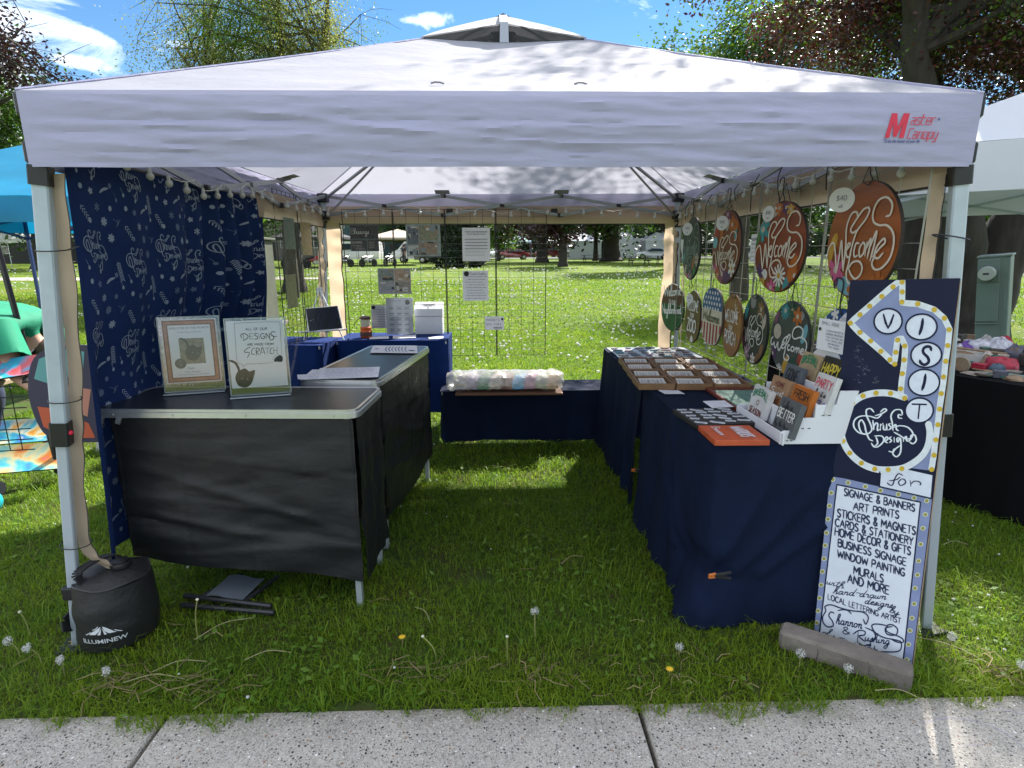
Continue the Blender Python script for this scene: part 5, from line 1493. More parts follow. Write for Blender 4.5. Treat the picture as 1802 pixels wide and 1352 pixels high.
def fl(F, L, items, r, n=8):
 for i, (x, y, s, c, *k) in enumerate(items):
  key = '_%d' % i
  g = G(); kk = k[0] if k else 'f'
  mf = lambda a, b, h: F(a*r, b*r, h)
  lim = math.hypot(x, y)+s
  def clipm(a, b, h):
   d = math.hypot(a, b)
   if d > .965: a, b = a/d*.965, b/d*.965
   return F(a*r, b*r, h+.0003)
  if kk == 'f': flower(g, x, y, s, clipm, n=6, z=.0008+.00012*i)
  elif kk == 'd': flower(g, x, y, s, clipm, n=12, z=.0008+.00012*i, inner=.35)
  elif kk == 'l': blob(g, [(x+a*s*.5+b*s*.3, y+b*s) for a, b in circ(0, 0, 1, 12)], clipm, z=.0007+.0001*i)
  else: blob(g, circ(x, y, s, 16, s*1.0), clipm, z=.0008+.00012*i)
  mat = PM(c); L[key] = (g, mat)
  if kk in 'fd':
   g2 = G(); blob(g2, circ(x, y, s*.25, 10), clipm, z=.0015+.00012*i); L[key+'c'] = (g2, PM('yellow' if c == 'white' else 'cream' if c != 'cream' else 'orange'))
def artU4(F, L, r):
 fl(F, L, [(-.62, -.5, .28, 'pink'), (-.35, -.88, .27, 'lblue', 'o'), (-.72, -.72, .22, 'purple', 'o'), (-.80, -.05, .22, 'yellow', 'l'), (-.88, -.3, .2, 'yellow', 'l'), (.02, -.93, .26, 'orange'), (.35, -.85, .2, 'plum'), (-.52, -1.0, .2, 'white'), (.6, -.7, .22, 'orange')], r)
 swoosh(F, L, r, wt=.046, sc=.98, dy=.02)
def artU3(F, L, r):
 fl(F, L, [(-.62, .62, .22, 'pink'), (-.70, .42, .30, 'teal'), (-.90, .2, .16, 'green', 'l'), (-.32, .86, .2, 'cream', 'o'), (-.1, .86, .18, 'orange'), (.16, .85, .17, 'purple'), (.34, .80, .16, 'yellow'), (-.72, -.58, .22, 'purple'), (-.48, -.62, .13, 'white', 'o'), (-.62, -.80, .18, 'yellow', 'o'),
              (.12, -.62, .27, 'white', 'd'), (-.15, -.90, .2, 'pink'), (.12, -.95, .2, 'green', 'l'), (.42, -.80, .2, 'teal', 'l'), (.62, -.45, .30, 'orange', 'l'), (.72, -.6, .24, 'orange', 'f')], r)
 swoosh(F, L, r, wt=.046, sc=.98, dy=.08)
def artU2(F, L, r):
 fl(F, L, [(-.60, .65, .22, 'cream', 'l'), (-.42, .62, .22, 'orange'), (-.75, .45, .18, 'red', 'o'), (-.78, .15, .17, 'lblue', 'o'), (-.35, .35, .18, 'orange', 'l'), (.05, .60, .16, 'white', 'l'), (.35, .60, .24, 'orange'), (.65, .55, .22, 'orange', 'l'), (.62, .35, .14, 'teal', 'l'), (.0, .88, .2, 'plum'),
              (-.65, -.62, .2, 'pink'), (-.42, -.75, .22, 'orange'), (-.1, -.72, .28, 'plum'), (.25, -.85, .22, 'purple', 'o'), (.55, -.55, .25, 'white'), (.35, -.95, .16, 'white', 'l'), (-.2, -.95, .2, 'brown', 'l')], r)
 swoosh(F, L, r, wt=.042, sc=.94, dy=-.10, squash=.8)
def artU1(F, L, r):
 fl(F, L, [(-.5, -.7, .2, 'cream', 'l'), (-.8, -.3, .2, 'teal', 'l'), (.35, -.45, .22, 'orange', 'l'), (.72, -.35, .22, 'cream'), (.5, -.72, .2, 'green', 'l'), (.1, -.9, .22, 'mauve', 'o'), (-.3, -.95, .16, 'pink', 'o')], r)
 swoosh(F, L, r, M('chalk_green_paint', (.24, .33, .30), .7), wt=.036, sc=.98, dy=.10)
rust = M('rust_stain', (.27, .050, .012), .45, var=.45, vscale=3, stretch=(1, 1, 6), detail=8)
rust2 = M('rust_dark_stain', (.20, .040, .018), .45, var=.4, vscale=3, stretch=(1, 1, 6), detail=8)
amber = M('amber_stain', (.34, .085, .012), .42, var=.45, vscale=2.5, stretch=(1, 1, 7), detail=8)
slate = M('slate_paint', (.045, .062, .060), .6, var=.3, vscale=10)
disc('dark slate round Welcome sign, farthest back in the upper row', 1.39, 2.33, 1.507, .2265, slate, -3, artU1, (.01, .01, .01), tagz=(-.02, .14, .045), tagrot=-35)
disc('dark red round Welcome sign with orange flowers, second from the back in the upper row', 1.39, 1.68, 1.506, .2265, rust2, 0, artU2, (.015, .008, .008), tagz=(-.02, .15, .045), tagrot=-30)
disc('rust red round Welcome sign with a white daisy, third in the upper row', 1.39, .995, 1.50, .2265, rust, 5, artU3, (.02, .012, .01), tagz=(-.10, .17, .04), tagrot=-15)
disc('large amber brown round Welcome sign, nearest the camera in the upper row', 1.39, .335, 1.515, .2265, amber, 0, artU4, (.03, .02, .015), tagz=(-.10, .165, .048), tagrot=-42)
GRN = M('green_stain', (.015, .11, .035), .5, var=.4, vscale=8); 
def artL1(F, L, r):
 g = G(); blob(g, [(x, y) for x, y in circ(0, 0, r*.975, 40) if y > .05*r]+[], lambda x, y, h: F(x, y, .0012)); L['brown_field'] = (g, M('brown_stain', (.13, .055, .03), .5, var=.4, vscale=8))
 g = G(); mf = lambda x, y, h: F(x, y, .002+h)
 letter(g, 'Welcome', mf, 0, r*.42, r*.5, width=r*1.45, wt=.11, track=0, center=True, rot=.12); letter(g, 'TO OUR', mf, 0, r*.14, r*.18, width=r*.6, wt=.16, center=True); letter(g, 'Neighborhood', mf, 0, -r*.32, r*.42, width=r*1.7, wt=.12, track=0, center=True, rot=.08)
 L['lettering'] = (g, WPAINT)
disc('brown and green round sign lettered Welcome to our neighborhood, hanging at the back right post', 1.42, 2.80, 1.03, .195, GRN, 11, artL1, (.03, .02, .01))
def artL2(F, L, r):
 g = G(); mf = lambda x, y, h: F(x, y, .002+h)
 letter(g, 'WELCOME', mf, 0, r*.25, r*.38, width=r*1.45, wt=.17, center=True, jit=.03); letter(g, 'TO OUR', mf, 0, -r*.02, r*.16, width=r*.5, wt=.2, center=True); letter(g, 'ZOO', mf, 0, -r*.55, r*.46, width=r*1.1, wt=.2, center=True)
 L['lettering'] = (g, WPAINT); fl(F, L, [(.1, -.88, .18, 'white', 'o'), (.65, .55, .14, 'grey', 'l')], r)
 L['lettering'] = (g, WPAINT)
BRN = M('brown_stain2', (.115, .050, .022), .5, var=.4, vscale=3, stretch=(1, 1, 6))
disc('dark brown round sign with white block letters, second in the lower row', 1.39, 2.205, 1.016, .1925, BRN, -3, artL2, (.02, .015, .012), tagz=(-.02, .13, .035), tagrot=-30)
# the stars and stripes door hanger, narrower shape with rounded shoulders
sh = cr_([np.array(p) for p in [(0, -.195), (-.12, -.165), (-.18, -.06), (-.18, .05), (-.155, .13), (-.10, .175), (0, .192), (.10, .175), (.155, .13), (.18, .05), (.18, -.06), (.12, -.165), (0, -.195)]], 4)[:-1]
sh = [tuple(p) for p in sh]
def artL3(F, L, r):
 blue = M('flag_blue', (.015, .09, .25), .6); red = M('flag_red', (.30, .03, .035), .6)
 g = G(); blob(g, [(x*.985, y*.985) for x, y in sh if y > .035]+[(.175, .035)][:0], lambda x, y, h: F(x, y, .0010)); L['blue_field'] = (g, blue)
 g = G()
 for i in range(7):
  x = -.165+.055*i
  if i % 1 == 0: 
   xa, xb = x-.0135, x+.0135
   yb = -.185*math.sqrt(max(0, 1-(abs(x)/.187)**2.4))
   g.add([F(xa, -.045, .0012), F(xb, -.045, .0012), F(xb, yb, .0012), F(xa, yb, .0012)], [(0, 1, 2, 3)])
 L['stripes'] = (g, red)
 g = G()
 for j, y in enumerate((.16, .125, .09, .055)):
  for i in range(-3, 4):
   x = i*.046+(.023 if j % 2 else 0)
   if abs(x) < .155-(.04 if j == 0 else 0)-(.015 if j == 1 else 0):
    flower(g, x, y, .015, lambda a, b, h: F(a, b, h+.001), n=5, inner=.38)
 L['stars'] = (g, WPAINT)
 g = G(); letter(g, 'Welcome', lambda x, y, h: F(x, y, .0022+h), 0, -.030, .075, width=.30, wt=.11, track=0, center=True); L['lettering'] = (g, M('olive_ink', (.06, .06, .03), .6))
disc('stars and stripes Welcome sign with rounded shoulders, third in the lower row', 1.39, 1.835, 1.057, .19, M('cream_face', (.60, .56, .44), .6), 0, artL3, (.10, .09, .08), shape=sh)
def artL4(F, L, r):
 g = G(); mf = lambda x, y, h: F(x, y, .002+h)
 letter(g, 'WELCOME', mf, 0, r*.12, r*.36, width=r*1.35, wt=.16, center=True, jit=.04); letter(g, 'TO OUR', mf, 0, -r*.12, r*.13, width=r*.4, wt=.2, center=True); letter(g, 'PORCH', mf, 0, -r*.58, r*.40, width=r*1.15, wt=.17, center=True)
 L['lettering'] = (g, WPAINT)
 g2 = G(); letter(g2, 'Welcome', mf, r*.2, r*.66, r*.2, width=r*.6, wt=.12, track=0, rot=-.7); L['side_lettering'] = (g2, CREAM)
TANS = M('tan_stain', (.32, .12, .035), .5, var=.35, vscale=3, stretch=(1, 1, 7))
disc('tan brown round sign with white block letters, fourth in the lower row', 1.39, 1.50, 1.038, .1915, TANS, -6, artL4, (.16, .08, .03), tagz=None)
def artL5(F, L, r):
 fl(F, L, [(-.2, .80, .22, 'grey', 'o'), (-.68, .45, .26, 'teal', 'l'), (.45, .62, .28, 'brown', 'f'), (.75, .3, .24, 'cream', 'l'), (.68, -.55, .26, 'brown', 'l'), (-.40, -.72, .26, 'mauve', 'f'), (-.75, -.45, .2, 'plum', 'l'), (.12, -.85, .2, 'white', 'f'), (.4, -.80, .2, 'brown', 'l'), (-.5, .72, .16, 'dgreen', 'l')], r)
 swoosh(F, L, r, M('ivory_paint', (.62, .63, .57), .6), wt=.040, sc=.86, dy=-.0, squash=.85)
disc('black round Welcome sign ringed with muted flowers, fifth in the lower row', 1.39, 1.19, 1.055, .195, M('near_black_paint', (.022, .027, .026), .55), -5, artL5, (.012, .012, .012))
WEL2 = ("955,700 930,740 925,800 950,830 980,780 985,820 1010,860 1030,800 1045,760 1050,830 1075,880 1110,790 1130,700 1175,640 1200,650|"
  "1100,800 1135,770 1150,740 1130,735 1110,780 1120,830 1150,820|1150,820 1190,740 1225,640 1220,600 1195,620 1175,700 1170,860 1160,930 1180,985 1230,975 1240,930 1200,900|"
  "1235,760 1215,755 1205,800 1220,830 1250,815|1285,755 1260,780 1268,825 1295,820 1305,780 1285,755|1320,760 1322,830|1322,790 1345,755 1350,830|1350,785 1375,752 1382,828|"
  "1395,810 1430,780 1440,755 1418,750 1402,790 1415,830 1450,800 1475,730 1470,650 1420,600 1370,600 1300,640 1260,600 1275,500 1340,450 1400,480 1410,560 1380,600")
def artL6(F, L, r):
 fl(F, L, [(-.30, .72, .26, 'teal', 'd'), (.05, .80, .24, 'dgreen', 'f'), (.35, .62, .26, 'orange', 'f'), (-.72, .52, .2, 'plum', 'l'), (-.62, .12, .21, 'cream', 'o'), (.75, .22, .26, 'lblue', 'l'), (.68, -.42, .28, 'red', 'l'), (-.78, -.52, .24, 'purple', 'f'), (-.05, -.72, .26, 'yellow', 'l'), (.35, -.72, .3, 'dgreen', 'f'),
              (-.35, -.92, .2, 'white', 'd'), (-.62, .8, .16, 'dgreen', 'l'), (.62, .72, .18, 'grey', 'l')], r)
 swoosh(F, L, r, WPAINT, wt=.050, sc=1.0, dy=.0, squash=.85, data=WEL2)
disc('dark green grey round Welcome sign with bright flowers, beside the white rack', 1.39, .80, 1.06, .185, M('grey_green_paint', (.060, .075, .070), .55, var=.3, vscale=12), 0, artL6, (.012, .012, .014))
def artL7(F, L, r):
 g = G()
 for x, y in ((-.62, .55), (-.25, .82), (-.75, .05), (.2, .6), (-.35, .2), (-.6, -.4), (.1, -.1)): flower(g, x*r, y*r, r*.19, lambda a, b, h: F(a, b, h+.0008), n=5, inner=.4)
 L['stars'] = (g, WPAINT)
disc('royal blue round sign with white stars, mostly hidden behind the white rack', 1.39, .40, 1.09, .155, M('star_blue', (.012, .075, .26), .5), 0, artL7, (.01, .03, .08))
# black s-hooks that carry the signs
def hook(y, z, s, x=1.40, ph=0, lab=''):
 t_ = []
 pts = [(-.012, .026), (-.016, .040), (-.003, .050), (.010, .040), (.008, .0), (.012, -.022), (.022, -.040), (.006, -.054), (-.014, -.040)]
 P_ = [V(x-.02+a*s*.2, y-a*s, z+b*s) for a, b in pts]
 g = G(); g.tube(cr_(P_, 5), .0022*min(1.4, s), 6)
 tag(g.build('hanging_hook', WIRE, smooth=True, org=(x-.02, y, z)), lab, 'hook', 'black hooks on the right wall panels')
for y, z, s, lb in ((2.26, 1.285, 1.2, 'black hook above the brown block letter sign'), (1.83, 1.275, .9, 'black hook above the stars and stripes sign'), (1.48, 1.265, 1.1, 'black hook above the tan block letter sign'), (1.20, 1.285, 1.1, 'black hook above the black flowered Welcome sign'),
     (.80, 1.275, 1.2, 'black hook above the dark green flowered Welcome sign'), (.42, 1.275, 1.9, 'large black hook below the amber Welcome sign'), (.33, 1.79, 1.2, 'black hook holding the amber Welcome sign'), (1.0, 1.78, 1.2, 'black hook holding the rust red Welcome sign'),
     (1.66, 1.80, 1.2, 'black hook holding the dark red Welcome sign'), (2.33, 1.80, 1.2, 'black hook holding the slate Welcome sign')):
 hook(y, z, s, lab=lb)

# ------------------------------------------------------------------ wares on the right table
TZ = .766
WOODT = M('tray_wood', (.27, .145, .065), .6, var=.35, vscale=6, stretch=(3, 14, 3), bump=.15, bscale=60)
WOODI = M('tray_wood_inside', (.20, .10, .045), .65, var=.3, vscale=6, stretch=(3, 14, 3))
def tray_at(x, y, rot, lab, seed):
 t = thing('wooden_tray', lab, 'tray', (x, y, TZ+.001), 'square wooden trays laid out in rows on the right table')
 F = rotz((x, y, TZ+.001), rot); s = .0955; h = .034; w_ = .010
 for i, (a, b) in enumerate((((-s, -s, 0), (s, -s+w_, h)), ((-s, s-w_, 0), (s, s, h)), ((-s, -s+w_, 0), (-s+w_, s-w_, h)), ((s-w_, -s+w_, 0), (s, s-w_, h)))):
  g = G(); g.bbox(a, b, .0015, F); g.build('rim_board', WOODT, t)
 g = G(); g.box((-s+w_, -s+w_, .002), (s-w_, s-w_, .006), F); g.build('floor_board', WOODI, t)
 r = random.Random(seed)
 c = r.uniform(-3, 3)
 Fc = lean(rotz(F(-.070, -.055, .008), rot+c), 78)
 Fc = Fr(Fc.o, Fc.x, Fc.y, np.cross(Fc.x, Fc.y))
 g = G(); g.box((0, 0, 0), (.14, .105, .003), Fc); cd_ = g.build('card', M('card_white', (.62, .61, .58), .7), t)
 g = G(); mf = lambda a, b, hh: Fc(a, b, .0034+hh)
 for k in range(9):
  trace(g, "%f,%f %f,%f %f,%f" % tuple(v for j in range(3) for v in (.012+.013*k+r.uniform(-.003, .006), .02+.03*j+r.uniform(-.006, .006))), mf, r.uniform(.0016, .0032))
 g.build('print', M('card_ink_%d' % (seed % 3), [(.05, .04, .035), (.12, .14, .15), (.16, .09, .05)][seed % 3], .7), t)
 return t
cn = [(.70, .955), (1.286, .932), (1.356, 1.68), (.795, 1.80)]
cnames = ['column nearest the aisle', 'middle column', 'column nearest the wire wall']; rnames = ['front', 'second', 'third', 'rearmost']
for j in range(4):
 for i in range(3):
  x = .80+.198*i+.016*j; y = 1.055+.198*j-.012*i
  tray_at(x, y, -2, 'square wooden tray with a printed card, %s tray of the %s' % (rnames[j], cnames[i]), i*4+j)
# sticker sheet at the far end
t = thing('sticker_display', 'glossy white sheet spread with stickers at the far end of the right table', 'sticker sheet', (1.09, 2.06, TZ))
g = G(); g.grid(lambda u, v: (.79+.585*u, 1.845+.50*v-.02*u, TZ+.004+.002*math.sin(9*u+4*v)), 12, 8); g.build('sheet', M('glossy_white', (.55, .58, .60), .25), t, True)
r = random.Random(4)
sc_ = [(.05, .06, .07), (.30, .12, .10), (.06, .10, .16), (.10, .28, .30), (.35, .20, .18), (.10, .05, .05), (.45, .42, .40), (.04, .05, .10), (.30, .05, .08)]
for k in range(30):
 i, j = k % 6, k//6
 x = .82+.093*i+r.uniform(-.012, .012); y = 1.87+.095*j+r.uniform(-.012, .012); F = rotz((x+.02, y+.02, TZ+.0075), r.uniform(-14, 14))
 g = G(); a, b = r.uniform(.02, .034), r.uniform(.016, .026); g.bbox((-a, -b, 0), (a, b, .0025+.004*(k % 3 == 0)), .001, F); c = sc_[k % 9]
 g.build('sticker', M('sticker_%d' % (k % 9), c, .35, var=.6, vscale=60), t)
# small printed card in front of the trays
flatsheet('small printed price card lying in front of the wooden trays', [(.80, .955), (.905, .95), (.915, .865), (.812, .868)], TZ+.001, 5, seed=21)
# black magnet board
t = thing('magnet_board', 'black board covered with white lettering magnets on the right table', 'board', (.90, .40, TZ))
F = rotz((.768, .268, TZ), 6)
g = G(); g.bbox((0, 0, 0), (.262, .245, .020), .002, F); g.build('board', M('black_board', (.022, .020, .018), .6, var=.3, vscale=20), t)
r = random.Random(9)
for k in range(20):
 i, j = k % 4, k//4
 x = .010+.063*i+r.uniform(0, .01); y = .235-.046*j-r.uniform(0, .008)
 l = r.uniform(.035, .058)
 g = G(); poly = cr_([np.array(p) for p in [(0, -.006), (l*.3, -.013), (l*.6, -.009), (l, -.012), (l+.004, .002), (l*.8, .010), (l*.4, .006), (l*.1, .010), (0, -.006)]], 3)[:-1]
 Fk = rotz(F(x, y, .0205), r.uniform(-35, 5)); g.prism([tuple(p) for p in poly], 0, .002, Fk); mg = g.build('magnet', M('magnet_white', (.58, .60, .64), .5), t)
 g = G(); letter(g, ['sunny', 'hello', 'wine', 'happy'][k % 4], lambda a, b, h: Fk(a, b, .0024+h), .005, -.004, .011, width=l*.8, wt=.16, track=0); g.build('lettering', GRY, mg)
t = thing('magnet_packs', 'two clear packs of small magnets lying behind the black board', 'packs', (.97, .56, TZ)) if False else None
flatsheet('silver printed packet lying half on the black magnet board', [(.925, .640), (1.035, .655), (1.03, .535), (.925, .52)], TZ+.021, 5, seed=33)
# orange plaque
t = thing('orange_plaque', 'orange red painted wood plaque at the front corner of the right table', 'plaque', (.87, .165, TZ))
F = rotz((.766, .068, TZ), -1)
g = G(); g.bbox((0, 0, 0), (.208, .190, .022), .002, F); g.build('block', M('orange_red_paint', (.50, .085, .025), .55, var=.2, vscale=25), t)
g = G(); mf = lambda a, b, h: F(a, b, .0225+h)
letter(g, 'WARRIORS', lambda a, b, h: mf(.115+b*.95, .165-a, h), .0, .0, .055, width=.13, wt=.15)
letter(g, 'Brewers', lambda a, b, h: mf(.055+b, .165-a, h), .0, -.012, .030, width=.11, wt=.14, track=0)
g.build('lettering', M('pale_pink_paint', (.62, .55, .58), .6), t)
# green board in red frame, half under the rack
t = thing('framed_green_board', 'sea green patterned board in a dark red frame behind the white rack', 'framed board', (1.19, .74, TZ))
F = rotz((1.035, .545, TZ), -2)
RF = M('dark_red_frame', (.17, .035, .02), .5)
for a, b in (((0, 0, 0), (.018, .40, .018)), ((.30, 0, 0), (.318, .40, .018)), ((.018, 0, 0), (.30, .018, .018)), ((.018, .382, 0), (.30, .40, .018))):
 g = G(); g.bbox(a, b, .002, F); g.build('frame_board', RF, t)
g = G(); g.box((.018, .018, .002), (.30, .382, .007), F); g.build('panel', M('sea_green', (.06, .19, .14), .6, var=.9, vscale=14, col2=(.22, .36, .30), stretch=(1, 4, 1)), t)
# small round standing things behind
# white tiered rack
RK = M('white_rack', (.72, .73, .78), .5)
t = thing('card_rack', 'white stepped display rack holding small lettered wood blocks on the right table', 'display rack', (1.14, .27, TZ))
prof = [(1.018, 0), (1.30, 0), (1.30, .205), (1.226, .205), (1.219, .16), (1.219, .152), (1.142, .152), (1.142, .102), (1.078, .102), (1.078, .052), (1.030, .052), (1.018, .045)]
for y in (.082, .475):
 g = G(); Fy = Fr((0, y, TZ), (1, 0, 0), (0, 0, 1), (0, -1, 0)); g.prism(prof, -.003, .003, Fy); g.build('side_panel', RK, t)
for x, h0, h1 in ((1.020, 0, .050), (1.083, .05, .105), (1.147, .10, .158), (1.212, .15, .205)):
 g = G(); g.bbox((x, .086 if x > 1.03 else .060, TZ+h0*.3), (x+.005, .471, TZ+h1-.004), .0015); g.build('ledge', RK, t)
 g = G(); g.box((x+.006, .086, TZ+h0+.002), (x+.058, .471, TZ+h0+.006)); g.build('shelf', RK, t)
g = G(); bp = [(.48, 0), (.48, .215), (.46, .24), (.44, .262), (.405, .268), (.385, .30), (.35, .325), (.23, .325), (.205, .30), (.19, .26), (.19, 0)]
Fb_ = Fr((1.285, 0, TZ), (0, 1, 0), (0, 0, 1), (1, 0, 0)); g.prism(bp, 0, .005, Fb_); g.build('back_panel', RK, t)
g = G()
for x, z in ((1.045, .012), (1.062, .012), (1.100, .06), (1.124, .06), (1.172, .11), (1.196, .11)): g.box((x-.005, .0775, TZ+z), (x+.005, .0788, TZ+z+.003))
g.build('slot', INK, t)
def block(lab, x, yc, zt, wd, ht, col, words, mat2=None, tilt=14, rot=0):
 zb = zt-ht*math.cos(math.radians(tilt))
 a = math.radians(rot)
 xx = V(math.sin(a), -math.cos(a), 0); back = V(math.cos(a), math.sin(a), 0)
 tl = math.radians(tilt); yy = V(0, 0, 1)*math.cos(tl)+back*math.sin(tl)
 o = V(x, yc, zb)-xx*wd/2
 F = Fr(o, xx, yy, np.cross(xx, yy))
 t = thing('lettered_block', lab, 'wood block', tuple(o), 'small hand lettered wood blocks in the white rack')
 g = G(); g.bbox((0, 0, -.022), (wd, ht, 0), .0015, F)
 bm_ = M('block_'+lab.split()[0]+str(int(col[0]*999)), col, .6, var=.2, vscale=20); g.build('block', bm_, t)
 by = {}
 for (s, u, v, h, width, mat, kw) in words:
  gg = by.setdefault(mat, G()); letter(gg, s, lambda a_, b_, h_: F(a_, b_, .0006+h_), wd*u, ht*v, ht*h, width=wd*width, center=True, **kw)
 for k, gg in by.items(): gg.build('lettering', MATS[k], t)
M('lt_green', (.02, .22, .10), .6); M('lt_red', (.45, .03, .03), .6); M('lt_ink', (.015, .015, .018), .6); M('lt_white', (.72, .72, .70), .6); M('lt_maroon', (.16, .02, .02), .6)
M('lt_yellow', (.62, .50, .05), .6); M('lt_pinkred', (.62, .05, .10), .6); M('lt_blue', (.03, .06, .30), .6); M('lt_rust', (.34, .08, .02), .6); M('lt_steel', (.12, .16, .26), .6)
B_ = dict(wt=.17); S_ = dict(wt=.14, track=0)
block('white wood block lettered baseball season, far end of the lowest step', 1.045, .365, .918, .148, .125, (.66, .66, .66), [('BASEBALL', .52, .60, .22, .84, 'lt_green', dict(wt=.2, arc=.014)), ('O', .5, .38, .16, .14, 'lt_maroon', dict(wt=.14)), ('SEASON', .5, .05, .2, .7, 'lt_maroon', dict(wt=.2))])
block('grey wood block lettered life is better, near end of the lowest step', 1.045, .135, .922, .148, .135, (.10, .11, .12), [('Life is', .45, .74, .2, .5, 'lt_ink', S_), ('BETTER', .5, .42, .26, .78, 'lt_white', B_), ('by the lake', .45, .18, .14, .7, 'lt_ink', S_)])
block('tan wood block lettered home sweet home, far end of the second step', 1.108, .335, .965, .148, .120, (.38, .22, .12), [('HOME', .5, .68, .18, .5, 'lt_maroon', B_), ('Sweet', .5, .40, .22, .72, 'lt_white', S_), ('HOME', .5, .10, .2, .6, 'lt_rust', B_)])
block('orange wood block lettered fresh coffee, near end of the second step', 1.108, .165, .966, .140, .125, (.48, .13, .01), [('FRESH', .5, .62, .24, .7, 'lt_ink', B_), ('COFFEE', .5, .2, .26, .78, 'lt_rust', B_)])
block('dark grey wood block lettered gone fishing, far end of the third step', 1.172, .36, 1.012, .135, .110, (.10, .115, .14), [('GONE', .52, .40, .45, .66, 'lt_ink', dict(wt=.13)), ('fishing', .5, .08, .2, .7, 'lt_steel', S_)])
block('white wood block lettered party like it, near end of the third step', 1.172, .135, 1.020, .125, .140, (.66, .64, .66), [('PARTY', .5, .62, .24, .8, 'lt_pinkred', B_), ('like it is', .5, .40, .17, .55, 'lt_ink', S_), ('1776', .5, .1, .18, .8, 'lt_blue', B_)])
block('light wood block with green baseball lettering on the top step', 1.240, .365, 1.062, .140, .125, (.46, .34, .20), [('BASEBALL', .52, .58, .26, .85, 'lt_green', dict(wt=.18, arc=.012)), ('MOM', .5, .06, .2, .5, 'lt_rust', B_)])
block('black wood block lettered happy in yellow, near end of the top step', 1.240, .205, 1.072, .140, .125, (.022, .020, .016), [('HAPPY', .5, .42, .36, .8, 'lt_yellow', B_), ('place', .5, .1, .2, .6, 'lt_ink', S_)])
# paper notice on the rack's back
Fp = Fr((1.262, .332, 1.090), unit(V(.10, -1, 0)), (0, 0, 1), unit(V(-1, -.10, 0)))
def ssn(g, mf, w_, h_):
 letter(g, 'SMALL SIGNS', mf, w_*.14, h_*.82, h_*.10, width=w_*.62, wt=.14)
 for i, s in enumerate(['HAND-PAINTED &', 'DESIGNED AND READY', 'THEY STAND ON', 'TINY SHELVES', 'OR HANG ON A', 'TINY HOOK']): letter(g, s, mf, w_*.34+(w_*.12 if i > 3 else 0), h_*(.62-.1*i), h_*.05, width=w_*(.6 if i < 4 else .4), wt=.24)
upsheet('price_notice', 'white handwritten small signs notice taped to the top of the white rack', 'notice', Fp, .160, .125, ssn, (.10, .66, .045), 0, 40)
# crumpled white bag behind the notice
t = G(); t.grid(lambda u, v: V(1.33+.05*math.cos(6.28*u)*math.sin(3.14*v), .20+.07*math.sin(6.28*u)*math.sin(3.14*v), 1.21+.045*math.cos(3.14*v))*(1+.014*mnoise.noise(Vector((u*9, v*9, 2)))), 24, 14)
tag(t.build('plastic_bag', M('white_bag', (.66, .66, .74), .4, bump=.6, bscale=40), smooth=True, org=(1.33, .2, 1.16)), 'crumpled white plastic bag behind the small signs notice', 'bag')

# ------------------------------------------------------------------ VISIT sign board
z_ = [1.2018, .0107, -.791, .1184, .3234, 1.383, .0506]
u0 = V(math.cos(z_[2]), math.sin(z_[2]), 0); n0 = V(-math.sin(z_[2]), math.cos(z_[2]), 0)
v0 = V(0, 0, 1)*math.cos(z_[3])+n0*math.sin(z_[3])
u1 = u0*math.cos(z_[6])+v0*math.sin(z_[6]); v1 = -u0*math.sin(z_[6])+v0*math.cos(z_[6])
SW, SH = z_[4], z_[5]
FS = Fr((z_[0], z_[1], 0), u1, v1, np.cross(u1, v1))
sgn = thing('visit_sign', 'tall navy VISIT arrow sign board leaning against the front right canopy leg', 'sign', tuple(FS.o))
g = G(); g.bbox((0, 0, -.020), (SW, SH, 0), .0015, FS); g.build('board', [M('sign_navy', (.006, .010, .038), .6, spec=.25, var=.25, vscale=6, bump=.1, bscale=120)], sgn)
g = G(); g.box((SW+.0005, .01, -.019), (SW+.002, SH-.01, -.002), FS); g.build('raw_wood_edge', M('raw_wood_edge', (.42, .30, .19), .7, var=.4, vscale=20), sgn)
hm = hom([(1497, 490), (1688, 492), (1606, 1178), (1431, 1112)])
def pm(px, py, h=0):       # sheet coordinates of the photographed lettering -> board
 a, b = hm(px, py); return FS(min(max(a, .004), .996)*SW, min(max(b, 0.002), .998)*SH, .0004+h)
def ma(x, y, h): return pm(1420+x/3.757, 480+y/3.757, h)          # upper artwork
def mb(x, y, h): return pm(1420+x/3.296, 830+y/3.296, h)          # lower artwork
PER = M('periwinkle_paint', (.24, .29, .50), .55, var=.18, vscale=14)
BWH = M('brushed_white_paint', (.74, .80, .84), .6, var=.15, vscale=60)
PCI = M('pale_circle_paint', (.72, .77, .88), .6, var=.1, vscale=40)
YEL2 = M('yellow_dot_paint', (.62, .42, .015), .5, var=.15, vscale=90)
NAV2 = M('sign_navy_paint', (.006, .011, .042), .6, spec=.25)
# arrow body
body = [(290, 315), (615, 60), (632, 60), (632, 190), (760, 205), (850, 245), (915, 300), (945, 370), (925, 600), (880, 960), (830, 1300), (660, 1275), (745, 1190), (800, 1080), (800, 985), (640, 820), (620, 780), (650, 480), (625, 425), (600, 430), (585, 600), (570, 590)]
g = G(); fillpoly(g, body, ma, .0004); g.build('arrow_body', PER, sgn)
out1 = "605,60 555,95 470,165 380,240 290,315 350,380 430,450 520,530 580,590 592,500 600,432 628,425 652,480 645,600 630,700 622,790"
out2 = "632,60 632,120 630,195 730,205 840,245 905,303 940,375 930,480 915,580 905,690 890,800 875,900 865,1000 850,1100 840,1200 825,1290"
g = G()
for dd_ in (out1, out2): 
 p = [np.array([float(q) for q in a.split(',')]) for a in dd_.split()]
 sm = [q for a, b in zip(p, p[1:]) for q in (a, a*.75+b*.25, a*.5+b*.5, a*.25+b*.75)]+[p[-1]]
 ribbon(g, sm, 40, ma, taper=False, z=.0008)
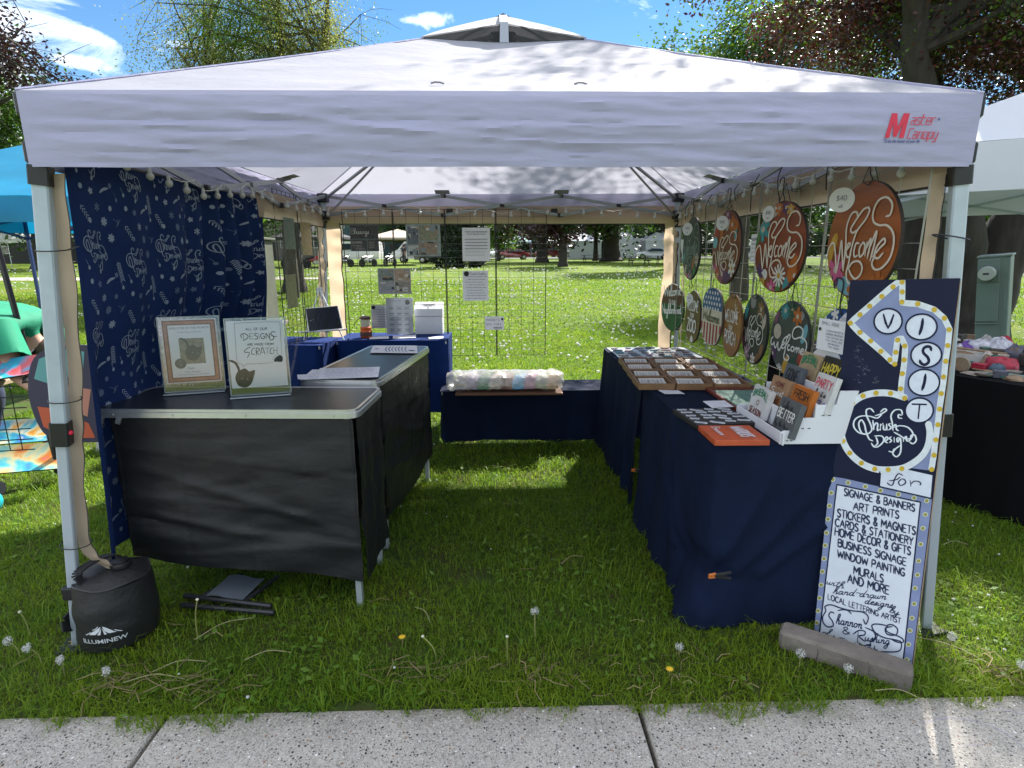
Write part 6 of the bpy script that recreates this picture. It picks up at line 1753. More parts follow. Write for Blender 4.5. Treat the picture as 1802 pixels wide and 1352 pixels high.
ribbon(g, [np.array((560, 95)), np.array((600, 66)), np.array((640, 52))], 36, ma, taper=False, z=.001)
g.build('arrow_border', BWH, sgn)
# ring round the logo
ring_pts = [(655, 815), (560, 785), (460, 780), (375, 798), (305, 842), (255, 908), (228, 995), (242, 1090), (288, 1173), (362, 1240), (452, 1280), (542, 1288), (630, 1280), (702, 1248), (765, 1198), (803, 1132), (815, 1047), (805, 985)]
rp = cr_([np.array(p, float) for p in ring_pts], 6)
g = G(); fillpoly(g, [tuple(p) for p in rp], ma, .0011); g.build('logo_field', NAV2, sgn)
g = G(); ribbon(g, rp, 44, ma, taper=False, z=.0016); g.build('logo_ring', BWH, sgn)
# white "for" plate
g = G(); fillpoly(g, [(495, 1300), (650, 1285), (835, 1330), (822, 1480), (488, 1395)], ma, .0019); fillpoly(g, [], ma, 0) if False else None
g.build('plate', PCI, sgn)
g = G()
for a in ("650,1280 840,1325|838,1325 825,1480|486,1300 482,1398 825,1482",): 
 for st in a.split('|'):
  p = [np.array([float(q) for q in b.split(',')]) for b in st.split()]; ribbon(g, p, 9, ma, taper=False, z=.0024)
trace(g, "650,1300 620,1290 605,1330 590,1385 560,1400 555,1380|555,1350 590,1345 620,1335|640,1345 620,1370 640,1385 660,1360 640,1345|675,1345 680,1385|678,1360 700,1340 725,1345 735,1370 715,1395 695,1390", ma, 8, z=.0026) if False else None
trace(g, "560,10 535,0 515,25 500,65 478,60 470,50|480,40 520,35 545,20|552,30 535,50 548,68 575,55 570,35 552,30|602,40 607,74|607,60 624,46 648,46 664,58 658,68", mb, 7.5, z=.0026, cal=.3)
g.build('plate_lettering', NAV2, sgn)
# letters in circles
for (cx, cy, rx, ry, ch) in ((540, 312, 92, 82, 'V'), (757, 355, 102, 84, 'I'), (790, 538, 100, 82, 'S'), (775, 718, 102, 86, 'I'), (745, 900, 92, 82, 'T')):
 g = G(); flower_ = circ(cx, cy, rx, 30, ry); fillpoly(g, flower_, ma, .0021); g.build('letter_disc', PCI, sgn)
 g = G(); c = circ(cx, cy, rx, 30, ry); ribbon(g, [np.array(p) for p in c+c[:1]], 11, ma, taper=False, z=.0026)
 if ch == 'V': trace(g, "510,268 540,355 576,272", ma, 20, z=.0027, k=2)
 if ch == 'I': trace(g, f"{cx+10},{cy-52} {cx+3},{cy} {cx-12},{cy+48}", ma, 20, z=.0027)
 if ch == 'S': trace(g, "822,510 815,488 790,484 770,500 772,525 800,555 805,585 780,602 755,590 748,572", ma, 19, z=.0027)
 if ch == 'T': trace(g, "700,858 790,862|748,860 738,952", ma, 19, z=.0027)
 g.build('letter_outline', NAV2, sgn)
g = G(); trace(g, THRUSH, ma, 11, z=.0026, cal=.35); g.build('logo_lettering', M('sign_white_lettering', (.70, .76, .82), .6), sgn)
dots = [(630, 58), (570, 88), (497, 148), (420, 210), (355, 265), (292, 315), (357, 378), (424, 438), (492, 505), (552, 562), (583, 592), (590, 514), (603, 434), (650, 477), (646, 568), (635, 655), (624, 755), (632, 122), (630, 190), (733, 205), (840, 245), (906, 303), (938, 376), (928, 480), (916, 580), (904, 686), (890, 794), (880, 893), (868, 998), (854, 1096), (841, 1195), (828, 1290),
  (649, 818), (557, 784), (462, 780), (375, 798), (306, 842), (254, 908), (228, 996), (242, 1090), (288, 1174), (363, 1242), (452, 1280), (542, 1288), (630, 1280), (702, 1249), (764, 1197), (803, 1133), (815, 1046), (806, 988)]
for x, y in dots:
 g = G(); fillpoly(g, circ(x+RS.uniform(-2, 2), y+RS.uniform(-2, 2), 17.5, 14, 16.5), ma, .0030)
 g.build('bulb_dot', YEL2, sgn)
# chalky scuffs on the navy
g = G(); r = random.Random(3)
for k in range(46):
 x, y = r.choice(((320, 520), (350, 580), (380, 620), (330, 680), (460, 690), (350, 470))); x += r.uniform(-22, 22); y += r.uniform(-30, 30)
 a = r.uniform(-.4, 1.2); l = r.uniform(8, 26)
 ribbon(g, [np.array((x, y)), np.array((x+l*.5*math.cos(a), y+l*.5*math.sin(a)+2)), np.array((x+l*math.cos(a), y+l*math.sin(a)))], r.uniform(1.5, 4), ma, z=.0006)
kind(g.build('chalk_scuff', M('chalk_scuff', (.35, .36, .42), .9, alpha=.35), sgn), 'stuff')
# lower price list panel
g = G(); fillpoly(g, [(134, 8), (232, 26), (728, 152), (610, 1160), (30, 960), (36, 905)], mb, .0005); g.build('list_border', PER, sgn)
g = G(); fillpoly(g, [(176, 58), (662, 168), (560, 1130), (70, 950)], mb, .0010); g.build('list_field', M('list_white', (.74, .79, .88), .6, var=.06, vscale=20), sgn)
g = G()
for a, b in (((176, 58), (662, 168)), ((662, 168), (560, 1130)), ((176, 58), (70, 950))): ribbon(g, [np.array(a, float), (np.array(a)+np.array(b))/2, np.array(b, float)], 8, mb, taper=False, z=.0016)
g.build('list_outline', NAV2, sgn)
ldots = [(152, 28), (242, 48), (342, 72), (430, 96), (534, 120), (625, 142), (698, 160), (690, 240), (676, 320), (664, 413), (652, 510), (646, 592), (632, 670), (627, 762), (614, 846), (603, 920), (594, 1002), (585, 1092),
         (143, 106), (133, 182), (124, 260), (115, 340), (107, 414), (100, 492), (90, 568), (83, 647), (73, 725), (64, 800), (56, 870)]
for x, y in ldots:
 g = G(); fillpoly(g, circ(x, y, 16, 14, 14), mb, .0020); rg = g.build('list_bulb_ring', M('pale_ring', (.62, .66, .52), .6), sgn)
 g = G(); fillpoly(g, circ(x, y, 10.5, 12, 9.5), mb, .0024); g.build('list_bulb', M('olive_bulb', (.30, .28, .05), .6), rg)
g = G()
def line(s, x0, y0, x1, y1, h, wt=.215, **k):
 L_ = math.hypot(x1-x0, y1-y0); c_, s_ = (x1-x0)/L_, (y1-y0)/L_
 # letters stay upright with the board while the line slopes
 letter(g, s, lambda a, b, hh: mb(x0+a*c_-b*(-.06), y0+a*s_-b, hh), 0, 0, h, width=L_, wt=wt, z=.0018, **k)
for a in (('SIGNAGE & BANNERS', 218, 122, 628, 222, 42), ('ART PRINTS', 272, 206, 536, 262, 44), ('STICKERS & MAGNETS', 178, 246, 632, 358, 46), ('CARDS & STATIONERY', 166, 300, 618, 418, 44),
          ('HOME DECOR & GIFTS', 164, 354, 604, 476, 46), ('BUSINESS SIGNAGE', 182, 420, 578, 538, 44), ('WINDOW PAINTING', 178, 484, 570, 600, 44), ('MURALS', 274, 582, 446, 636, 46), ('AND MORE', 238, 632, 478, 706, 48)): line(*a)
line('LOCAL LETTERING ARTIST', 122, 732, 548, 880, 32, .2)
for a in (('with', 112, 640, 215, 668, 40), ('hand-drawn', 150, 698, 462, 736, 44), ('designs', 335, 758, 500, 786, 44), ('by', 480, 810, 540, 828, 44)): line(*a, wt=.12, track=0, slant=.3)
trace(g, "160,815 140,808 128,830 150,865 152,890 120,895 95,870 92,835 110,800 105,775 140,765 200,785 260,800 330,810 360,840 345,880 330,850|500,895 460,905 470,940 520,945 530,910 500,885 470,890 470,925 550,960 565,985 540,990 500,975", mb, 7.5, z=.0018)
line('Shannon', 128, 872, 325, 922, 62, .065, track=0, slant=.2) if False else line('hannon', 168, 876, 322, 908, 60, .11, track=0, slant=.2)
line('&', 205, 935, 250, 942, 40, .14); 
trace(g, "300,925 295,990|270,940 305,918 340,925 335,945 305,952 340,985|350,1000 372,1010 370,990|260,820 240,800 210,795 180,800|340,900 390,925 400,960 370,990|370,1000 330,1010 300,990|395,1010 400,1040 450,1045 540,1040 552,990 520,975 450,960 400,930 380,890 410,880 470,890", mb, 7.5, z=.0018)
line('ushing', 338, 978, 485, 1002, 52, .115, track=0, slant=.2)
line('of', 82, 940, 130, 950, 42, .1, track=0, slant=.3); line('NEW BERLIN', 152, 985, 508, 1110, 40, .17)
g.build('list_lettering', M('list_ink', (.010, .022, .075), .5), sgn)

# concrete block that holds the board's foot
t = thing('concrete_block', 'grey concrete bar lying in the grass against the foot of the leaning VISIT sign', 'concrete block', (1.18, -.15, 0))
d_ = unit(V(.335, -.235, 0)); Fk = Fr((1.008, -.085, 0), d_, (-d_[1], d_[0], 0))
g = G(); g.bbox((0, 0, 0), (.418, .082, .082), .012, Fk)
o = g.build('body', M('weathered_concrete', (.25, .215, .185), .9, var=.45, vscale=7, bump=.6, bscale=40, detail=8), t)
for x in (.13, .29): g = G(); g.tube([Fk(x, .0005, .005), Fk(x+.004, .0005, .045), Fk(x-.003, .003, .075)], .0022, 5); g.build('joint_line', M('joint_dark', (.10, .085, .075), .9), t)

# ------------------------------------------------------------------ black weight bag
t = thing('weight_bag', 'round black fabric weight bag with white tent logo at the front left canopy foot', 'weight bag', (-1.545, .06, 0))
BAG = M('black_bag_fabric', (.016, .016, .017), .55, var=.3, vscale=6, bump=.5, bscale=25)
Fg = Fr((-1.548, .075, 0), (1, 0, 0), (0, 1, 0))
def bagf(u, v):
 a = 2*math.pi*u; z = .008+.262*v
 r = .132*(1+.05*math.sin(math.pi*v))*(1-.04*v*v) - (.02*(1-v/.06) if v < .06 else 0)
 r += .006*mnoise.noise(Vector((math.cos(a)*1.5, math.sin(a)*1.5, v*4)))
 sag = .018*mnoise.noise(Vector((math.cos(a)*1.2+3, math.sin(a)*1.2, .5)))*v
 return V(-1.548+r*math.cos(a)+.02*v*.3, .075+r*math.sin(a), z+sag)
g = G(); g.grid(bagf, 48, 18); g.build('body', BAG, t, True)
def topf(u, v):
 p = bagf(u, 1.); c = V(-1.545, .08, .295); q = p*(1-v)+c*v; q[2] += .012*math.sin(math.pi*v)+.006*mnoise.noise(Vector((u*6, v*3, 1))); return q
g = G(); g.grid(topf, 48, 8); g.build('top', BAG, t, True)
g = G(); g.tube([topf(k/24, 0.02)+V(0, 0, .002) for k in range(25)], .004, 6); g.build('zip_piping', M('piping_black', (.022, .022, .024), .4), t, True)
g = G(); g.lathe([(.035, 0), (.035, .012), (.028, .016), (.028, .024), (.0, .026)], Fr((-1.515, .09, .298), (1, 0, 0), (0, 1, 0)), 20); g.build('filler_cap', BLKP, t, 40)
g = G(); pts = cr_([V(-1.60, -.005, .285), V(-1.612, .0, .322), V(-1.59, .05, .338), V(-1.565, .12, .328), V(-1.55, .16, .29)], 6)
for a, b in zip(pts, pts[1:]): g.bar(a, b, .035, .005, (0, 0, 1))
g.build('handle', M('webbing_black', (.012, .012, .013), .8), t, True)
g = G(); pts = [V(-1.675, .03, .14), V(-1.69, .0, .12), V(-1.675, -.02, .09)]
for a, b in zip(pts, pts[1:]): g.bar(a, b, .05, .006, (1, 0, 0))
g.build('side_strap', M('webbing_black', (.012, .012, .013), .8), t)
g = G(); 
def bagm(x, y, h):      # x along the front, metres; y height
 a = -math.pi/2+.22+x/.135; u = (a/(2*math.pi)) % 1
 p = bagf(u, (y-.008)/.262); n_ = V(math.cos(a), math.sin(a), 0); return p+n_*(h+.0012)
bfont(g, 'ILLUMINEW', bagm, 0, .068, .019, width=.150, bold=.02, center=True)
def tri(pts): g.add([bagm(x, y, .001) for x, y in pts], [tuple(range(len(pts)))])
tri([(-.045, .106), (-.038, .114), (-.012, .134), (-.002, .140), (-.010, .120), (-.022, .108)]); tri([(.002, .140), (.012, .134), (.036, .112), (.045, .106), (.020, .108), (.008, .120)])
tri([(-.016, .106), (-.001, .134), (-.006, .106)]); tri([(.006, .106), (.001, .134), (.014, .106)])
trace(g, "-.058,.104 -.045,.112 -.035,.119|.038,.117 .048,.110 .060,.104|-.03,.128 -.02,.132 -.01,.142", bagm, .003)
g.build('logo_lettering', M('bag_white', (.62, .64, .66), .6), t)

# ------------------------------------------------------------------ patterned curtain on the left
cur = thing('patterned_curtain', 'navy curtain printed with white script and flowers, hung along the left side of the booth', 'curtain', (-1.5, .9, 0))
CL = 1.62    # run along the wall in cloth metres
def cf(u, v, h=0.):
 """u along (0 front .. 1 back), v down 0..1 ; returns point offset h towards the booth"""
 s = u
 y = .15+1.60*s
 zt, zb = 1.80, .26+.0*s
 z = zt+(zb-zt)*v
 # flat front half, deep folds in the back half
 k = max(0, min(1, (s-.40)/.25)); k = k*k*(3-2*k)
 fold = (.055*math.sin(s*62+.6*math.sin(v*3)+1.0)+.016*math.sin(s*117+2*v))*k*(.75+.35*v)+.014*math.sin(s*34+1+.5*v)*(1-k)
 fold += .007*math.sin(s*21+v*1.2)*(1-k)+.004*mnoise.noise(Vector((s*9, v*3, 1)))
 y += .012*math.sin(s*62+1.6)*k
 sm = lambda t: (lambda q: q*q*(3-2*q))(max(0., min(1., t)))
 x = -1.494-.096*v+fold*(.35+.65*min(1, v*5))-.075*sm((v-.28)/.25)*sm(s/.10)*sm((1.1-s)/.3)
 # front hem pulls in with depth as it hangs onto the bag
 if s < .12:
  x += (.12-s)/.12*(-.012)
  y -= (.12-s)/.12*.015
 y = y-.0*v
 if v > .55: 
  t_ = (v-.55)/.45
  y = y*(1-.0*t_)
 # normal approx towards +x
 return V(x+h, y-h*.4, z)
NAVC = M('curtain_navy', (.012, .029, .108), .85, spec=.15, var=.22, vscale=4, bump=.3, bscale=250, trans=.12)
g = G(); g.grid(lambda u, v: cf(u, v), 230, 46); g.build('cloth', NAVC, cur, True)
PR = M('curtain_print', (.27, .32, .42), .75); PRD = M('curtain_print_faint', (.10, .14, .24), .75)
LX, LZ = 1.60, 1.54
def cm(x, y, h):
 u, v = x/LX, y/LZ
 if u < .003 or u > .997 or v < .003 or v > .997: u = min(max(u, .003), .997); v = min(max(v, .003), .997)
 return cf(u, v, h+.0006)
g = G(); gf = G(); r = random.Random(12)
TW, TH = .225, .330
def inside(x, y, m=.0): return m < x < LX-m and m < y < LZ-m
def safe_trace(gg, data, ox, oy, sx, sy, wt, z=.0012):
 for st in data.split('|'):
  p = [np.array([float(q) for q in a.split(',')]) for a in st.split()]
  p = [np.array((ox+q[0]*sx, oy+q[1]*sy)) for q in p]
  if not all(inside(q[0], q[1], .004) for q in p): 
   p = [q for q in p if inside(q[0], q[1], .004)]
   if len(p) < 3: continue
  ribbon(gg, cr_(p, 5), wt, cm, z=z)
def sprig(gg, x, y, a, l, n=6):
 c, s = math.cos(a), math.sin(a)
 for i in range(n):
  t = (i+1)/n*l
  for sg in (-1, 1):
   b = a+sg*.75; p0 = (x+c*t, y+s*t); p1 = (p0[0]+.013*math.cos(b), p0[1]+.013*math.sin(b))
   if inside(*p0, .02): ribbon(gg, [np.array(p0), (np.array(p0)+np.array(p1))/2, np.array(p1)], .0045, cm)
for i in range(-1, 8):
 for j in range(-1, 6):
  ox = i*TW+.03+(0 if j % 2 == 0 else .0); oy = j*TH-.09+(.06 if i % 2 else 0)
  k = .185/415
  safe_trace(g, THRUSH, ox-310*k*.72, oy-880*k, k*.72, k, .0034)
  for (dx, dy, kd) in ((.235, .03, 'fl'), (.265, .13, 'sp'), (.03, .22, 'do'), (.10, .235, 'fl2'), (.20, .22, 'sw'), (.005, .29, 'sp2'), (.14, .30, 'star'), (.24, .30, 'do'), (.29, .26, 'do2'), (.07, .36, 'do'), (.19, .36, 'fl'), (.28, .38, 'tw'), (.12, .18, 'do2'), (.02, .16, 'do2'), (.25, .20, 'do')):
   x, y = ox+dx*.69, oy+dy*.82
   if not inside(x, y, .03): continue
   q = r.random(); gg = g if q > .35 else gf
   if kd == 'fl': flower(gg, x, y, .017, cm, n=7, inner=.6)
   elif kd == 'fl2': flower(gg, x, y, .013, cm, n=5, inner=.5)
   elif kd == 'star': flower(gg, x, y, .016, cm, n=6, inner=.2)
   elif kd == 'do': blob(gg, circ(x, y, .0085, 10, .010), cm)
   elif kd == 'do2': blob(gg, circ(x, y, .0055, 8, .008), cm); ribbon(gg, [np.array((x, y)), np.array((x-.005, y-.015)), np.array((x-.012, y-.028))], .002, cm)
   elif kd == 'sp': sprig(g, x, y, 1.35, .075, 8)
   elif kd == 'sp2': sprig(g, x, y, .95, .06, 5)
   elif kd == 'sw': ribbon(g, cr_([np.array((x-.018, y+.012)), np.array((x, y)), np.array((x+.022, y-.006))], 4), .010, cm)
   elif kd == 'tw':
    for b in (-.6, .2, .9): ribbon(gf, [np.array((x, y)), np.array((x+.012*math.cos(b), y-.014)), np.array((x+.026*math.sin(b), y-.028))], .004, cm)
kind(g.build('printed_pattern', PR, cur), 'stuff'); kind(gf.build('printed_pattern', PRD, cur), 'stuff')
g = G(); g.tube([(-1.52, .14, 1.81), (-1.52, 1.76, 1.81)], .010, 8); g.build('rod', BLKP, cur)

# ------------------------------------------------------------------ string lights
WCO = M('white_cord', (.52, .52, .50), .6); BLB = M('frosted_bulb', (.66, .65, .62), .25, trans=.3)
proto = None
def lights(label, path, nb, seed, sag=.03, up=True):
 P_ = [V(*p) for p in path]
 t = thing('string_lights', label, 'string lights', tuple(P_[0]), 'white globe string lights inside the canopy')
 r = random.Random(seed)
 d = [0]
 for a, b in zip(P_, P_[1:]): d.append(d[-1]+np.linalg.norm(b-a))
 def at_s(s):
  for i in range(len(P_)-1):
   if s <= d[i+1]+1e-9: k = (s-d[i])/(d[i+1]-d[i]); return P_[i]*(1-k)+P_[i+1]*k
  return P_[-1]
 pts = []; n = nb*6
 for i in range(n+1):
  s = d[-1]*i/n; q = at_s(s)+V(r.uniform(-.004, .004), 0, -sag*abs(math.sin(math.pi*i/12))+r.uniform(-.003, .003)); pts.append(q)
 g = G(); g.tube(cr_(pts, 2), .0024, 5, False); g.build('cord', WCO, t, True)
 for i in range(nb):
  p = pts[i*6+3]+V(0, 0, -.012)
  g = G(); F = Fr(p, (1, 0, 0), (0, 1, 0)); g.lathe([(.006, .012), (.008, .0), (.008, -.010)], F, 8); so_ = g.build('socket', WCO, t, True)
  g = G(); g.ball(p+V(0, 0, -.024), .0150, 10, 8, (1, 1, 1.05)); g.build('bulb', BLB, so_, True)
lights('string of white globe bulbs sagging along the left truss in front of the curtain', [(-1.44, .30, 1.86), (-1.44, .95, 1.80), (-1.44, 1.45, 1.86), (-1.44, 1.85, 1.86)], 11, 1)
lights('string of white globe bulbs along the left rear truss', [(-1.42, 1.9, 1.84), (-1.42, 2.4, 1.84), (-1.40, 2.92, 1.85)], 6, 2)
lights('string of white globe bulbs along the back truss', [(-1.35, 2.92, 1.83), (-.5, 2.92, 1.87), (0, 2.92, 1.83), (.5, 2.92, 1.87), (1.35, 2.92, 1.82)], 18, 3)
lights('string of white globe bulbs along the top of the right wire wall', [(1.40, 2.75, 1.80), (1.40, 1.9, 1.87), (1.40, 1.2, 1.85), (1.40, .6, 1.84), (1.40, .1, 1.80)], 18, 4)
# black ties on the right wall
for k, (y, z, dy, dz) in enumerate(((2.05, 1.86, .05, -.16), (1.35, 1.90, .04, -.20), (1.10, 1.90, -.05, -.18), (.62, 1.88, .02, -.14), (2.5, 1.86, .03, -.14), (1.62, 1.88, -.01, -.1))):
 g = G(); g.tube(cr_([V(1.415, y, z), V(1.39, y+dy*.5, z+dz*.4), V(1.40, y+dy, z+dz)], 4), .0028, 5)
 tag(g.build('cable_tie', WIRE, smooth=True, org=(1.41, y, z)), ['cable tie above the dark slate sign', 'cable tie between the dark red and rust red signs', 'cable tie just in front of the rust red sign', 'cable tie hanging behind the amber sign', 'cable tie nearest the back right post', 'cable tie beside the dark red sign'][k]+' on the right wire wall', 'cable tie', 'black cable ties on the right wall')
# ------------------------------------------------------------------ trees
BARK = M('grey_bark', (.085, .072, .058), .9, var=.55, vscale=4, stretch=(3, 3, .5), bump=1.0, bscale=9, detail=8)
BARKD = M('dark_bark', (.045, .037, .030), .9, var=.5, vscale=4, stretch=(3, 3, .5), bump=.8, bscale=9)
def leafmat(n, a, b, tr=.4, rough=.45, spec=.5): return M(n, a, rough, spec=spec, island=1, col2=b, trans=tr)
LM = dict(beech=leafmat('copper_leaf', (.11, .026, .018), (.030, .014, .016), .35, .28), beechg=leafmat('green_beech_leaf', (.10, .17, .02), (.05, .10, .012), .45, .35),
          birch=leafmat('birch_leaf', (.28, .29, .07), (.13, .18, .03), .6), green=leafmat('green_leaf', (.07, .15, .015), (.035, .085, .010), .4),
          dark=leafmat('dark_leaf', (.022, .055, .012), (.012, .030, .008), .25), purp=leafmat('purple_leaf', (.055, .018, .022), (.022, .010, .013), .25), lime=leafmat('lime_leaf', (.13, .24, .02), (.08, .16, .015), .5),
          conif=leafmat('conifer_leaf', (.020, .042, .014), (.010, .022, .008), .15))
def leaves(name, C_, size, mat, parent, droop=.0, flatness=.5, rs=None, aspect=.55):
 rs = rs or RS
 n = len(C_); s = size*rs.uniform(.6, 1.3, n)
 d = rs.normal(0, 1, (n, 3)); d[:, 2] = d[:, 2]*(1-flatness)-droop; d /= np.linalg.norm(d, axis=1)[:, None]
 u = rs.normal(0, 1, (n, 3)); u -= d*np.sum(u*d, 1)[:, None]; u /= np.linalg.norm(u, axis=1)[:, None]
 nn = np.cross(d, u)
 P = np.zeros((n, 4, 3)); S = s[:, None]
 P[:, 0] = C_; P[:, 1] = C_+d*S*.45+u*S*aspect*.5+nn*S*.06; P[:, 2] = C_+d*S; P[:, 3] = C_+d*S*.45-u*S*aspect*.5+nn*S*.06
 o3 = ORG[parent.name] if parent is not None else 0
 P = P-o3
 me = bpy.data.meshes.new(name); me.vertices.add(n*4); me.vertices.foreach_set('co', P.reshape(-1))
 me.loops.add(n*4); me.loops.foreach_set('vertex_index', np.arange(n*4, dtype=np.int32))
 me.polygons.add(n); me.polygons.foreach_set('loop_start', (np.arange(n)*4).astype(np.int32)); me.update(calc_edges=True)
 me.materials.append(mat); o = bpy.data.objects.new(name, me); COL.objects.link(o)
 if parent is not None: o.parent = parent
 ORG[o.name] = o3
 return o
def limb(g, a, b, r0, r1, rs, wob=.12, n=6, seg=6):
 a, b = V(*a), V(*b); L_ = np.linalg.norm(b-a); pts = []
 off = rs.normal(0, 1, 3)
 for i in range(n+1):
  t = i/n; pts.append(a*(1-t)+b*t+V(0, 0, L_*.08*math.sin(math.pi*t))+off*wob*L_*.3*math.sin(math.pi*t)+rs.normal(0, 1, 3)*wob*L_*.05)
 pts[0] = a; pts[-1] = b
 g.tube(pts, [r0+(r1-r0)*i/n for i in range(n+1)], seg); return pts
def tree(label, base, stems, crown, nl, leaf, mats, seed, nlimb=16, ntwig=9, cl=.45, droop=.3, name='tree', hang=0., bark=None, density=None, trunkseg=10, elong=(1, 1, .6), group=None, cut=None, tw=1., extra=()):
 """stems: list of polylines [(x,y,z,r)..]; crown: (centre, radii)"""
 rs = np.random.RandomState(seed)
 t = thing(name, label, 'tree', base, group)
 g = G()
 for st in stems:
  p = cr_([V(*q) for q in st], 5); g.tube([q[:3] for q in p], [max(.01, q[3])*(1+.06*math.sin(i*1.7)) for i, q in enumerate(p)], trunkseg)
 c, R = V(*crown[0]), V(*crown[1])
 tips = []
 allst = [cr_([V(*q) for q in st], 5) for st in stems]
 gl = G()
 for i in range(nlimb):
  st = allst[i % len(allst)]; q = st[int(len(st)*rs.uniform(.45, .99))]
  d = rs.normal(0, 1, 3); d /= np.linalg.norm(d); d[2] = d[2]*.7+.1
  e = c+d*R*rs.uniform(.65, .98)
  pts = limb(gl, q[:3], e, max(.02, q[3]*.45), .012, rs)
  for k in range(ntwig):
   b = pts[rs.randint(2, len(pts))]
   e2 = b+rs.normal(0, 1, 3)*R*.24*tw+V(0, 0, -hang*rs.uniform(.2, 1))
   limb(gl, b, e2, .010*tw, .004, rs, .15, 3, 3)
   for s_ in np.linspace(.25, 1, 4): tips.append(b*(1-s_)+e2*s_)
 g.build('trunk', bark or BARK, t, True)
 gl.build('branches', bark or BARK, t, True)
 tips = np.array(tips)
 n = nl
 C_ = tips[rs.randint(0, len(tips), n)]+rs.normal(0, 1, (n, 3))*cl*np.array(elong)
 if hang: C_[:, 2] -= np.abs(rs.normal(0, hang*.4, n))
 if cut is not None: C_ = C_[cut(C_)]; n = len(C_)
 for ec, er, en in extra:
  cc = V(*ec)+rs.normal(0, .55, (26, 3))*V(*er)
  C_ = np.concatenate([C_, cc[rs.randint(0, 26, en)]+rs.normal(0, .17, (en, 3))*V(1.5, 1.5, .8)]); n = len(C_)
 if name == 'copper_beech':      # a gap in the crown that lets the sun onto the lawn beside the sign
  s_ = np.array(SUNV); q_ = C_-V(1.95, .25, 0); d_ = q_-np.outer(q_@s_, s_); C_ = C_[np.linalg.norm(d_*V(1, .8, 1), axis=1) > .42]; n = len(C_)
 k = rs.uniform(0, 1, n)
 # clumps of one colour
 ph = np.sin(C_[:, 0]*1.3+seed)+np.sin(C_[:, 1]*1.1)+np.sin(C_[:, 2]*1.6+2)
 sel = (ph+k*1.6-.8)
 lo = 0; m = len(mats)
 qs = np.quantile(sel, np.cumsum([w_ for _, w_ in mats])[:-1]/sum(w_ for _, w_ in mats)) if m > 1 else []
 idx = np.digitize(sel, qs) if m > 1 else np.zeros(n, int)
 for j, (mm, _) in enumerate(mats):
  if (idx == j).any(): leaves('crown', C_[idx == j], leaf, LM[mm], t, droop, .4, rs)
 return t
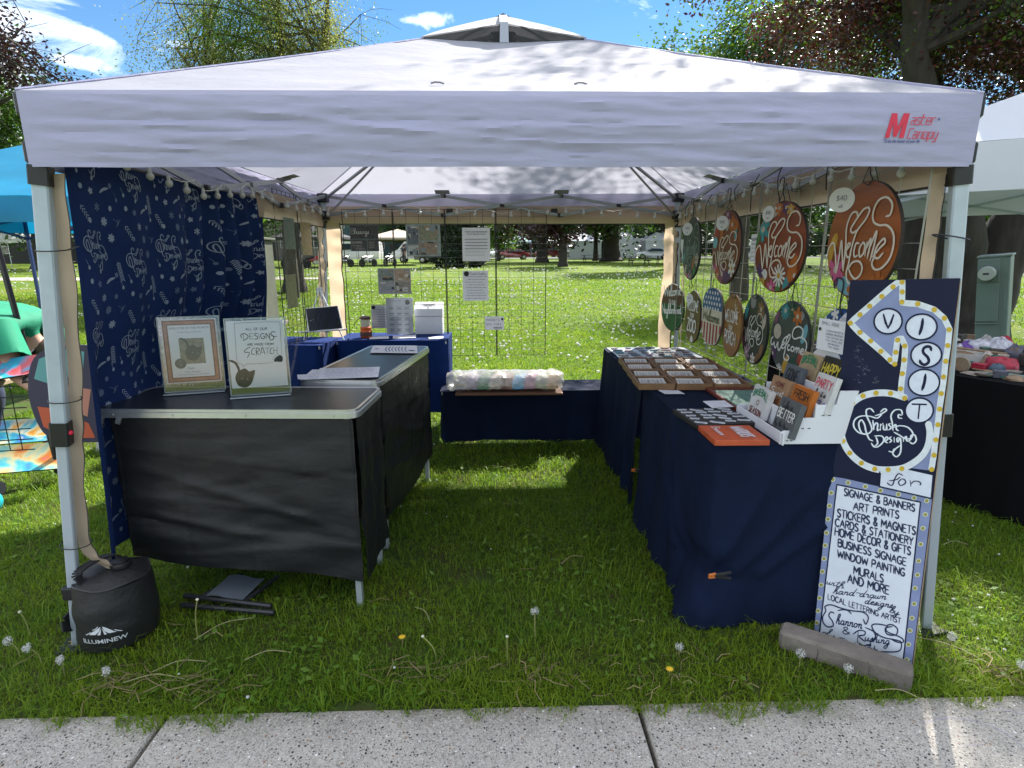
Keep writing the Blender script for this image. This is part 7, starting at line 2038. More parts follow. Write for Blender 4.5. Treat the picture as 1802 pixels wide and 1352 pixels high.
if True:
 # copper beech on the right, many stems
 st = [[(7.75, 7.4, -.1, .62), (7.7, 7.4, .5, .46), (7.55, 7.35, 1.2, .36), (7.25, 7.2, 2.2, .30), (6.5, 7.05, 3.4, .22), (6.05, 7.0, 4.3, .17), (5.95, 6.9, 5.2, .15), (6.1, 6.9, 6.6, .12), (5.6, 6.6, 8.5, .06)],
          [(8.1, 7.5, -.1, .5), (8.2, 7.5, .9, .42), (8.55, 7.5, 2.2, .34), (8.9, 7.4, 4, .26), (9.2, 7.3, 6.5, .16), (9.4, 7.5, 8.5, .06)],
          [(7.5, 7.9, -.1, .4), (7.35, 8.0, 1.4, .3), (7.6, 8.6, 3.2, .25), (7.9, 9.4, 6.0, .14), (8.2, 9.8, 8, .06)],
          [(6.0, 6.95, 4.6, .13), (5.4, 6.6, 5.6, .11), (4.7, 6.1, 6.6, .08), (4.0, 5.5, 7.4, .04)],
          [(6.05, 7.0, 4.4, .14), (6.7, 6.9, 5.1, .12), (7.5, 6.6, 6.2, .08), (8, 6.2, 7.5, .04)]]
 def cutb(C_): 
  # keep the foliage clear of the booth roof; sky shows through on the left edge
  return (C_[:, 2] > 2.55) & ~((C_[:, 0] < 3.2) & (C_[:, 2] < 4.4)) & (C_[:, 0]/(C_[:, 1]+1.92) > .40)
 tree('large many stemmed copper beech with grey trunk behind the meter box on the right', (7.75, 7.4, 0), st, ((7.6, 7.2, 5.7), (4.2, 3.8, 3.1)), 112000, .066, [('beech', .64), ('beechg', .20), ('beech', .16)], 5, 54, 13, .26, .35, 'copper_beech', bark=BARKD, hang=.35, cut=cutb, tw=.8, extra=(((3.5, 5.3, 6.7), (1.25, 2.3, .7), 15000), ((5.6, 6.6, 8.2), (1.6, 1.8, 1.0), 8000)))
 # fresh green maple boughs behind the beech's left side
 tree('bright green tree showing through the left side of the copper beech', (7.2, 15, 0), [[(7.2, 15, 0, .28), (7.1, 15, 2.5, .22), (7.3, 15, 5, .15), (7.6, 15, 8.5, .05)]], ((8.2, 15, 6.3), (3.0, 3, 2.6)), 26000, .11, [('green', .6), ('lime', .4)], 8, 26, 9, .4, .2, 'maple_tree')
 # weeping birch behind the tent, left
 st = [[(-6.6, 16.5, 0, .22), (-6.5, 16.4, 3, .18), (-6.3, 16.3, 5.5, .14), (-6.2, 16.2, 8, .09), (-6.2, 16.2, 11, .04)], [(-6.5, 16.4, 3.4, .12), (-5.2, 16.3, 6, .09), (-4.8, 16.3, 8.5, .05)], [(-6.5, 16.4, 3.2, .12), (-8.2, 16.4, 5.6, .08), (-9.3, 16.4, 7.2, .04)]]
 tree('tall weeping birch with fine yellow green leaves behind the canopy on the left', (-6.6, 16.5, 0), st, ((-6.9, 16.4, 7.9), (3.6, 2.0, 3.4)), 84000, .060, [('birch', .75), ('lime', .25)], 11, 50, 12, .20, .8, 'birch_tree', hang=1.2, elong=(.8, .8, 1.6), tw=.8,
         cut=lambda C_: (C_[:, 0] > -11.4+.0*C_[:, 2]) & (C_[:, 0] < -3.3))
 # purple tree at the upper left corner
 tree('dark purple leaved tree reaching in at the upper left corner', (-11.3, 9.4, 0), [[(-11.3, 9.4, 0, .25), (-11.0, 9.3, 2.5, .2), (-10.4, 9.2, 5, .1)], [(-10.9, 9.3, 3, .12), (-9.5, 9.1, 4.6, .07), (-8.6, 9, 5.2, .03)]], ((-10.5, 9.2, 5.0), (2.75, 2.2, 1.9)), 24000, .085, [('purp', 1)], 13, 30, 9, .24, .3, 'purple_plum_tree', hang=.2, cut=lambda C_: (C_[:, 2] > 4.55+.25*np.sin(C_[:, 0]*3)) & (C_[:, 0] < -8.75+.3*np.sin(C_[:, 2]*4)))
 tree('light green leafy tree at the left edge above the blue canopy', (-14.5, 14, 0), [[(-14.5, 14, 0, .25), (-14.3, 14, 3, .18), (-14, 14, 6, .08)]], ((-14.8, 14, 4.6), (3.0, 2.5, 2.3)), 24000, .12, [('lime', .5), ('green', .5)], 17, 26, 8, .35, .2)
 # small far tree tips over the roof on the right
 tree('distant tree whose top just shows above the canopy roof', (13.2, 41, 0), [[(13.2, 41, 0, .4), (13.2, 41, 8, .3), (13.2, 41, 14, .06)]], ((13.6, 41, 11.5), (3.6, 3, 3.4)), 14000, .34, [('green', 1)], 19, 22, 7, .6, .1)

def simple_tree(label, x, y, h, rt, cw, ch, zc, nl, leaf, mats, seed, name='tree', group=None, bark=None):
 lean_ = RS.uniform(-.3, .3)
 return tree(label, (x, y, 0), [[(x, y, 0, rt*1.35), (x+lean_*.1, y, 1.0, rt), (x+lean_*.5, y, zc, rt*.75), (x+lean_, y, zc+ch*.7, rt*.2)]], ((x, y, zc+ch*.5), (cw, cw, ch*.75)), nl, leaf, mats, seed, 14, 6, cw*.14, .2, name, bark=bark or BARKD, group=group, elong=(1, 1, .8))
# broad canopy of park trees between the lawn and the street
GB = 'park trees beyond the lawn'
simple_tree('purple leaved park tree standing in front of the red cars', 4.6, 58, 9, .55, 6.5, 6, 3.2, 9000, .42, [('purp', 1)], 31, group=GB)
simple_tree('slender trunked dark park tree left of the white tents', 5.3, 45, 8, .33, 3.4, 4.2, 3.2, 7000, .34, [('purp', .6), ('dark', .4)], 32, group=GB)
simple_tree('thick trunked green park tree in the middle of the white tents', 12.6, 62, 11, 1.0, 7.5, 7, 3.8, 9000, .45, [('dark', .7), ('green', .3)], 33, group=GB)
simple_tree('thin trunked park tree just left of the thick trunk', 11.2, 64, 9, .28, 4, 5, 4.4, 5000, .42, [('purp', .7), ('dark', .3)], 34, group=GB)
simple_tree('dark park tree behind the picnic table near the back right post', 17.5, 55, 10, .7, 6.5, 6.5, 3.6, 8500, .42, [('dark', .6), ('green', .4)], 35, group=GB)
simple_tree('light green young tree behind the upper notice', .1, 66, 6, .18, 2.6, 3.0, 1.6, 3500, .36, [('lime', .8), ('green', .2)], 36, group=GB)
simple_tree('wide dark maple seen through the right wire wall between the first two signs', 22.5, 44, 12, .8, 8, 7, 3.3, 10000, .42, [('dark', .5), ('green', .5)], 37, group=GB)
simple_tree('green park tree seen between the dark red sign and the rust red sign', 27, 36, 10, .6, 6, 6, 2.8, 9000, .38, [('green', .7), ('dark', .3)], 38, group=GB)
simple_tree('purple park tree seen through the wires left of the amber sign', 34, 40, 11, .7, 7, 6.5, 3, 9000, .40, [('purp', .5), ('dark', .5)], 39, group=GB)
simple_tree('dark tree behind the front right leg by the white car', 39, 38, 11, .8, 7, 6.5, 2.6, 9000, .40, [('dark', .7), ('purp', .3)], 40, group=GB)
simple_tree('dark shade tree far right beyond the meter box', 47, 36, 11, .7, 8, 7, 2.6, 9000, .42, [('dark', .8), ('green', .2)], 41, group=GB)
simple_tree('tall dark tree filling the gap over the street, behind the white tents', 22, 80, 14, .9, 11, 8, 4.2, 9000, .6, [('dark', .8), ('green', .2)], 42, group=GB)
simple_tree('green tree behind the cream building', -14, 100, 14, .8, 11, 9, 4, 7000, .7, [('green', .6), ('dark', .4)], 43, group=GB)
simple_tree('green tree left of the side netting beside the grey cabinet', -11, 20, 8, .3, 3.0, 3.2, 2.2, 7000, .2, [('green', .6), ('lime', .4)], 44, group=GB)
simple_tree('dark trunked tree behind the left netting', -7.4, 19, 9, .34, 3.4, 3.0, 3.0, 8000, .2, [('dark', .5), ('green', .5)], 45, group=GB)
simple_tree('shady green tree beyond the blue canopy at the far left', -34, 42, 10, .6, 8, 6, 2.8, 8000, .42, [('dark', .5), ('green', .5)], 46, group=GB)
simple_tree('shady green tree beyond the path at the far left', -47, 52, 12, .7, 10, 8, 2.6, 8000, .5, [('dark', .5), ('green', .5)], 47, group=GB)
simple_tree('green tree far behind the left netting beyond the path', -24, 52, 10, .5, 8, 6, 2.6, 8000, .42, [('dark', .4), ('green', .6)], 48, group=GB)
# dark juniper column
rs = np.random.RandomState(3)
t = thing('juniper_bush', 'very dark wide juniper bush standing on the lawn behind the white box', 'bush', (-3.2, 45, 0))
g = G(); g.tube([(-3.2, 45, 0), (-3.2, 45, 5)], [.25, .05], 8); g.build('trunk', BARKD, t)
n = 26000; a = rs.uniform(0, 6.283, n); z = rs.uniform(0, 1, n)**.8*6.4; rr = (2.4-.12*z)*(1-.25*(z/6.4)**5)*(rs.uniform(.55, 1, n)**.4)*(1+.10*np.sin(a*7+z*2))*np.minimum(1, .72+z*.5)
leaves('foliage', np.c_[-3.2+rr*np.cos(a), 45+rr*np.sin(a), z], .24, LM['conif'], t, -.5, .3, rs)
# hedge-like undergrowth in shade to the far right
def hedge(label, x0, x1, y, h, nl, leaf, mat, seed, dep=1.6):
 rs = np.random.RandomState(seed); n = nl
 x = rs.uniform(x0, x1, n); z = rs.uniform(0, 1, n)**.7*h*(.75+.25*np.sin(x*1.1+seed)+.12*np.sin(x*3.3)); yy = y+rs.uniform(-dep, dep, n)
 o = leaves('shrub_row', np.c_[x, yy, z], leaf, LM[mat], None, 0, .2, rs); o['category'] = 'shrubs'; o['label'] = label; kind(o, 'stuff'); return o
hedge('dark shrubbery in front of the houses across the street behind the white tents', -6, 46, 92, 3.6, 12000, .6, 'dark', 1)
hedge('dark shrubbery in front of the houses far right', 46, 110, 88, 4.0, 12000, .7, 'dark', 2)
hedge('dark shrubbery beyond the far left lawn', -120, -46, 78, 4.5, 12000, .8, 'dark', 3)
# far treeline closing the horizon
rs = np.random.RandomState(77); n = 26000
x = rs.uniform(-260, 260, n); z = rs.uniform(0, 1, n)**.8*(10+3*np.sin(x*.13)+2.5*np.sin(x*.31+1)+1.5*np.sin(x*.7)); y = 128+rs.uniform(-6, 6, n)
o = leaves('far_treeline', np.c_[x, y, z], 2.7, LM['dark'], None, 0, .2, rs); kind(o, 'stuff'); o['label'] = 'distant dark treeline beyond the street and houses'; o['category'] = 'trees'

# ------------------------------------------------------------------ neighbouring blue canopy (left)
def popup(label, cx, cy, w_, ze, zv, zp, rot, fab, frame, cat_='canopy', name='canopy_tent', legs=True, vent=True, nv=10, group=None):
 F = rotz((cx, cy, 0), rot); t = thing(name, label, cat_, (cx, cy, 0), group); h = w_/2
 g = G()
 for k in range(4):
  def f(u, v, k=k):
   r = 1-v*.999; a = 2*u-1
   p = {0: (a*r, -r), 1: (r, a*r), 2: (-a*r, r), 3: (-r, -a*r)}[k]
   z = ze+(zp-ze)*(1-r)**1.0-.04*math.sin(math.pi*r)*(1-abs(a)**2)
   q = F(p[0]*h, p[1]*h, z); q[2] += .012*mnoise.noise(Vector((q[0]*2, q[1]*2, 1))); return q
  g.grid(f, nv, nv)
 g.build('roof', fab, t, True)
 g = G()
 for k in range(4):
  def f(u, v, k=k):
   a = 2*u-1; p = {0: (a, -1), 1: (1, a), 2: (-a, 1), 3: (-1, -a)}[k]
   return F(p[0]*(h+.006), p[1]*(h+.006), ze-.002+(zv-ze)*v)+V(0, 0, 0)+F.x*.006*mnoise.noise(Vector((u*8, v*3, k)))
  g.grid(f, nv*2, 4)
 g.build('valance', fab, t, True)
 if legs:
  for sx in (-1, 1):
   for sy in (-1, 1):
    g = G(); g.bbox((sx*(h-.05)-.02, sy*(h-.05)-.02, 0), (sx*(h-.05)+.02, sy*(h-.05)+.02, ze-.03), .004, F); g.build('leg', frame, t)
  for k in range(4):
   a = [(-1, -1), (1, -1), (1, 1), (-1, 1)][k]; b = [(1, -1), (1, 1), (-1, 1), (-1, -1)][k]
   for i in range(2):
    for s_ in (0, 1):
     pa = F((a[0]+(b[0]-a[0])*i/2)*(h-.06), (a[1]+(b[1]-a[1])*i/2)*(h-.06), ze-.05 if s_ else zv-.08); pb = F((a[0]+(b[0]-a[0])*(i+1)/2)*(h-.06), (a[1]+(b[1]-a[1])*(i+1)/2)*(h-.06), zv-.08 if s_ else ze-.05)
     g = G(); g.bar(pa, pb, .015, .026); g.build('truss_bar', frame, t)
 return t
BLUEF = M('bright_blue_fabric', (.010, .30, .56), .55, trans=.4, var=.25, vscale=1.5, bump=.4, bscale=5)
popup('bright blue pop-up canopy over the neighbouring skateboard stall on the left', -5.60, 5.5, 3.0, 2.05, 1.80, 2.80, 0, BLUEF, M('navy_frame', (.01, .03, .12), .5), nv=16)
WHT2 = M('white_canopy_fabric2', (.72, .74, .80), .7, trans=.22, bump=.5, bscale=6)
popup('white pop-up canopy of the neighbouring stall on the right', 5.34, 3.13, 3.5, 2.25, 1.91, 3.14, -36, WHT2, STEEL, nv=16)
WHT3 = M('white_tent', (.75, .76, .78), .7, trans=.25)
GT = 'white market tents across the lawn'
def bigtent(label, x, y, w_, h0, h1, rot=0, walls=(0, 1, 2, 3), mat=None):
 t = popup(label, x, y, w_, h0, h0-.25, h1, rot, mat or WHT3, STEEL, 'tent', 'market_tent', group=GT, nv=6)
 F = rotz((x, y, 0), rot); h = w_/2-.03
 for k in walls:
  a = [(-1, -1), (1, -1), (1, 1), (-1, 1)][k]; b = [(1, -1), (1, 1), (-1, 1), (-1, -1)][k]
  g = G(); g.grid(lambda u, v: F((a[0]+(b[0]-a[0])*u)*h, (a[1]+(b[1]-a[1])*u)*h, .02+(h0-.2)*v)+V(.02*math.sin(u*25), .02*math.sin(u*25), 0), 20, 3); g.build('side_wall', mat or WHT3, t, True)
 return t
bigtent('white market tent with peaked roof directly right of the slender dark tree', 8.4, 76, 5.0, 2.3, 3.6, 8, (1, 3))
bigtent('white walled market tent between the slender tree and the thick trunk', 11.2, 74, 4.2, 2.3, 3.3, 0, (0, 1, 2, 3), M('grey_tent', (.40, .43, .48), .8))
bigtent('white market tent right of the thick trunk', 17.6, 80, 4.2, 2.6, 3.7, 0, (0, 1, 3))
bigtent('white market tent beside the back right tan strip', 23.0, 80, 5.2, 2.5, 4.0, 0, (0, 1, 3))
bigtent('small pale blue topped market tent behind the red cars', 3.2, 88, 4.0, 2.4, 3.3, 0, (), M('pale_blue_tent', (.35, .50, .58), .7, trans=.2))
bigtent('white market tent farthest right between the wires', 30.5, 74, 4.0, 2.3, 3.4, 10, (0,))
bigtent('grey topped canopy by the picnic area at the far left', -37.5, 45, 4.0, 2.3, 3.1, 15, ())
DKT = M('dark_tent', (.02, .022, .022), .8, trans=.05)
popup('black topped gathering tent left of the chalkboard photos', -15.1, 47, 5.6, 2.35, 2.2, 3.3, 0, DKT, BLKP, 'tent', 'market_tent', nv=6)
popup('tan topped gathering tent between the two photo collages', -9.2, 52, 5.8, 2.35, 2.2, 3.2, 12, M('tan_tent', (.38, .32, .26), .8), BLKP, 'tent', 'market_tent', nv=6)

# ------------------------------------------------------------------ vehicles
def car(label, x, y, rot, col, kind_='sedan', s=1., group='cars parked along the street', cat_='car'):
 t = thing('parked_car' if cat_ == 'car' else 'parked_van', label, cat_, (x, y, 0), group); F = rotz((x, y, 0), rot)
 paint = M('car_paint_%d_%d_%d' % tuple(int(c*99) for c in col), col, .25, spec=.6, coat=.6)
 GLS = M('car_glass', (.02, .025, .03), .08, spec=.8)
 if kind_ == 'sedan': prof = [(-2.2, .35), (-2.25, .62), (-2.1, .86), (-1.5, .95), (-.95, 1.36), (.35, 1.40), (1.05, .98), (1.95, .84), (2.22, .66), (2.22, .35)]; win = [(-1.35, .98), (-.9, 1.30), (.3, 1.34), (.88, .98)]; H_ = 1.4
 elif kind_ == 'suv': prof = [(-2.2, .4), (-2.25, .8), (-2.15, 1.05), (-1.95, 1.62), (-1.6, 1.70), (.4, 1.68), (1.1, 1.12), (2.05, .98), (2.25, .7), (2.25, .4)]; win = [(-1.9, 1.12), (-1.75, 1.56), (.33, 1.58), (.9, 1.14)]; H_ = 1.7
 else: prof = [(-2.5, .4), (-2.55, 1.0), (-2.5, 2.05), (-2.3, 2.15), (1.2, 2.15), (1.9, 1.35), (2.5, 1.1), (2.6, .8), (2.6, .4)]; win = [(.3, 1.35), (.3, 1.95), (1.15, 1.95), (1.7, 1.35)]; H_ = 2.15
 Fy = Fr(F.o, F.x, F.z, -F.y); w_ = .86
 g = G(); n = len(prof)
 # body with tumblehome
 vs = []
 for side_, zz in ((-1, -w_), (-1, -w_), (1, w_), (1, w_)): pass
 def ring(yo): return [F(px*s, yo*(1 if pz < 1.0*H_/1.4*.72 else .80)*s, pz*s) for px, pz in prof]
 a, b = ring(-w_), ring(w_); vs = a+b
 g.add(vs, [tuple(range(n)), tuple(range(2*n-1, n-1, -1))]+[(i, n+i, n+(i+1) % n, (i+1) % n) for i in range(n)])
 g.build('body', paint, t)
 g = G()
 for sg in (-1, 1):
  vs = [F(px*s, sg*(w_*(.985 if pz < 1.05*H_/1.4 else .83)+.012)*s, pz*s) for px, pz in win]; g.add(vs, [(0, 1, 2, 3)])
 g.build('side_window', GLS, t)
 for px in (-1.35, 1.4):
  for sg in (-1, 1):
   g = G(); Fw = Fr(F(px*s, sg*(w_-.04)*s, .33*s), F.x, F.z, F.y*sg); g.lathe([(.2*s, 0), (.33*s, .01), (.34*s, .06), (.33*s, .10), (.2*s, .11), (.0001, .09)], Fw, 14); wh = g.build('wheel', M('tyre', (.015, .015, .016), .8), t)
   g = G(); g.lathe([(.19*s, .112), (.05, .12), (.0001, .12)], Fw, 10); g.build('rim', M('rim_silver', (.45, .45, .46), .3, metal=.7), wh)
 for sg in (-1, 1):
  g = G(); g.box((2.16*s, sg*.6*s-.15, .62*s), (2.235*s, sg*.6*s+.15, .76*s), F); g.build('headlight', M('lamp_glass', (.6, .6, .58), .1), t)
  g = G(); g.box((-2.27*s, sg*.65*s-.12, .65*s), (-2.2*s, sg*.65*s+.12, .8*s), F); g.build('tail_light', M('tail_red', (.35, .01, .01), .3), t)
 return t
car('dark red sedan parked left of the purple park tree', 1.9, 72, 186, (.20, .010, .014))
car('second dark red car with roof rack parked right of the purple tree trunk', 7.2, 76, 182, (.17, .008, .012), 'suv')
car('white sedan parked between the tents right of the thick trunk', 20.0, 72, 170, (.62, .63, .65))
car('silver car parked seen through wires behind the slate round sign', 26.5, 60, 178, (.50, .52, .54), 'suv')
car('silver sedan parked seen between the rust red sign and the amber sign', 33.5, 52, 178, (.48, .50, .52))
car('white hatchback parked seen right of the rust red sign', 38.8, 54, 176, (.62, .62, .62), 'suv')
car('white sedan parked far right next to the front right leg', 48.5, 52, 180, (.62, .64, .66))
car('dark grey car parked in the shade beyond the right wire wall', 43.5, 60, 176, (.06, .065, .07))
car('white van with tall body behind the chalkboard photos', -14.5, 58, 176, (.66, .66, .66), 'van', cat_='van')
car('second white van parked behind the tan gathering tent', -8.6, 60, 180, (.62, .62, .63), 'van', cat_='van')
car('white car peeking out below the house window collage', -3.6, 66, 178, (.62, .64, .64))
car('small white car just right of the upper notice', -.6, 74, 90, (.60, .62, .64))
car('dark green car under the cream building', -6.0, 56, 178, (.02, .045, .035))

# motorcycles as seen in the row left of centre
def bike(label, x, y, rot, col):
 t = thing('motorcycle', label, 'motorcycle', (x, y, 0), 'motorcycles lined up under the gathering tents'); F = rotz((x, y, 0), rot)
 for px in (-.75, .75):
  g = G(); Fw = Fr(F(px, 0, .33), F.x, F.z, F.y)
  g.lathe([(.24, -.06), (.33, -.04), (.34, 0), (.33, .04), (.24, .06), (.2, 0)], Fw, 16); g.build('wheel', M('tyre', (.015, .015, .016), .8), t)
 g = G(); g.tube([F(-.55, 0, .55), F(-.2, 0, .62), F(.15, 0, .75), F(.45, 0, .80)], [.12, .15, .2, .12], 8); g.build('tank', M('bike_%d' % int(col[0]*99), col, .3, coat=.5), t, True)
 g = G(); g.tube([F(-.8, 0, .75), F(-.4, 0, .78), F(-.1, 0, .78)], [.08, .13, .1], 8); g.build('saddle', BLKP, t, True)
 g = G(); g.bbox((-.25, -.18, .28), (.3, .18, .6), .05, F); g.build('engine', M('chrome', (.5, .5, .5), .25, metal=.9), t)
 g = G(); g.tube([F(.75, 0, .33), F(.5, 0, 1.0)], .03, 6); g.tube([F(.38, -.35, 1.08), F(.5, 0, 1.0), F(.38, .35, 1.08)], .02, 6); g.build('handlebar', M('chrome', (.5, .5, .5), .25, metal=.9), t)
 g = G(); g.ball(F(.62, 0, .9), .1); g.build('headlight', M('lamp_glass', (.6, .6, .58), .1), t, True)
for i, (x, y, c) in enumerate(((-16.4, 45, (.03, .03, .035)), (-14.5, 44.4, (.35, .02, .03)), (-12.5, 45, (.03, .03, .035)), (-10.7, 46, (.5, .5, .5)), (-9.1, 47, (.04, .04, .05)))):
 bike(['black motorcycle farthest left under the black topped tent', 'red motorcycle under the black topped tent', 'black motorcycle in the middle of the row of bikes', 'chrome and white motorcycle under the tan tent', 'dark motorcycle at the right end of the row of bikes'][i], x, y, 35+i*9, c)
# picnic tables
PW = M('picnic_wood', (.10, .085, .07), .85, var=.3, vscale=5)
def picnic(label, x, y, rot, mat=PW):
 t = thing('picnic_table', label, 'picnic table', (x, y, 0), 'picnic tables on the park lawn'); F = rotz((x, y, 0), rot)
 for k in range(5): g = G(); g.bbox((-.95, -.36+.146*k, .72), (.95, -.36+.146*k+.138, .76), .006, F); g.build('plank', mat, t)
 for sy in (-1, 1):
  for k in range(2): g = G(); g.bbox((-.95, sy*.72-.14+.146*k, .43), (.95, sy*.72-.14+.146*k+.138, .47), .006, F); g.build('seat', mat, t)
 for sx in (-.7, .7):
  g = G()
  for sy in (-1, 1): g.bar(F(sx, sy*.18, .72), F(sx, sy*.62, 0), .05, .09)
  g.bar(F(sx+.05, -.8, .40), F(sx+.05, .8, .40), .04, .08); g.build('leg', mat, t)
picnic('dark picnic table in the shade by the back right post', 12.0, 47, 5); picnic('dark picnic table at right beyond the thick trunk', 15.2, 50, -8)
picnic('picnic table left of the thick trunk', 9.4, 56, 3)
picnic('picnic table near the grey topped canopy at the far left', -28.5, 36, 10); picnic('second picnic table near the grey canopy at the far left', -25.2, 38, -6)
# people at far left and by the bikes: small but whole figures
def person(label, joints, radii, cloth, skin=(.42, .24, .17), hair=(.05, .03, .02), head=None, parts=None, group=None):
 t = thing('person', label, 'person', joints['hip'], group)
 E_ = [('hip', 'waist'), ('waist', 'chest'), ('chest', 'neck'), ('neck', 'head'), ('chest', 'lsh'), ('lsh', 'lel'), ('lel', 'lwr'), ('lwr', 'lha'), ('chest', 'rsh'), ('rsh', 'rel'), ('rel', 'rwr'), ('rwr', 'rha'),
          ('hip', 'lhip'), ('lhip', 'lkn'), ('lkn', 'lan'), ('lan', 'lto'), ('hip', 'rhip'), ('rhip', 'rkn'), ('rkn', 'ran'), ('ran', 'rto')]
 names = list(joints.keys()); me = bpy.data.meshes.new('body')
 o3 = V(*joints['hip'])
 me.from_pydata([tuple(V(*joints[n_])-o3) for n_ in names], [(names.index(a), names.index(b)) for a, b in E_ if a in names and b in names], [])
 o = bpy.data.objects.new('body', me); COL.objects.link(o)
 m = o.modifiers.new('skin', 'SKIN'); sv = me.skin_vertices[0].data if me.skin_vertices else None
 if sv is None:
  bpy.context.view_layer.objects.active = o; bpy.context.view_layer.update(); sv = me.skin_vertices[0].data
 for i, n_ in enumerate(names):
  r_ = radii.get(n_, .05); sv[i].radius = (r_, r_) if not isinstance(r_, tuple) else r_; sv[i].use_root = n_ == 'hip'
 ss = o.modifiers.new('sub', 'SUBSURF'); ss.levels = 2; ss.render_levels = 2
 dg = bpy.context.evaluated_depsgraph_get(); me2 = bpy.data.meshes.new_from_object(o.evaluated_get(dg)); bpy.data.objects.remove(o)
 o = bpy.data.objects.new('body', me2); COL.objects.link(o); o.parent = t; ORG[o.name] = o3
 mats = [M('skin_tone', skin, .55), M('shirt_%d' % int(sum(cloth[0])*999), cloth[0], .8, var=.25, vscale=9, bump=.6, bscale=12), M('trousers_%d' % int(sum(cloth[1])*999), cloth[1], .85)]
 me2.materials.clear()
 for q in mats: me2.materials.append(q)
 J = {k: V(*v)-o3 for k, v in joints.items()}
 for p in me2.polygons:
  c = V(*p.center); p.use_smooth = True
  best, bd = None, 9
  for a, b in E_:
   if a in J and b in J:
    ab = J[b]-J[a]; tt = min(1, max(0, np.dot(c-J[a], ab)/max(1e-9, np.dot(ab, ab)))); d_ = np.linalg.norm(c-J[a]-ab*tt)
    if d_ < bd: bd = d_; best = (a, b, tt)
  a, b, tt = best
  if b in ('lhip', 'rhip', 'lkn', 'rkn', 'lan', 'ran', 'lto', 'rto') or (a == 'hip' and tt < .35): p.material_index = 2
  elif b in ('waist', 'chest') or b in ('lsh', 'rsh') or (b in ('lel', 'rel') and tt < .62) or b == 'neck': p.material_index = 1
  else: p.material_index = 0
 return t, o3
def standing(label, x, y, rot, cloth, s=1., group=None):
 a = math.radians(rot); c, n_ = math.cos(a), math.sin(a)
 def P(px, py, pz): return (x+(px*c-py*n_)*s, y+(px*n_+py*c)*s, pz*s)
 j = dict(hip=P(0, 0, .95), waist=P(0, .0, 1.1), chest=P(0, 0, 1.35), neck=P(0, -.01, 1.5), head=P(0, -.03, 1.66), lsh=P(-.19, 0, 1.42), lel=P(-.24, -.02, 1.14), lwr=P(-.22, -.14, .95), lha=P(-.21, -.18, .86), rsh=P(.19, 0, 1.42), rel=P(.24, -.02, 1.14), rwr=P(.22, -.1, .92), rha=P(.21, -.12, .83),
             lhip=P(-.1, 0, .9), lkn=P(-.11, -.02, .5), lan=P(-.12, 0, .09), lto=P(-.13, -.16, .04), rhip=P(.1, 0, .9), rkn=P(.11, -.03, .5), ran=P(.12, .02, .09), rto=P(.13, -.14, .04))
 r = dict(hip=.15, waist=.13, chest=.15, neck=.06, head=.105, lsh=.07, lel=.045, lwr=.03, lha=.035, rsh=.07, rel=.045, rwr=.03, rha=.035, lhip=.10, lkn=.065, lan=.045, lto=.04, rhip=.10, rkn=.065, ran=.045, rto=.04)
 t, o3 = person(label, {k: tuple(v) for k, v in j.items()}, {k: v*s for k, v in r.items()}, cloth, group=group)
 g = G(); g.ball(P(0, .0, 1.72), .11*s, 10, 8, (1, 1.05, .95)); g.build('hair', M('dark_hair', (.03, .02, .015), .7), t, True)
for lab, x, y, rt, c in (('person in a white shirt standing among the motorcycles', -13.5, 47.5, 20, ((.6, .6, .6), (.03, .04, .07))), ('person in dark clothes standing by the tan gathering tent', -8.3, 49.5, -30, ((.03, .03, .035), (.04, .04, .05))),
                         ('person in a red shirt at the far left picnic tables', -27.2, 38.5, 10, ((.35, .04, .04), (.05, .05, .06))), ('person in black sitting area by the far left building', -23.0, 41.0, 0, ((.03, .03, .03), (.03, .03, .04)))):
 standing(lab, x, y, rt, c)

# ------------------------------------------------------------------ buildings
def building(label, x0, x1, y, dep, h, wall, roofcol, wins, doors=(), gable=0, base=None, rot=0):
 t = thing('building', label, 'building', ((x0+x1)/2, y, 0))
 F = Fr((0, 0, 0))
 g = G(); g.box((x0, y, 0), (x1, y+dep, h)); g.build('wall', wall, t)
 if base: g = G(); g.box((x0-.03, y-.03, 0), (x1+.03, y+dep+.03, base[0])); g.build('lower_wall', base[1], t)
 g = G()
 if gable: g.prism([(x0-.4, h), (x1+.4, h), ((x0+x1)/2, h+gable)], 0, dep+.8, Fr((0, y-.4, 0), (1, 0, 0), (0, 0, 1), (0, 1, 0)))
 else: g.box((x0-.25, y-.25, h), (x1+.25, y+dep+.25, h+.35))
 g.build('roof', roofcol, t)
 FR_ = M('window_frame_white', (.5, .5, .48), .6); GL_ = M('far_glass', (.03, .04, .05), .1, spec=.7)
 for (wx, wz, ww, wh) in wins:
  g = G(); g.box((wx-.1, y-.06, wz-.1), (wx+ww+.1, y-.031, wz+wh+.1)); f_ = g.build('window', FR_, t)
  g = G(); g.box((wx, y-.075, wz), (wx+ww, y-.061, wz+wh)); g.build('pane', GL_, f_)
  g = G(); g.box((wx+ww/2-.03, y-.09, wz), (wx+ww/2+.03, y-.076, wz+wh)); g.box((wx, y-.09, wz+wh/2-.03), (wx+ww/2-.031, y-.076, wz+wh/2+.03)); g.box((wx+ww/2+.031, y-.09, wz+wh/2-.03), (wx+ww, y-.076, wz+wh/2+.03)); g.build('sash', FR_, f_)
 for (dx, dw, dh) in doors:
  g = G(); g.box((dx, y-.07, 0), (dx+dw, y-.031, dh)); g.build('door', M('dark_door', (.03, .03, .032), .5), t)
 return t
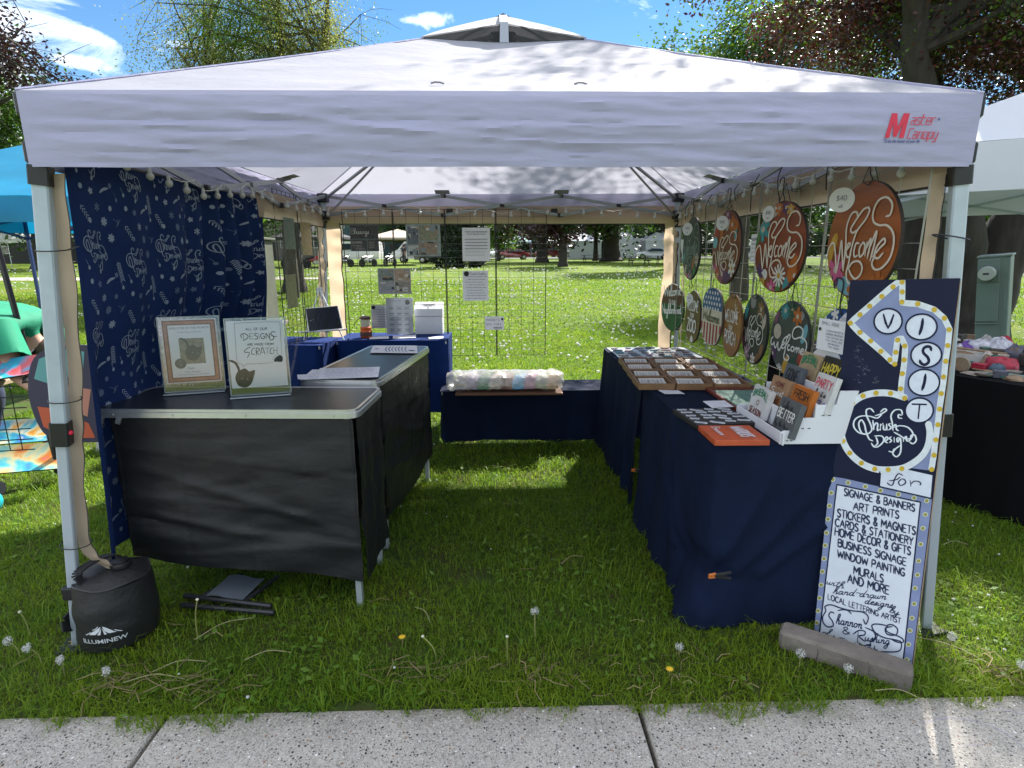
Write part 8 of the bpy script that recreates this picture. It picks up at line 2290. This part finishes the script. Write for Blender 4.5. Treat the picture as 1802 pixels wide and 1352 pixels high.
CREAMW = M('cream_siding', (.42, .40, .27), .8, var=.1, vscale=1, bump=.3, bscale=3, stretch=(.1, .1, 12)); MAR = M('maroon_siding', (.15, .035, .040), .8); TEALW = M('dark_teal_siding', (.035, .075, .080), .7); GRYR = M('grey_shingle', (.14, .14, .15), .9, var=.4, vscale=3)
DKW = M('dark_building', (.03, .03, .032), .8); OLW = M('grey_brown_siding', (.16, .15, .13), .8)
building('cream house with maroon lower wall between the two photo collages', -15.5, 6, 108, 10, 7.6, CREAMW, GRYR, [(x, z, 1.1, 1.7) for x in (-13, -10.0, -6.5, -3, .5, 3.5) for z in (4.6,)]+[(x, 1.0, 1.2, 1.6) for x in (-12, -8, 0)], [(-5, 1.3, 2.3)], 3.0, (3.6, MAR))
building('dark teal building behind the black topped tent', -31, -17, 104, 10, 9.5, TEALW, GRYR, [(x, z, 1.4, 1.5) for x in (-29, -25.5, -22) for z in (1.4, 5)], [(-19.5, 1.2, 2.3)])
building('grey brown house behind the thick trunked park tree', 9, 22, 112, 9, 6.5, OLW, GRYR, [(x, z, 1.2, 1.5) for x in (10.5, 13.5, 16.5, 19.5) for z in (1.2, 4.2)], [(12.2, 1.1, 2.2)], 3.4)
building('white trimmed grey house behind the white tents at right', 25, 38, 110, 9, 6.5, M('pale_grey_siding', (.26, .26, .26), .8), GRYR, [(x, z, 1.3, 1.6) for x in (26.5, 30, 33.5) for z in (1.2, 4.3)], [(36.2, 1.1, 2.2)], 3.6)
building('brown house beyond the parked silver car at right', 43, 60, 104, 9, 6, M('brown_siding', (.12, .08, .06), .8), GRYR, [(x, z, 1.3, 1.5) for x in (45, 49, 53, 57) for z in (1.2, 4.0)], [(47.2, 1.1, 2.2)], 3.0)
building('low dark building with pale outline at the far left', -62, -33, 62, 8, 3.3, DKW, M('pale_roof_edge', (.38, .38, .37), .7), [(x, 1.1, 2.2, 1.4) for x in (-60, -55, -50, -38)], [(-45, 2.4, 2.5)])
building('grey building behind the left side netting', -38, -22, 74, 8, 5.2, OLW, GRYR, [(x, 1.6, 1.4, 1.6) for x in (-36, -32, -28, -24.5)], [(-30, 1.2, 2.3)])
# gazebo roof through the wires on the right
t = thing('park_shelter', 'open park shelter with pale pyramid roof seen right of the rust red sign', 'shelter', (31.5, 46, 0))
g = G(); g.add([(29.3, 44, 2.5), (33.7, 44, 2.5), (33.7, 48, 2.5), (29.3, 48, 2.5), (31.5, 46, 3.9)], [(0, 1, 4), (1, 2, 4), (2, 3, 4), (3, 0, 4), (0, 3, 2, 1)]); g.build('roof', M('pale_shingle', (.30, .29, .27), .9), t)
for x in (29.6, 33.4):
 for y in (44.3, 47.7): g = G(); g.bbox((x-.08, y-.08, 0), (x+.08, y+.08, 2.5), .01); g.build('post', PW, t)
# globe lamp
t = thing('street_lamp', 'lamp post with white acorn globe beside the black topped tent', 'lamp', (-15.6, 52, 0))
g = G(); g.lathe([(.16, 0), (.12, .3), (.06, .5), (.05, 3.0), (.10, 3.1)], Fr((-15.6, 52, 0)), 12); g.build('post', BLKP, t, True)
g = G(); g.lathe([(.10, 3.1), (.22, 3.3), (.24, 3.55), (.14, 3.8), (.0, 3.95)], Fr((-15.6, 52, 0)), 12); g.build('globe', M('lamp_globe', (.75, .75, .75), .3, trans=.2), t, True)
# utility cabinet and dumpster-like box behind the netting on the left
t = thing('utility_cabinet', 'grey green utility cabinet behind the left side netting', 'cabinet', (-5.0, 9.8, 0))
g = G(); g.bbox((-5.45, 9.5, 0), (-4.72, 10.3, 1.75), .02); g.build('body', M('cabinet_green_grey', (.13, .14, .11), .7, var=.2, vscale=3), t)
g = G(); g.bbox((-5.5, 9.45, 1.752), (-4.67, 10.35, 1.80), .01); g.build('lid', M('cabinet_green_grey', (.13, .14, .11), .7), t)
g = G(); g.bbox((-5.3, 9.482, .3), (-4.87, 9.498, 1.5), .004); g.build('door', M('cabinet_door', (.15, .16, .13), .6), t)
g = G(); g.bbox((-5.55, 9.3, 0.0), (-4.6, 10.5, .08), .01); g.build('base', M('weathered_concrete', (.25, .215, .185), .9), t)

# ------------------------------------------------------------------ electricity meter box
MTR = M('meter_green_grey', (.155, .215, .195), .5, var=.12, vscale=5)
t = thing('meter_box', 'pale green grey electricity meter pedestal in front of the beech trunk', 'meter box', (6.93, 6.0, 0))
F = rotz((6.96, 6.1, 0), -50); F.z = unit(V(-.12, .02, 1)); F.x = unit(F.x-F.z*np.dot(F.x, F.z)); F.y = np.cross(F.z, F.x)
g = G(); g.bbox((0, 0, 0), (.36, .26, 1.40), .012, F); g.build('body', MTR, t)
g = G(); g.bbox((-.012, -.012, 1.402), (.375, .27, 1.43), .008, F); g.build('lid', MTR, t)
g = G(); g.bbox((.005, -.030, .50), (.255, -.003, 1.04), .008, F); g.bbox((.0, -.034, .46), (.262, -.004, .48), .004, F); g.build('door', MTR, t)
g = G(); g.bbox((.005, -.02, 1.06), (.255, -.003, 1.38), .006, F); g.build('upper_panel', MTR, t)
Fm = Fr(F(.125, -.021, 1.19), F.x, F.z, -F.y)
g = G(); g.lathe([(.115, 0), (.115, .03), (.105, .034)], Fm, 24); g.build('collar', M('meter_ring', (.12, .15, .15), .5, metal=.3), t, 40)
g = G(); g.lathe([(.10, .034), (.10, .10), (.092, .13), (.0001, .135)], Fm, 24); dm = g.build('dome', M('meter_dome', (.42, .46, .44), .25), t, 40)
g = G(); g.box((-.035, -.012, .1351), (.035, .012, .1362), Fm); g.build('dial', INK, dm)
g = G(); g.lathe([(.03, 0), (.03, .55)], Fr(F(.18, .13, 1.43)), 10) if False else g.bbox((.30, -.006, .3), (.33, -.0005, 1.3), .002, F); g.build('seam', MTR, t)

# ------------------------------------------------------------------ neighbour's table on the right with its wares
BCL = M('black_cloth', (.0045, .005, .006), .9, spec=.1)
t = thing('neighbour_table', 'long table under black cloth at the right stall, crowded with small wares', 'table', (3.35, 1.45, 0))
F = Fr((2.078, 2.39, 0), (.47, -.883, 0), (.883, .47, 0)); TN = .76; TL, TD = 2.3, 1.7
QX = lambda x, y: 1.0+.55*x-.76*y
g = G(); g.bbox((0.01, .01, TN-.04), (TL-.01, TD-.01, TN-.006), .006, F); g.build('tabletop', M('table_plastic', (.6, .6, .58), .6), t)
for x in (.06, TL-.06):
 for y in (.06, TD-.06): g = G(); g.tube([F(x, y, 0), F(x, y, TN-.04)], .013, 8); g.build('leg', STEEL, t)
g = G(); topsheet(g, 0, TL, 0, TD, TN, 3, F); oc = g.build('tablecloth', BCL, None, True, org=tuple(F(1, .4, TN))); tag(oc, 'black cloth falling to the grass around the right stall table', 'tablecloth')
gd = drape([F(0, TD)[:2], F(0, .03)[:2], F(.03, 0)[:2], F(TL-.03, 0)[:2], F(TL, .03)[:2]], TN, .01, .035, 31, 4.0, nv=14, flare=.06); gd.build('skirt', BCL, oc, 2)
r = random.Random(8)
WC = [(.35, .30, .26), (.05, .04, .035), (.55, .52, .50), (.42, .02, .05), (.16, .06, .35), (.10, .10, .14), (.22, .13, .07), (.60, .60, .66), (.05, .09, .14), (.18, .28, .24), (.30, .20, .12), (.02, .16, .13), (.5, .42, .36)]
def wmat(k): c = WC[k % len(WC)]; return M('ware_%d' % (k % len(WC)), c, .6, var=.5, vscale=35)
def onT(x, y, z=0): return F(QX(x, y), 2*y, TN+.003+z)
def pot(label, x, y, r0, h, k, shape='bowl'):
 p = onT(x, y); Fp_ = Fr(p, F.x, F.y)
 pr = {'bowl': [(.0001, .0), (r0*.5, 0), (r0*.9, h*.5), (r0, h), (r0*.93, h), (r0*.8, h*.5), (r0*.4, h*.15), (.0001, h*.12)], 'disc': [(.0001, 0), (r0, 0), (r0, h), (.0001, h)],
          'jar': [(.0001, 0), (r0*.8, 0), (r0, h*.3), (r0*.9, h*.7), (r0*.5, h*.85), (r0*.55, h), (.0001, h)]}[shape]
 g = G(); g.lathe(pr, Fp_, 18); tag(g.build(shape if shape != 'disc' else 'wood_slice', wmat(k), smooth=35, org=tuple(p)), label, 'bowl' if shape == 'bowl' else 'jar' if shape == 'jar' else 'wood slice')
def lump(label, x, y, sx, sy, sz, k, cat_='cloth bundle', nm='cloth_bundle', flat=1.):
 p = onT(x, y); s_ = r.uniform(0, 9)
 def f(u, v):
  a = 6.283*u; b = math.pi/2*v; rr = 1+.22*mnoise.noise(Vector((math.cos(a)*2+s_, math.sin(a)*2, v*3+s_)))
  return F(QX(x, y)+sx*rr*math.cos(a)*math.cos(b), 2*y+sy*1.3*rr*math.sin(a)*math.cos(b), TN+.003+sz*1.2*rr*math.sin(b))
 g = G(); g.grid(f, 22, 8); tag(g.build(nm, wmat(k), smooth=True, org=tuple(p)), label, cat_)
def bx_(label, x, y, a, b, h, k, rot=0, cat_='box', nm='small_box', z=0):
 p = onT(x, y, z); Fq = rotz(p, math.degrees(math.atan2(F.x[1], F.x[0]))+rot); g = G(); g.bbox((-a/2, -b/2, 0), (a/2, b/2, h), .003, Fq); tag(g.build(nm, wmat(k), org=tuple(p)), label, cat_)
pot('upright tan wood slice at the front edge of the black clothed table', .46, .10, .001, .001, 0) if False else None
g = G(); Fd = Fr(onT(.50, .07, .045), F.x, (0, 0, 1), unit(-F.y+V(0, 0, .25))); g.lathe([(.0001, -.012), (.042, -.012), (.045, -.008), (.045, .008), (.042, .012), (.0001, .012)], Fd, 26)
tag(g.build('wood_slice', M('slice_tan', (.27, .21, .14), .6, var=.2, vscale=30), smooth=35, org=tuple(onT(.50, .07))), 'round tan wood slice standing upright at the front edge of the right stall table', 'wood slice')
# long white rimmed tray
g = G(); QD = (QX(.5, .32), .64); tr = [F(QD[0]+.13*math.cos(a)*(1+.12*math.cos(3*a)), QD[1]+.10*math.sin(a)) for a in np.linspace(0, 6.283, 29)[:-1]]
nn_ = len(tr); g.add([p+V(0, 0, TN+.052) for p in tr]+[F(*QD)+(p-F(*QD))*.9+V(0, 0, TN+.052) for p in tr]+[F(*QD)+(p-F(*QD))*.82+V(0, 0, TN+.012) for p in tr]+[p+V(0, 0, TN+.004) for p in tr],
 [(i, (i+1) % nn_, nn_+(i+1) % nn_, nn_+i) for i in range(nn_)]+[(nn_+i, nn_+(i+1) % nn_, 2*nn_+(i+1) % nn_, 2*nn_+i) for i in range(nn_)]+[(i, 3*nn_+i, 3*nn_+(i+1) % nn_, (i+1) % nn_) for i in range(nn_)]+[tuple(range(2*nn_, 3*nn_))])
tag(g.build('oval_dish', M('dish_white', (.58, .56, .52), .4, var=.3, vscale=12), smooth=35, org=tuple(onT(.5, .32))), 'oval white rimmed dish filled with brown pieces on the right stall table', 'dish')
lump('heap of brown trinkets inside the oval white dish', .50, .32, .10, .05, .045, 6, 'trinkets', 'trinket_heap')
wares = [('lump', 'purple knitted piece near the back left of the black table', .52, .58, .07, .06, .05, 4), ('lump', 'white gauzy bundle behind the oval dish', .66, .58, .09, .07, .07, 7), ('lump', 'second white gauzy bundle toward the meter box', .86, .60, .09, .08, .085, 7),
         ('lump', 'crimson cloth pouch near the right photo edge', .86, .24, .10, .06, .06, 3), ('lump', 'grey stone slab piece at the left of the table', .22, .42, .10, .06, .045, 2), ('lump', 'brown teddy shaped lump in front of the crimson pouch', .73, .24, .035, .03, .06, 10),
         ('lump', 'navy folded cloth beside the oval dish', .68, .34, .06, .05, .03, 5), ('lump', 'dark grey stone by the back edge', 1.02, .52, .07, .06, .07, 5), ('lump', 'red brown figurine at the back of the table', .92, .74, .06, .04, .07, 3),
         ('box', 'dark carved wooden box at the back left corner', .22, .70, .24, .12, .075, 1, 4), ('box', 'low rough wooden tray holding the gauzy bundles', .66, .47, .30, .05, .035, 10, -3), ('box', 'pale mint soap bar at the front left of the table', .26, .06, .07, .035, .022, 9, 8), ('box', 'second pale mint bar at the front left of the table', .30, .09, .06, .035, .03, 9, -12),
         ('box', 'white framed tile beside the oval dish', .18, .30, .09, .06, .02, 2, 10), ('box', 'small red box near the sign edge', .14, .24, .06, .05, .03, 3, -8), ('box', 'teal notebook at the front right of the table', .86, .07, .12, .06, .018, 11, 12), ('box', 'green tray at the front right corner', 1.05, .09, .16, .08, .02, 9, -5),
         ('box', 'flat bamboo holder lying at the front of the table', .66, .08, .14, .04, .008, 12, 18), ('box', 'flat straw coloured mat near the front edge', .76, .15, .16, .06, .006, 10, -10), ('box', 'thin grey card at the front of the table', .60, .05, .10, .05, .004, 0, -20),
         ('bowl', 'dark bowl with pale rim at the left edge next to the sign', .13, .16, .05, .03, 1), ('bowl', 'shallow brown bowl at the back of the table', .38, .66, .07, .04, 6), ('jar', 'pale blue glass jar next to the sign edge', .06, .45, .035, .10, 8), ('jar', 'small white jar by the purple piece', .42, .52, .02, .05, 7), ('jar', 'dark jar by the right photo edge', 1.1, .36, .04, .10, 1),
         ('bowl', 'small red bowl among the wares', .30, .20, .04, .03, 3), ('box', 'black rimmed tray near the back right', .98, .66, .26, .14, .03, 1, 6), ('lump', 'pink crystal piece in front of the gauzy bundles', .74, .43, .03, .025, .035, 12), ('box', 'yellowed soap block near the pink crystal', .90, .44, .06, .04, .03, 12, 20), ('box', 'stack of brown leather pieces in the middle', .36, .14, .16, .07, .02, 1, 6)]
for w__ in wares:
 if w__[0] == 'lump': lump(*w__[1:])
 elif w__[0] == 'box': bx_(*w__[1:])
 else: pot(w__[1], w__[2], w__[3], w__[4], w__[5], w__[6], w__[0])

# a further scatter of small wares in ordered rows
ORD = ['first', 'second', 'third', 'fourth', 'fifth', 'sixth', 'seventh', 'eighth']
CN = ['tan', 'near black', 'pale grey', 'crimson', 'purple', 'slate', 'brown', 'lilac white', 'dark navy', 'mint', 'umber', 'deep teal', 'cream']
for j, (yy_, row) in enumerate(((.055, 'front'), (.19, 'second'), (.38, 'third'), (.50, 'fourth'), (.64, 'fifth'), (.76, 'rearmost'))):
 for i in range(8):
  k = (i*5+j*3+1) % len(WC); x_ = -.14+.165*i+r.uniform(-.04, .04); yq = yy_+r.uniform(-.03, .03); h_ = r.uniform(.015, .045)*(1+.5*(j > 3)); ty = (i+j) % 3
  if abs(x_-.5) < .16 and abs(yq-.32) < .09 or (j == 0 and abs(x_-.5) < .09): continue
  lb_ = CN[k]+' %s, '+ORD[i]+' from the sign edge in the '+row+' row of wares'
  if ty == 0: bx_(lb_ % 'trinket box', x_, yq, r.uniform(.05, .11), r.uniform(.04, .09), h_, k, r.uniform(-30, 30), 'trinket box', 'trinket_box')
  elif ty == 1: lump(lb_ % 'polished stone', x_, yq, r.uniform(.03, .06), r.uniform(.03, .05), h_*1.2, k, 'stone', 'polished_stone')
  else: pot(lb_ % 'small dish', x_, yq, r.uniform(.03, .05), h_, k, 'bowl')

# ------------------------------------------------------------------ skateboard stall on the left
WHE = M('wheel_dark', (.03, .03, .035), .5)
def art_mat(name, stops, scale=5., stretch=(1, 1, 1), rot=0.):
 m = bpy.data.materials.new(name); m.use_nodes = True; t_ = m.node_tree; b = t_.nodes['Principled BSDF']; b.inputs['Roughness'].default_value = .3
 c = t_.nodes.new('ShaderNodeTexCoord'); mp_ = t_.nodes.new('ShaderNodeMapping'); mp_.inputs['Scale'].default_value = stretch; mp_.inputs['Rotation'].default_value = (0, 0, rot); t_.links.new(c.outputs['Object'], mp_.inputs[0])
 n_ = t_.nodes.new('ShaderNodeTexNoise'); n_.inputs['Scale'].default_value = scale; n_.inputs['Detail'].default_value = 5; n_.inputs['Distortion'].default_value = .8; t_.links.new(mp_.outputs[0], n_.inputs['Vector'])
 r_ = t_.nodes.new('ShaderNodeValToRGB'); t_.links.new(n_.outputs['Fac'], r_.inputs[0]); e = r_.color_ramp.elements
 e[0].position = stops[0][0]; e[0].color = (*stops[0][1], 1); e[1].position = stops[-1][0]; e[1].color = (*stops[-1][1], 1)
 for p, cl in stops[1:-1]: q = e.new(p); q.color = (*cl, 1)
 t_.links.new(r_.outputs[0], b.inputs['Base Color']); return m
RAIN = art_mat('watercolour_deck', [(.30, (.55, .08, .04)), (.38, (.70, .35, .03)), (.45, (.65, .62, .45)), (.52, (.05, .40, .50)), (.60, (.04, .18, .50)), (.70, (.55, .65, .65))], 4.5, (1, 1.6, 1))
RAIN2 = art_mat('teal_red_deck', [(.32, (.60, .06, .05)), (.42, (.50, .12, .16)), (.5, (.05, .35, .55)), (.6, (.03, .45, .50)), (.7, (.60, .65, .60))], 5, (1, 1, 1))
def deck(label, c, ang, L_, w_, mat, tilt=0., roll=40, wheels=True, group='painted skateboards at the left stall', up=True):
 a = math.radians(ang); x = V(math.cos(a), math.sin(a), math.sin(tilt)); x = unit(x); y = unit(np.cross((0, 0, 1), x)); z = np.cross(x, y)
 rl = math.radians(roll); y, z = y*math.cos(rl)+z*math.sin(rl), z*math.cos(rl)-y*math.sin(rl)
 F_ = Fr(c, x, y, z); t = thing('skateboard', label, 'skateboard', tuple(c), group)
 def f(u, v, h=0):
  s = 2*u-1; ww = w_/2*(1-max(0, abs(s)-.72)**2*9)**.5 if abs(s) > .72 else w_/2
  ww = max(ww, w_*.06); k = max(0, abs(s)-.68)
  return F_(s*L_/2, (2*v-1)*ww, k*k*.5*L_+h+.012*(2*v-1)**2)
 g = G(); g.grid(lambda u, v: f(u, v, .006), 28, 6); g.build('deck', mat, t, True)
 g = G(); g.grid(lambda u, v: f(u, v, -.006), 28, 6); g.grid(lambda u, v: f(u, 0, -.006+.012*v), 28, 1); g.grid(lambda u, v: f(u, 1, -.006+.012*v), 28, 1); g.build('underside', M('deck_black', (.02, .02, .02), .6), t, True)
 if wheels:
  for s in (-.31, .31):
   g = G(); g.bbox((s*L_-.02, -.055, -.045), (s*L_+.02, .055, -.012), .004, F_); g.build('truck', M('truck_metal', (.25, .25, .26), .4, metal=.6), t)
   for q in (-1, 1): g = G(); Fw = Fr(F_(s*L_, q*.06, -.045), x, z, y*q); g.lathe([(.01, 0), (.027, .002), (.027, .034), (.01, .036)], Fw, 14); g.build('wheel', WHE, t, 40)
 return t
deck('orange and turquoise watercolour skateboard lying on the grass, upper of the two', (-3.62, 2.18, .19), 10, .62, .21, RAIN, .02)
deck('rainbow watercolour skateboard lying on the grass, lower of the two in front', (-3.16, 1.66, .17), 18, .60, .21, art_mat('watercolour_deck_b', [(.30, (.50, .10, .25)), (.38, (.70, .22, .04)), (.47, (.70, .60, .30)), (.55, (.10, .50, .55)), (.65, (.05, .25, .55)), (.72, (.6, .65, .6))], 4.2, (1, 1.4, 1)), -.03)
deck('teal and red skateboard held out at the top of the black rack', (-3.02, 1.45, .80), 18, .42, .15, RAIN2, .12)
deck('pale watercolour skateboard behind the teal and red one', (-3.25, 1.75, .86), 14, .40, .16, art_mat('pale_deck', [(.35, (.45, .50, .60)), (.5, (.60, .55, .30)), (.65, (.20, .35, .60))], 5), .05)
deck('white skateboard lying in the grass behind the pair of rainbow boards', (-3.55, 2.9, .15), 5, .7, .22, M('white_deck', (.55, .60, .66), .35, var=.5, vscale=9), 0)
# big patterned board standing upright, turquoise, orange and navy shapes
t = thing('patterned_board', 'large upright board with orange, teal, cream and navy shapes behind the canopy leg', 'board', (-2.35, 1.35, 0))
Fq = Fr((-2.66, 1.22, .42), unit(V(1, .28, 0)), (0, 0, 1), unit(V(.28, -1, 0)))
outl = cr_([np.array(p) for p in [(.06, 0), (.40, -.02), (.66, .05), (.72, .3), (.70, .5), (.5, .53), (.2, .56), (.04, .50), (-.02, .3), (0, .1), (.06, 0)]], 5)[:-1]
g = G(); g.prism([tuple(p) for p in outl], -.012, 0, Fq); g.build('panel', M('board_navy', (.035, .030, .07), .5), t)
def shp(nm, col, *polys):
 for q, pl in enumerate(polys): g = G(); fillpoly(g, pl, lambda x, y, h: Fq(x, y, h), .0012+.0004*q); g.build(nm, M('board_'+nm, col, .5), t)
shp('orange_shape', (.55, .10, .04), [(.02, .10), (.12, .02), (.26, .01), (.24, .10), (.10, .20), (.01, .22)], [(.36, .0), (.52, .0), (.62, .06), (.60, .16), (.40, .12)], [(.44, .42), (.66, .44), (.64, .50), (.46, .52)])
shp('cream_shape', (.50, .42, .32), [(.30, .20), (.50, .16), (.66, .22), (.68, .30), (.48, .26), (.32, .28)], [(.30, .36), (.50, .34), (.62, .40), (.5, .44), (.32, .44)])
shp('teal_shape', (.12, .35, .36), [(.02, .38), (.10, .34), (.26, .42), (.28, .52), (.18, .54), (.06, .49)], [(.4, .28), (.56, .28), (.6, .33), (.42, .34)])
shp('pink_shape', (.52, .22, .16), [(.12, .22), (.24, .14), (.28, .30), (.16, .33)])
# black wire rack at the left edge
t = thing('display_rack', 'black wire display rack at the left edge of the photo', 'rack', (-3.2, 1.55, 0))
BRK = M('rack_black', (.015, .015, .017), .4)
for (a, b) in (((-3.12, 1.72, 1.62), (-2.98, 1.70, 0)), ((-3.75, 1.5, 1.6), (-3.7, 1.5, 0)), ((-3.15, 1.2, .62), (-3.12, 1.2, 0))):
 g = G(); g.tube([a, b], .018, 6); g.build('post', BRK, t)
for k in range(9):
 g = G(); g.tube([(-3.72, 1.5, .25+.07*k), (-3.05, 1.62, .25+.07*k)], .004, 5); g.build('wire', BRK, t)
for k in range(10):
 g = G(); x = -3.72+.067*k; g.tube([(x, 1.5+.12*k/10, .25), (x, 1.5+.12*k/10, .82)], .003, 4); g.build('wire', BRK, t)
g = G(); g.bbox((-3.75, 1.35, .70), (-3.06, 1.60, .73), .004); g.build('shelf', M('pale_wood_shelf', (.42, .34, .22), .6), t)
for k, (c, lab) in enumerate((((.30, .22, .14), 'stack of pale boards on the black rack shelf'), ((.05, .05, .06), 'dark box on the black rack shelf'))):
 g = G(); g.bbox((-3.7+.33*k, 1.38, .735), (-3.42+.33*k, 1.56, .79), .004); tag(g.build('boxed_goods', M('goods_%d' % k, c, .6), org=(-3.6+.33*k, 1.45, .735)), lab, 'box')
# teal wheel, purple tubes
t = thing('scooter', 'folded purple scooter with a large turquoise wheel lying at the left edge', 'scooter', (-3.0, 1.2, 0))
g = G(); Fw = Fr((-2.86, 1.02, .14), unit(V(.9, .3, .2)), (0, 0, 1), unit(V(.3, -.9, .1))); g.lathe([(.02, -.03), (.068, -.025), (.074, 0), (.068, .025), (.02, .03)], Fw, 20); g.build('wheel', M('turquoise_wheel', (.02, .38, .45), .3), t, True)
g = G(); g.tube([(-3.30, 1.3, .52), (-3.06, 1.16, .28), (-2.88, 1.06, .16)], .028, 8); g.build('tube', M('purple_metal', (.05, .035, .20), .25, metal=.6), t, True)
g = G(); g.tube([(-3.18, 1.25, .12), (-2.86, 1.10, .20)], .045, 8); g.build('grip', WHE, t, True)
lumpG = G(); lumpG.grid(lambda u, v: V(-2.98+.20*math.cos(6.283*u)*math.cos(1.57*v), 2.35+.14*math.sin(6.283*u)*math.cos(1.57*v), .22*math.sin(1.57*v)*(1+.2*math.sin(u*20)*(1-v))+.0), 22, 8)
tag(lumpG.build('plastic_bag', M('grey_white_bag', (.55, .55, .55), .5), smooth=True, org=(-2.98, 2.35, 0)), 'white plastic bag slumped in the grass behind the rainbow skateboards', 'bag')
g = G(); g.bbox((-2.60, 2.35, .62), (-2.05, 2.75, .64), .004); 
t = thing('stall_shelf', 'low shelf with light blue top seen between the tan strip and the curtain', 'shelf', (-2.35, 2.55, 0)); g.build('top', M('sky_blue_top', (.03, .35, .60), .4), t)
g = G(); g.bbox((-2.60, 2.36, .40), (-2.05, 2.74, .60), .004); g.build('body', M('shelf_grey', (.14, .14, .15), .6), t)
for x in (-2.56, -2.1): g = G(); g.bbox((x-.02, 2.4, 0), (x+.02, 2.44, .40), .003); g.build('leg', BRK, t)
# bending person in a green shirt
j = dict(hip=(-3.75, 1.95, .98), waist=(-3.55, 1.90, 1.09), chest=(-3.24, 1.80, 1.11), neck=(-3.10, 1.82, .96), head=(-3.04, 1.85, .81),
         lsh=(-3.10, 1.60, 1.05), lel=(-3.00, 1.52, .78), lwr=(-2.86, 1.46, .70), lha=(-2.79, 1.44, .685), rsh=(-3.10, 1.94, 1.06), rel=(-2.98, 2.0, .80), rwr=(-2.80, 1.92, .66), rha=(-2.73, 1.90, .63),
         lhip=(-3.78, 1.85, .92), lkn=(-3.70, 1.80, .50), lan=(-3.82, 1.82, .09), lto=(-3.64, 1.78, .04), rhip=(-3.78, 2.05, .92), rkn=(-3.66, 2.10, .50), ran=(-3.82, 2.12, .09), rto=(-3.64, 2.08, .04))
rr_ = dict(hip=.17, waist=.155, chest=.18, neck=.05, head=.085, lsh=.085, lel=.050, lwr=.032, lha=.030, rsh=.085, rel=.05, rwr=.032, rha=.03, lhip=.11, lkn=.075, lan=.05, lto=.045, rhip=.11, rkn=.075, ran=.05, rto=.045)
tp, o3 = person('person in a green T-shirt bending down over the skateboards at the left edge', j, rr_, ((.0, .22, .115), (.03, .04, .08)), skin=(.42, .22, .15))
g = G(); g.ball((-3.03, 1.86, .83), .108, 12, 9, (1, .95, 1.05)); g.build('hair', M('brown_hair', (.06, .035, .02), .7), tp, True)
g = G()
def sleeve(u, v):
 a = 6.283*u; c = V(-3.10, 1.60, 1.06)*(1-v)+V(-3.02, 1.53, .86)*v; ax = unit(V(.08, -.07, -.2)); e1 = unit(np.cross(ax, (0, 1, 0))); e2 = np.cross(ax, e1); rr = .088+.018*v
 return c+(e1*math.cos(a)+e2*math.sin(a))*rr*(1+.08*math.sin(5*a)*v)
g.grid(sleeve, 20, 6); g.build('sleeve', M('shirt_green', (.0, .22, .115), .8), tp, True)
def handp(parent, wrist, fwd, side, s=1.):
 fwd, side = unit(fwd), unit(side); up = np.cross(fwd, side)
 g = G(); W_ = V(*wrist)
 g.tube([W_, W_+fwd*.04*s, W_+fwd*.085*s], [.022*s, .036*s, .034*s], 8, flat=.5)
 for i, (o_, l) in enumerate(((-.028, .065), (-.010, .075), (.010, .070), (.027, .055))):
  b = W_+fwd*.082*s+side*o_*s; g.tube([b, b+fwd*l*.45*s-up*.006, b+fwd*l*.8*s-up*.022*s, b+fwd*l*.85*s-up*.04*s], [.0095*s, .009*s, .008*s, .006*s], 6)
 b = W_+fwd*.03*s-side*.03*s; g.tube([b, b+fwd*.025*s-side*.022*s-up*.01, b+fwd*.055*s-side*.026*s-up*.02], [.012*s, .010*s, .007*s], 6)
 g.build('hand', M('skin_tone', (.42, .24, .17), .55), parent, True)
handp(tp, (-2.86, 1.46, .70), V(.9, -.2, -.15), V(.2, .9, 0))
handp(tp, (-2.80, 1.92, .66), V(.9, -.2, -.3), V(.2, .9, 0))

# the lawn rises gently away from the booth: seat the far things on it
for o in list(bpy.data.objects):
 if o.parent is None and o.type in ('MESH', 'EMPTY') and o.location.y > 8: o.location.z += float(rise(o.location.y))
for n_ in [o for o in bpy.data.objects if o.name.startswith(('shrub_row', 'far_treeline'))]: n_.location.z += 1.1
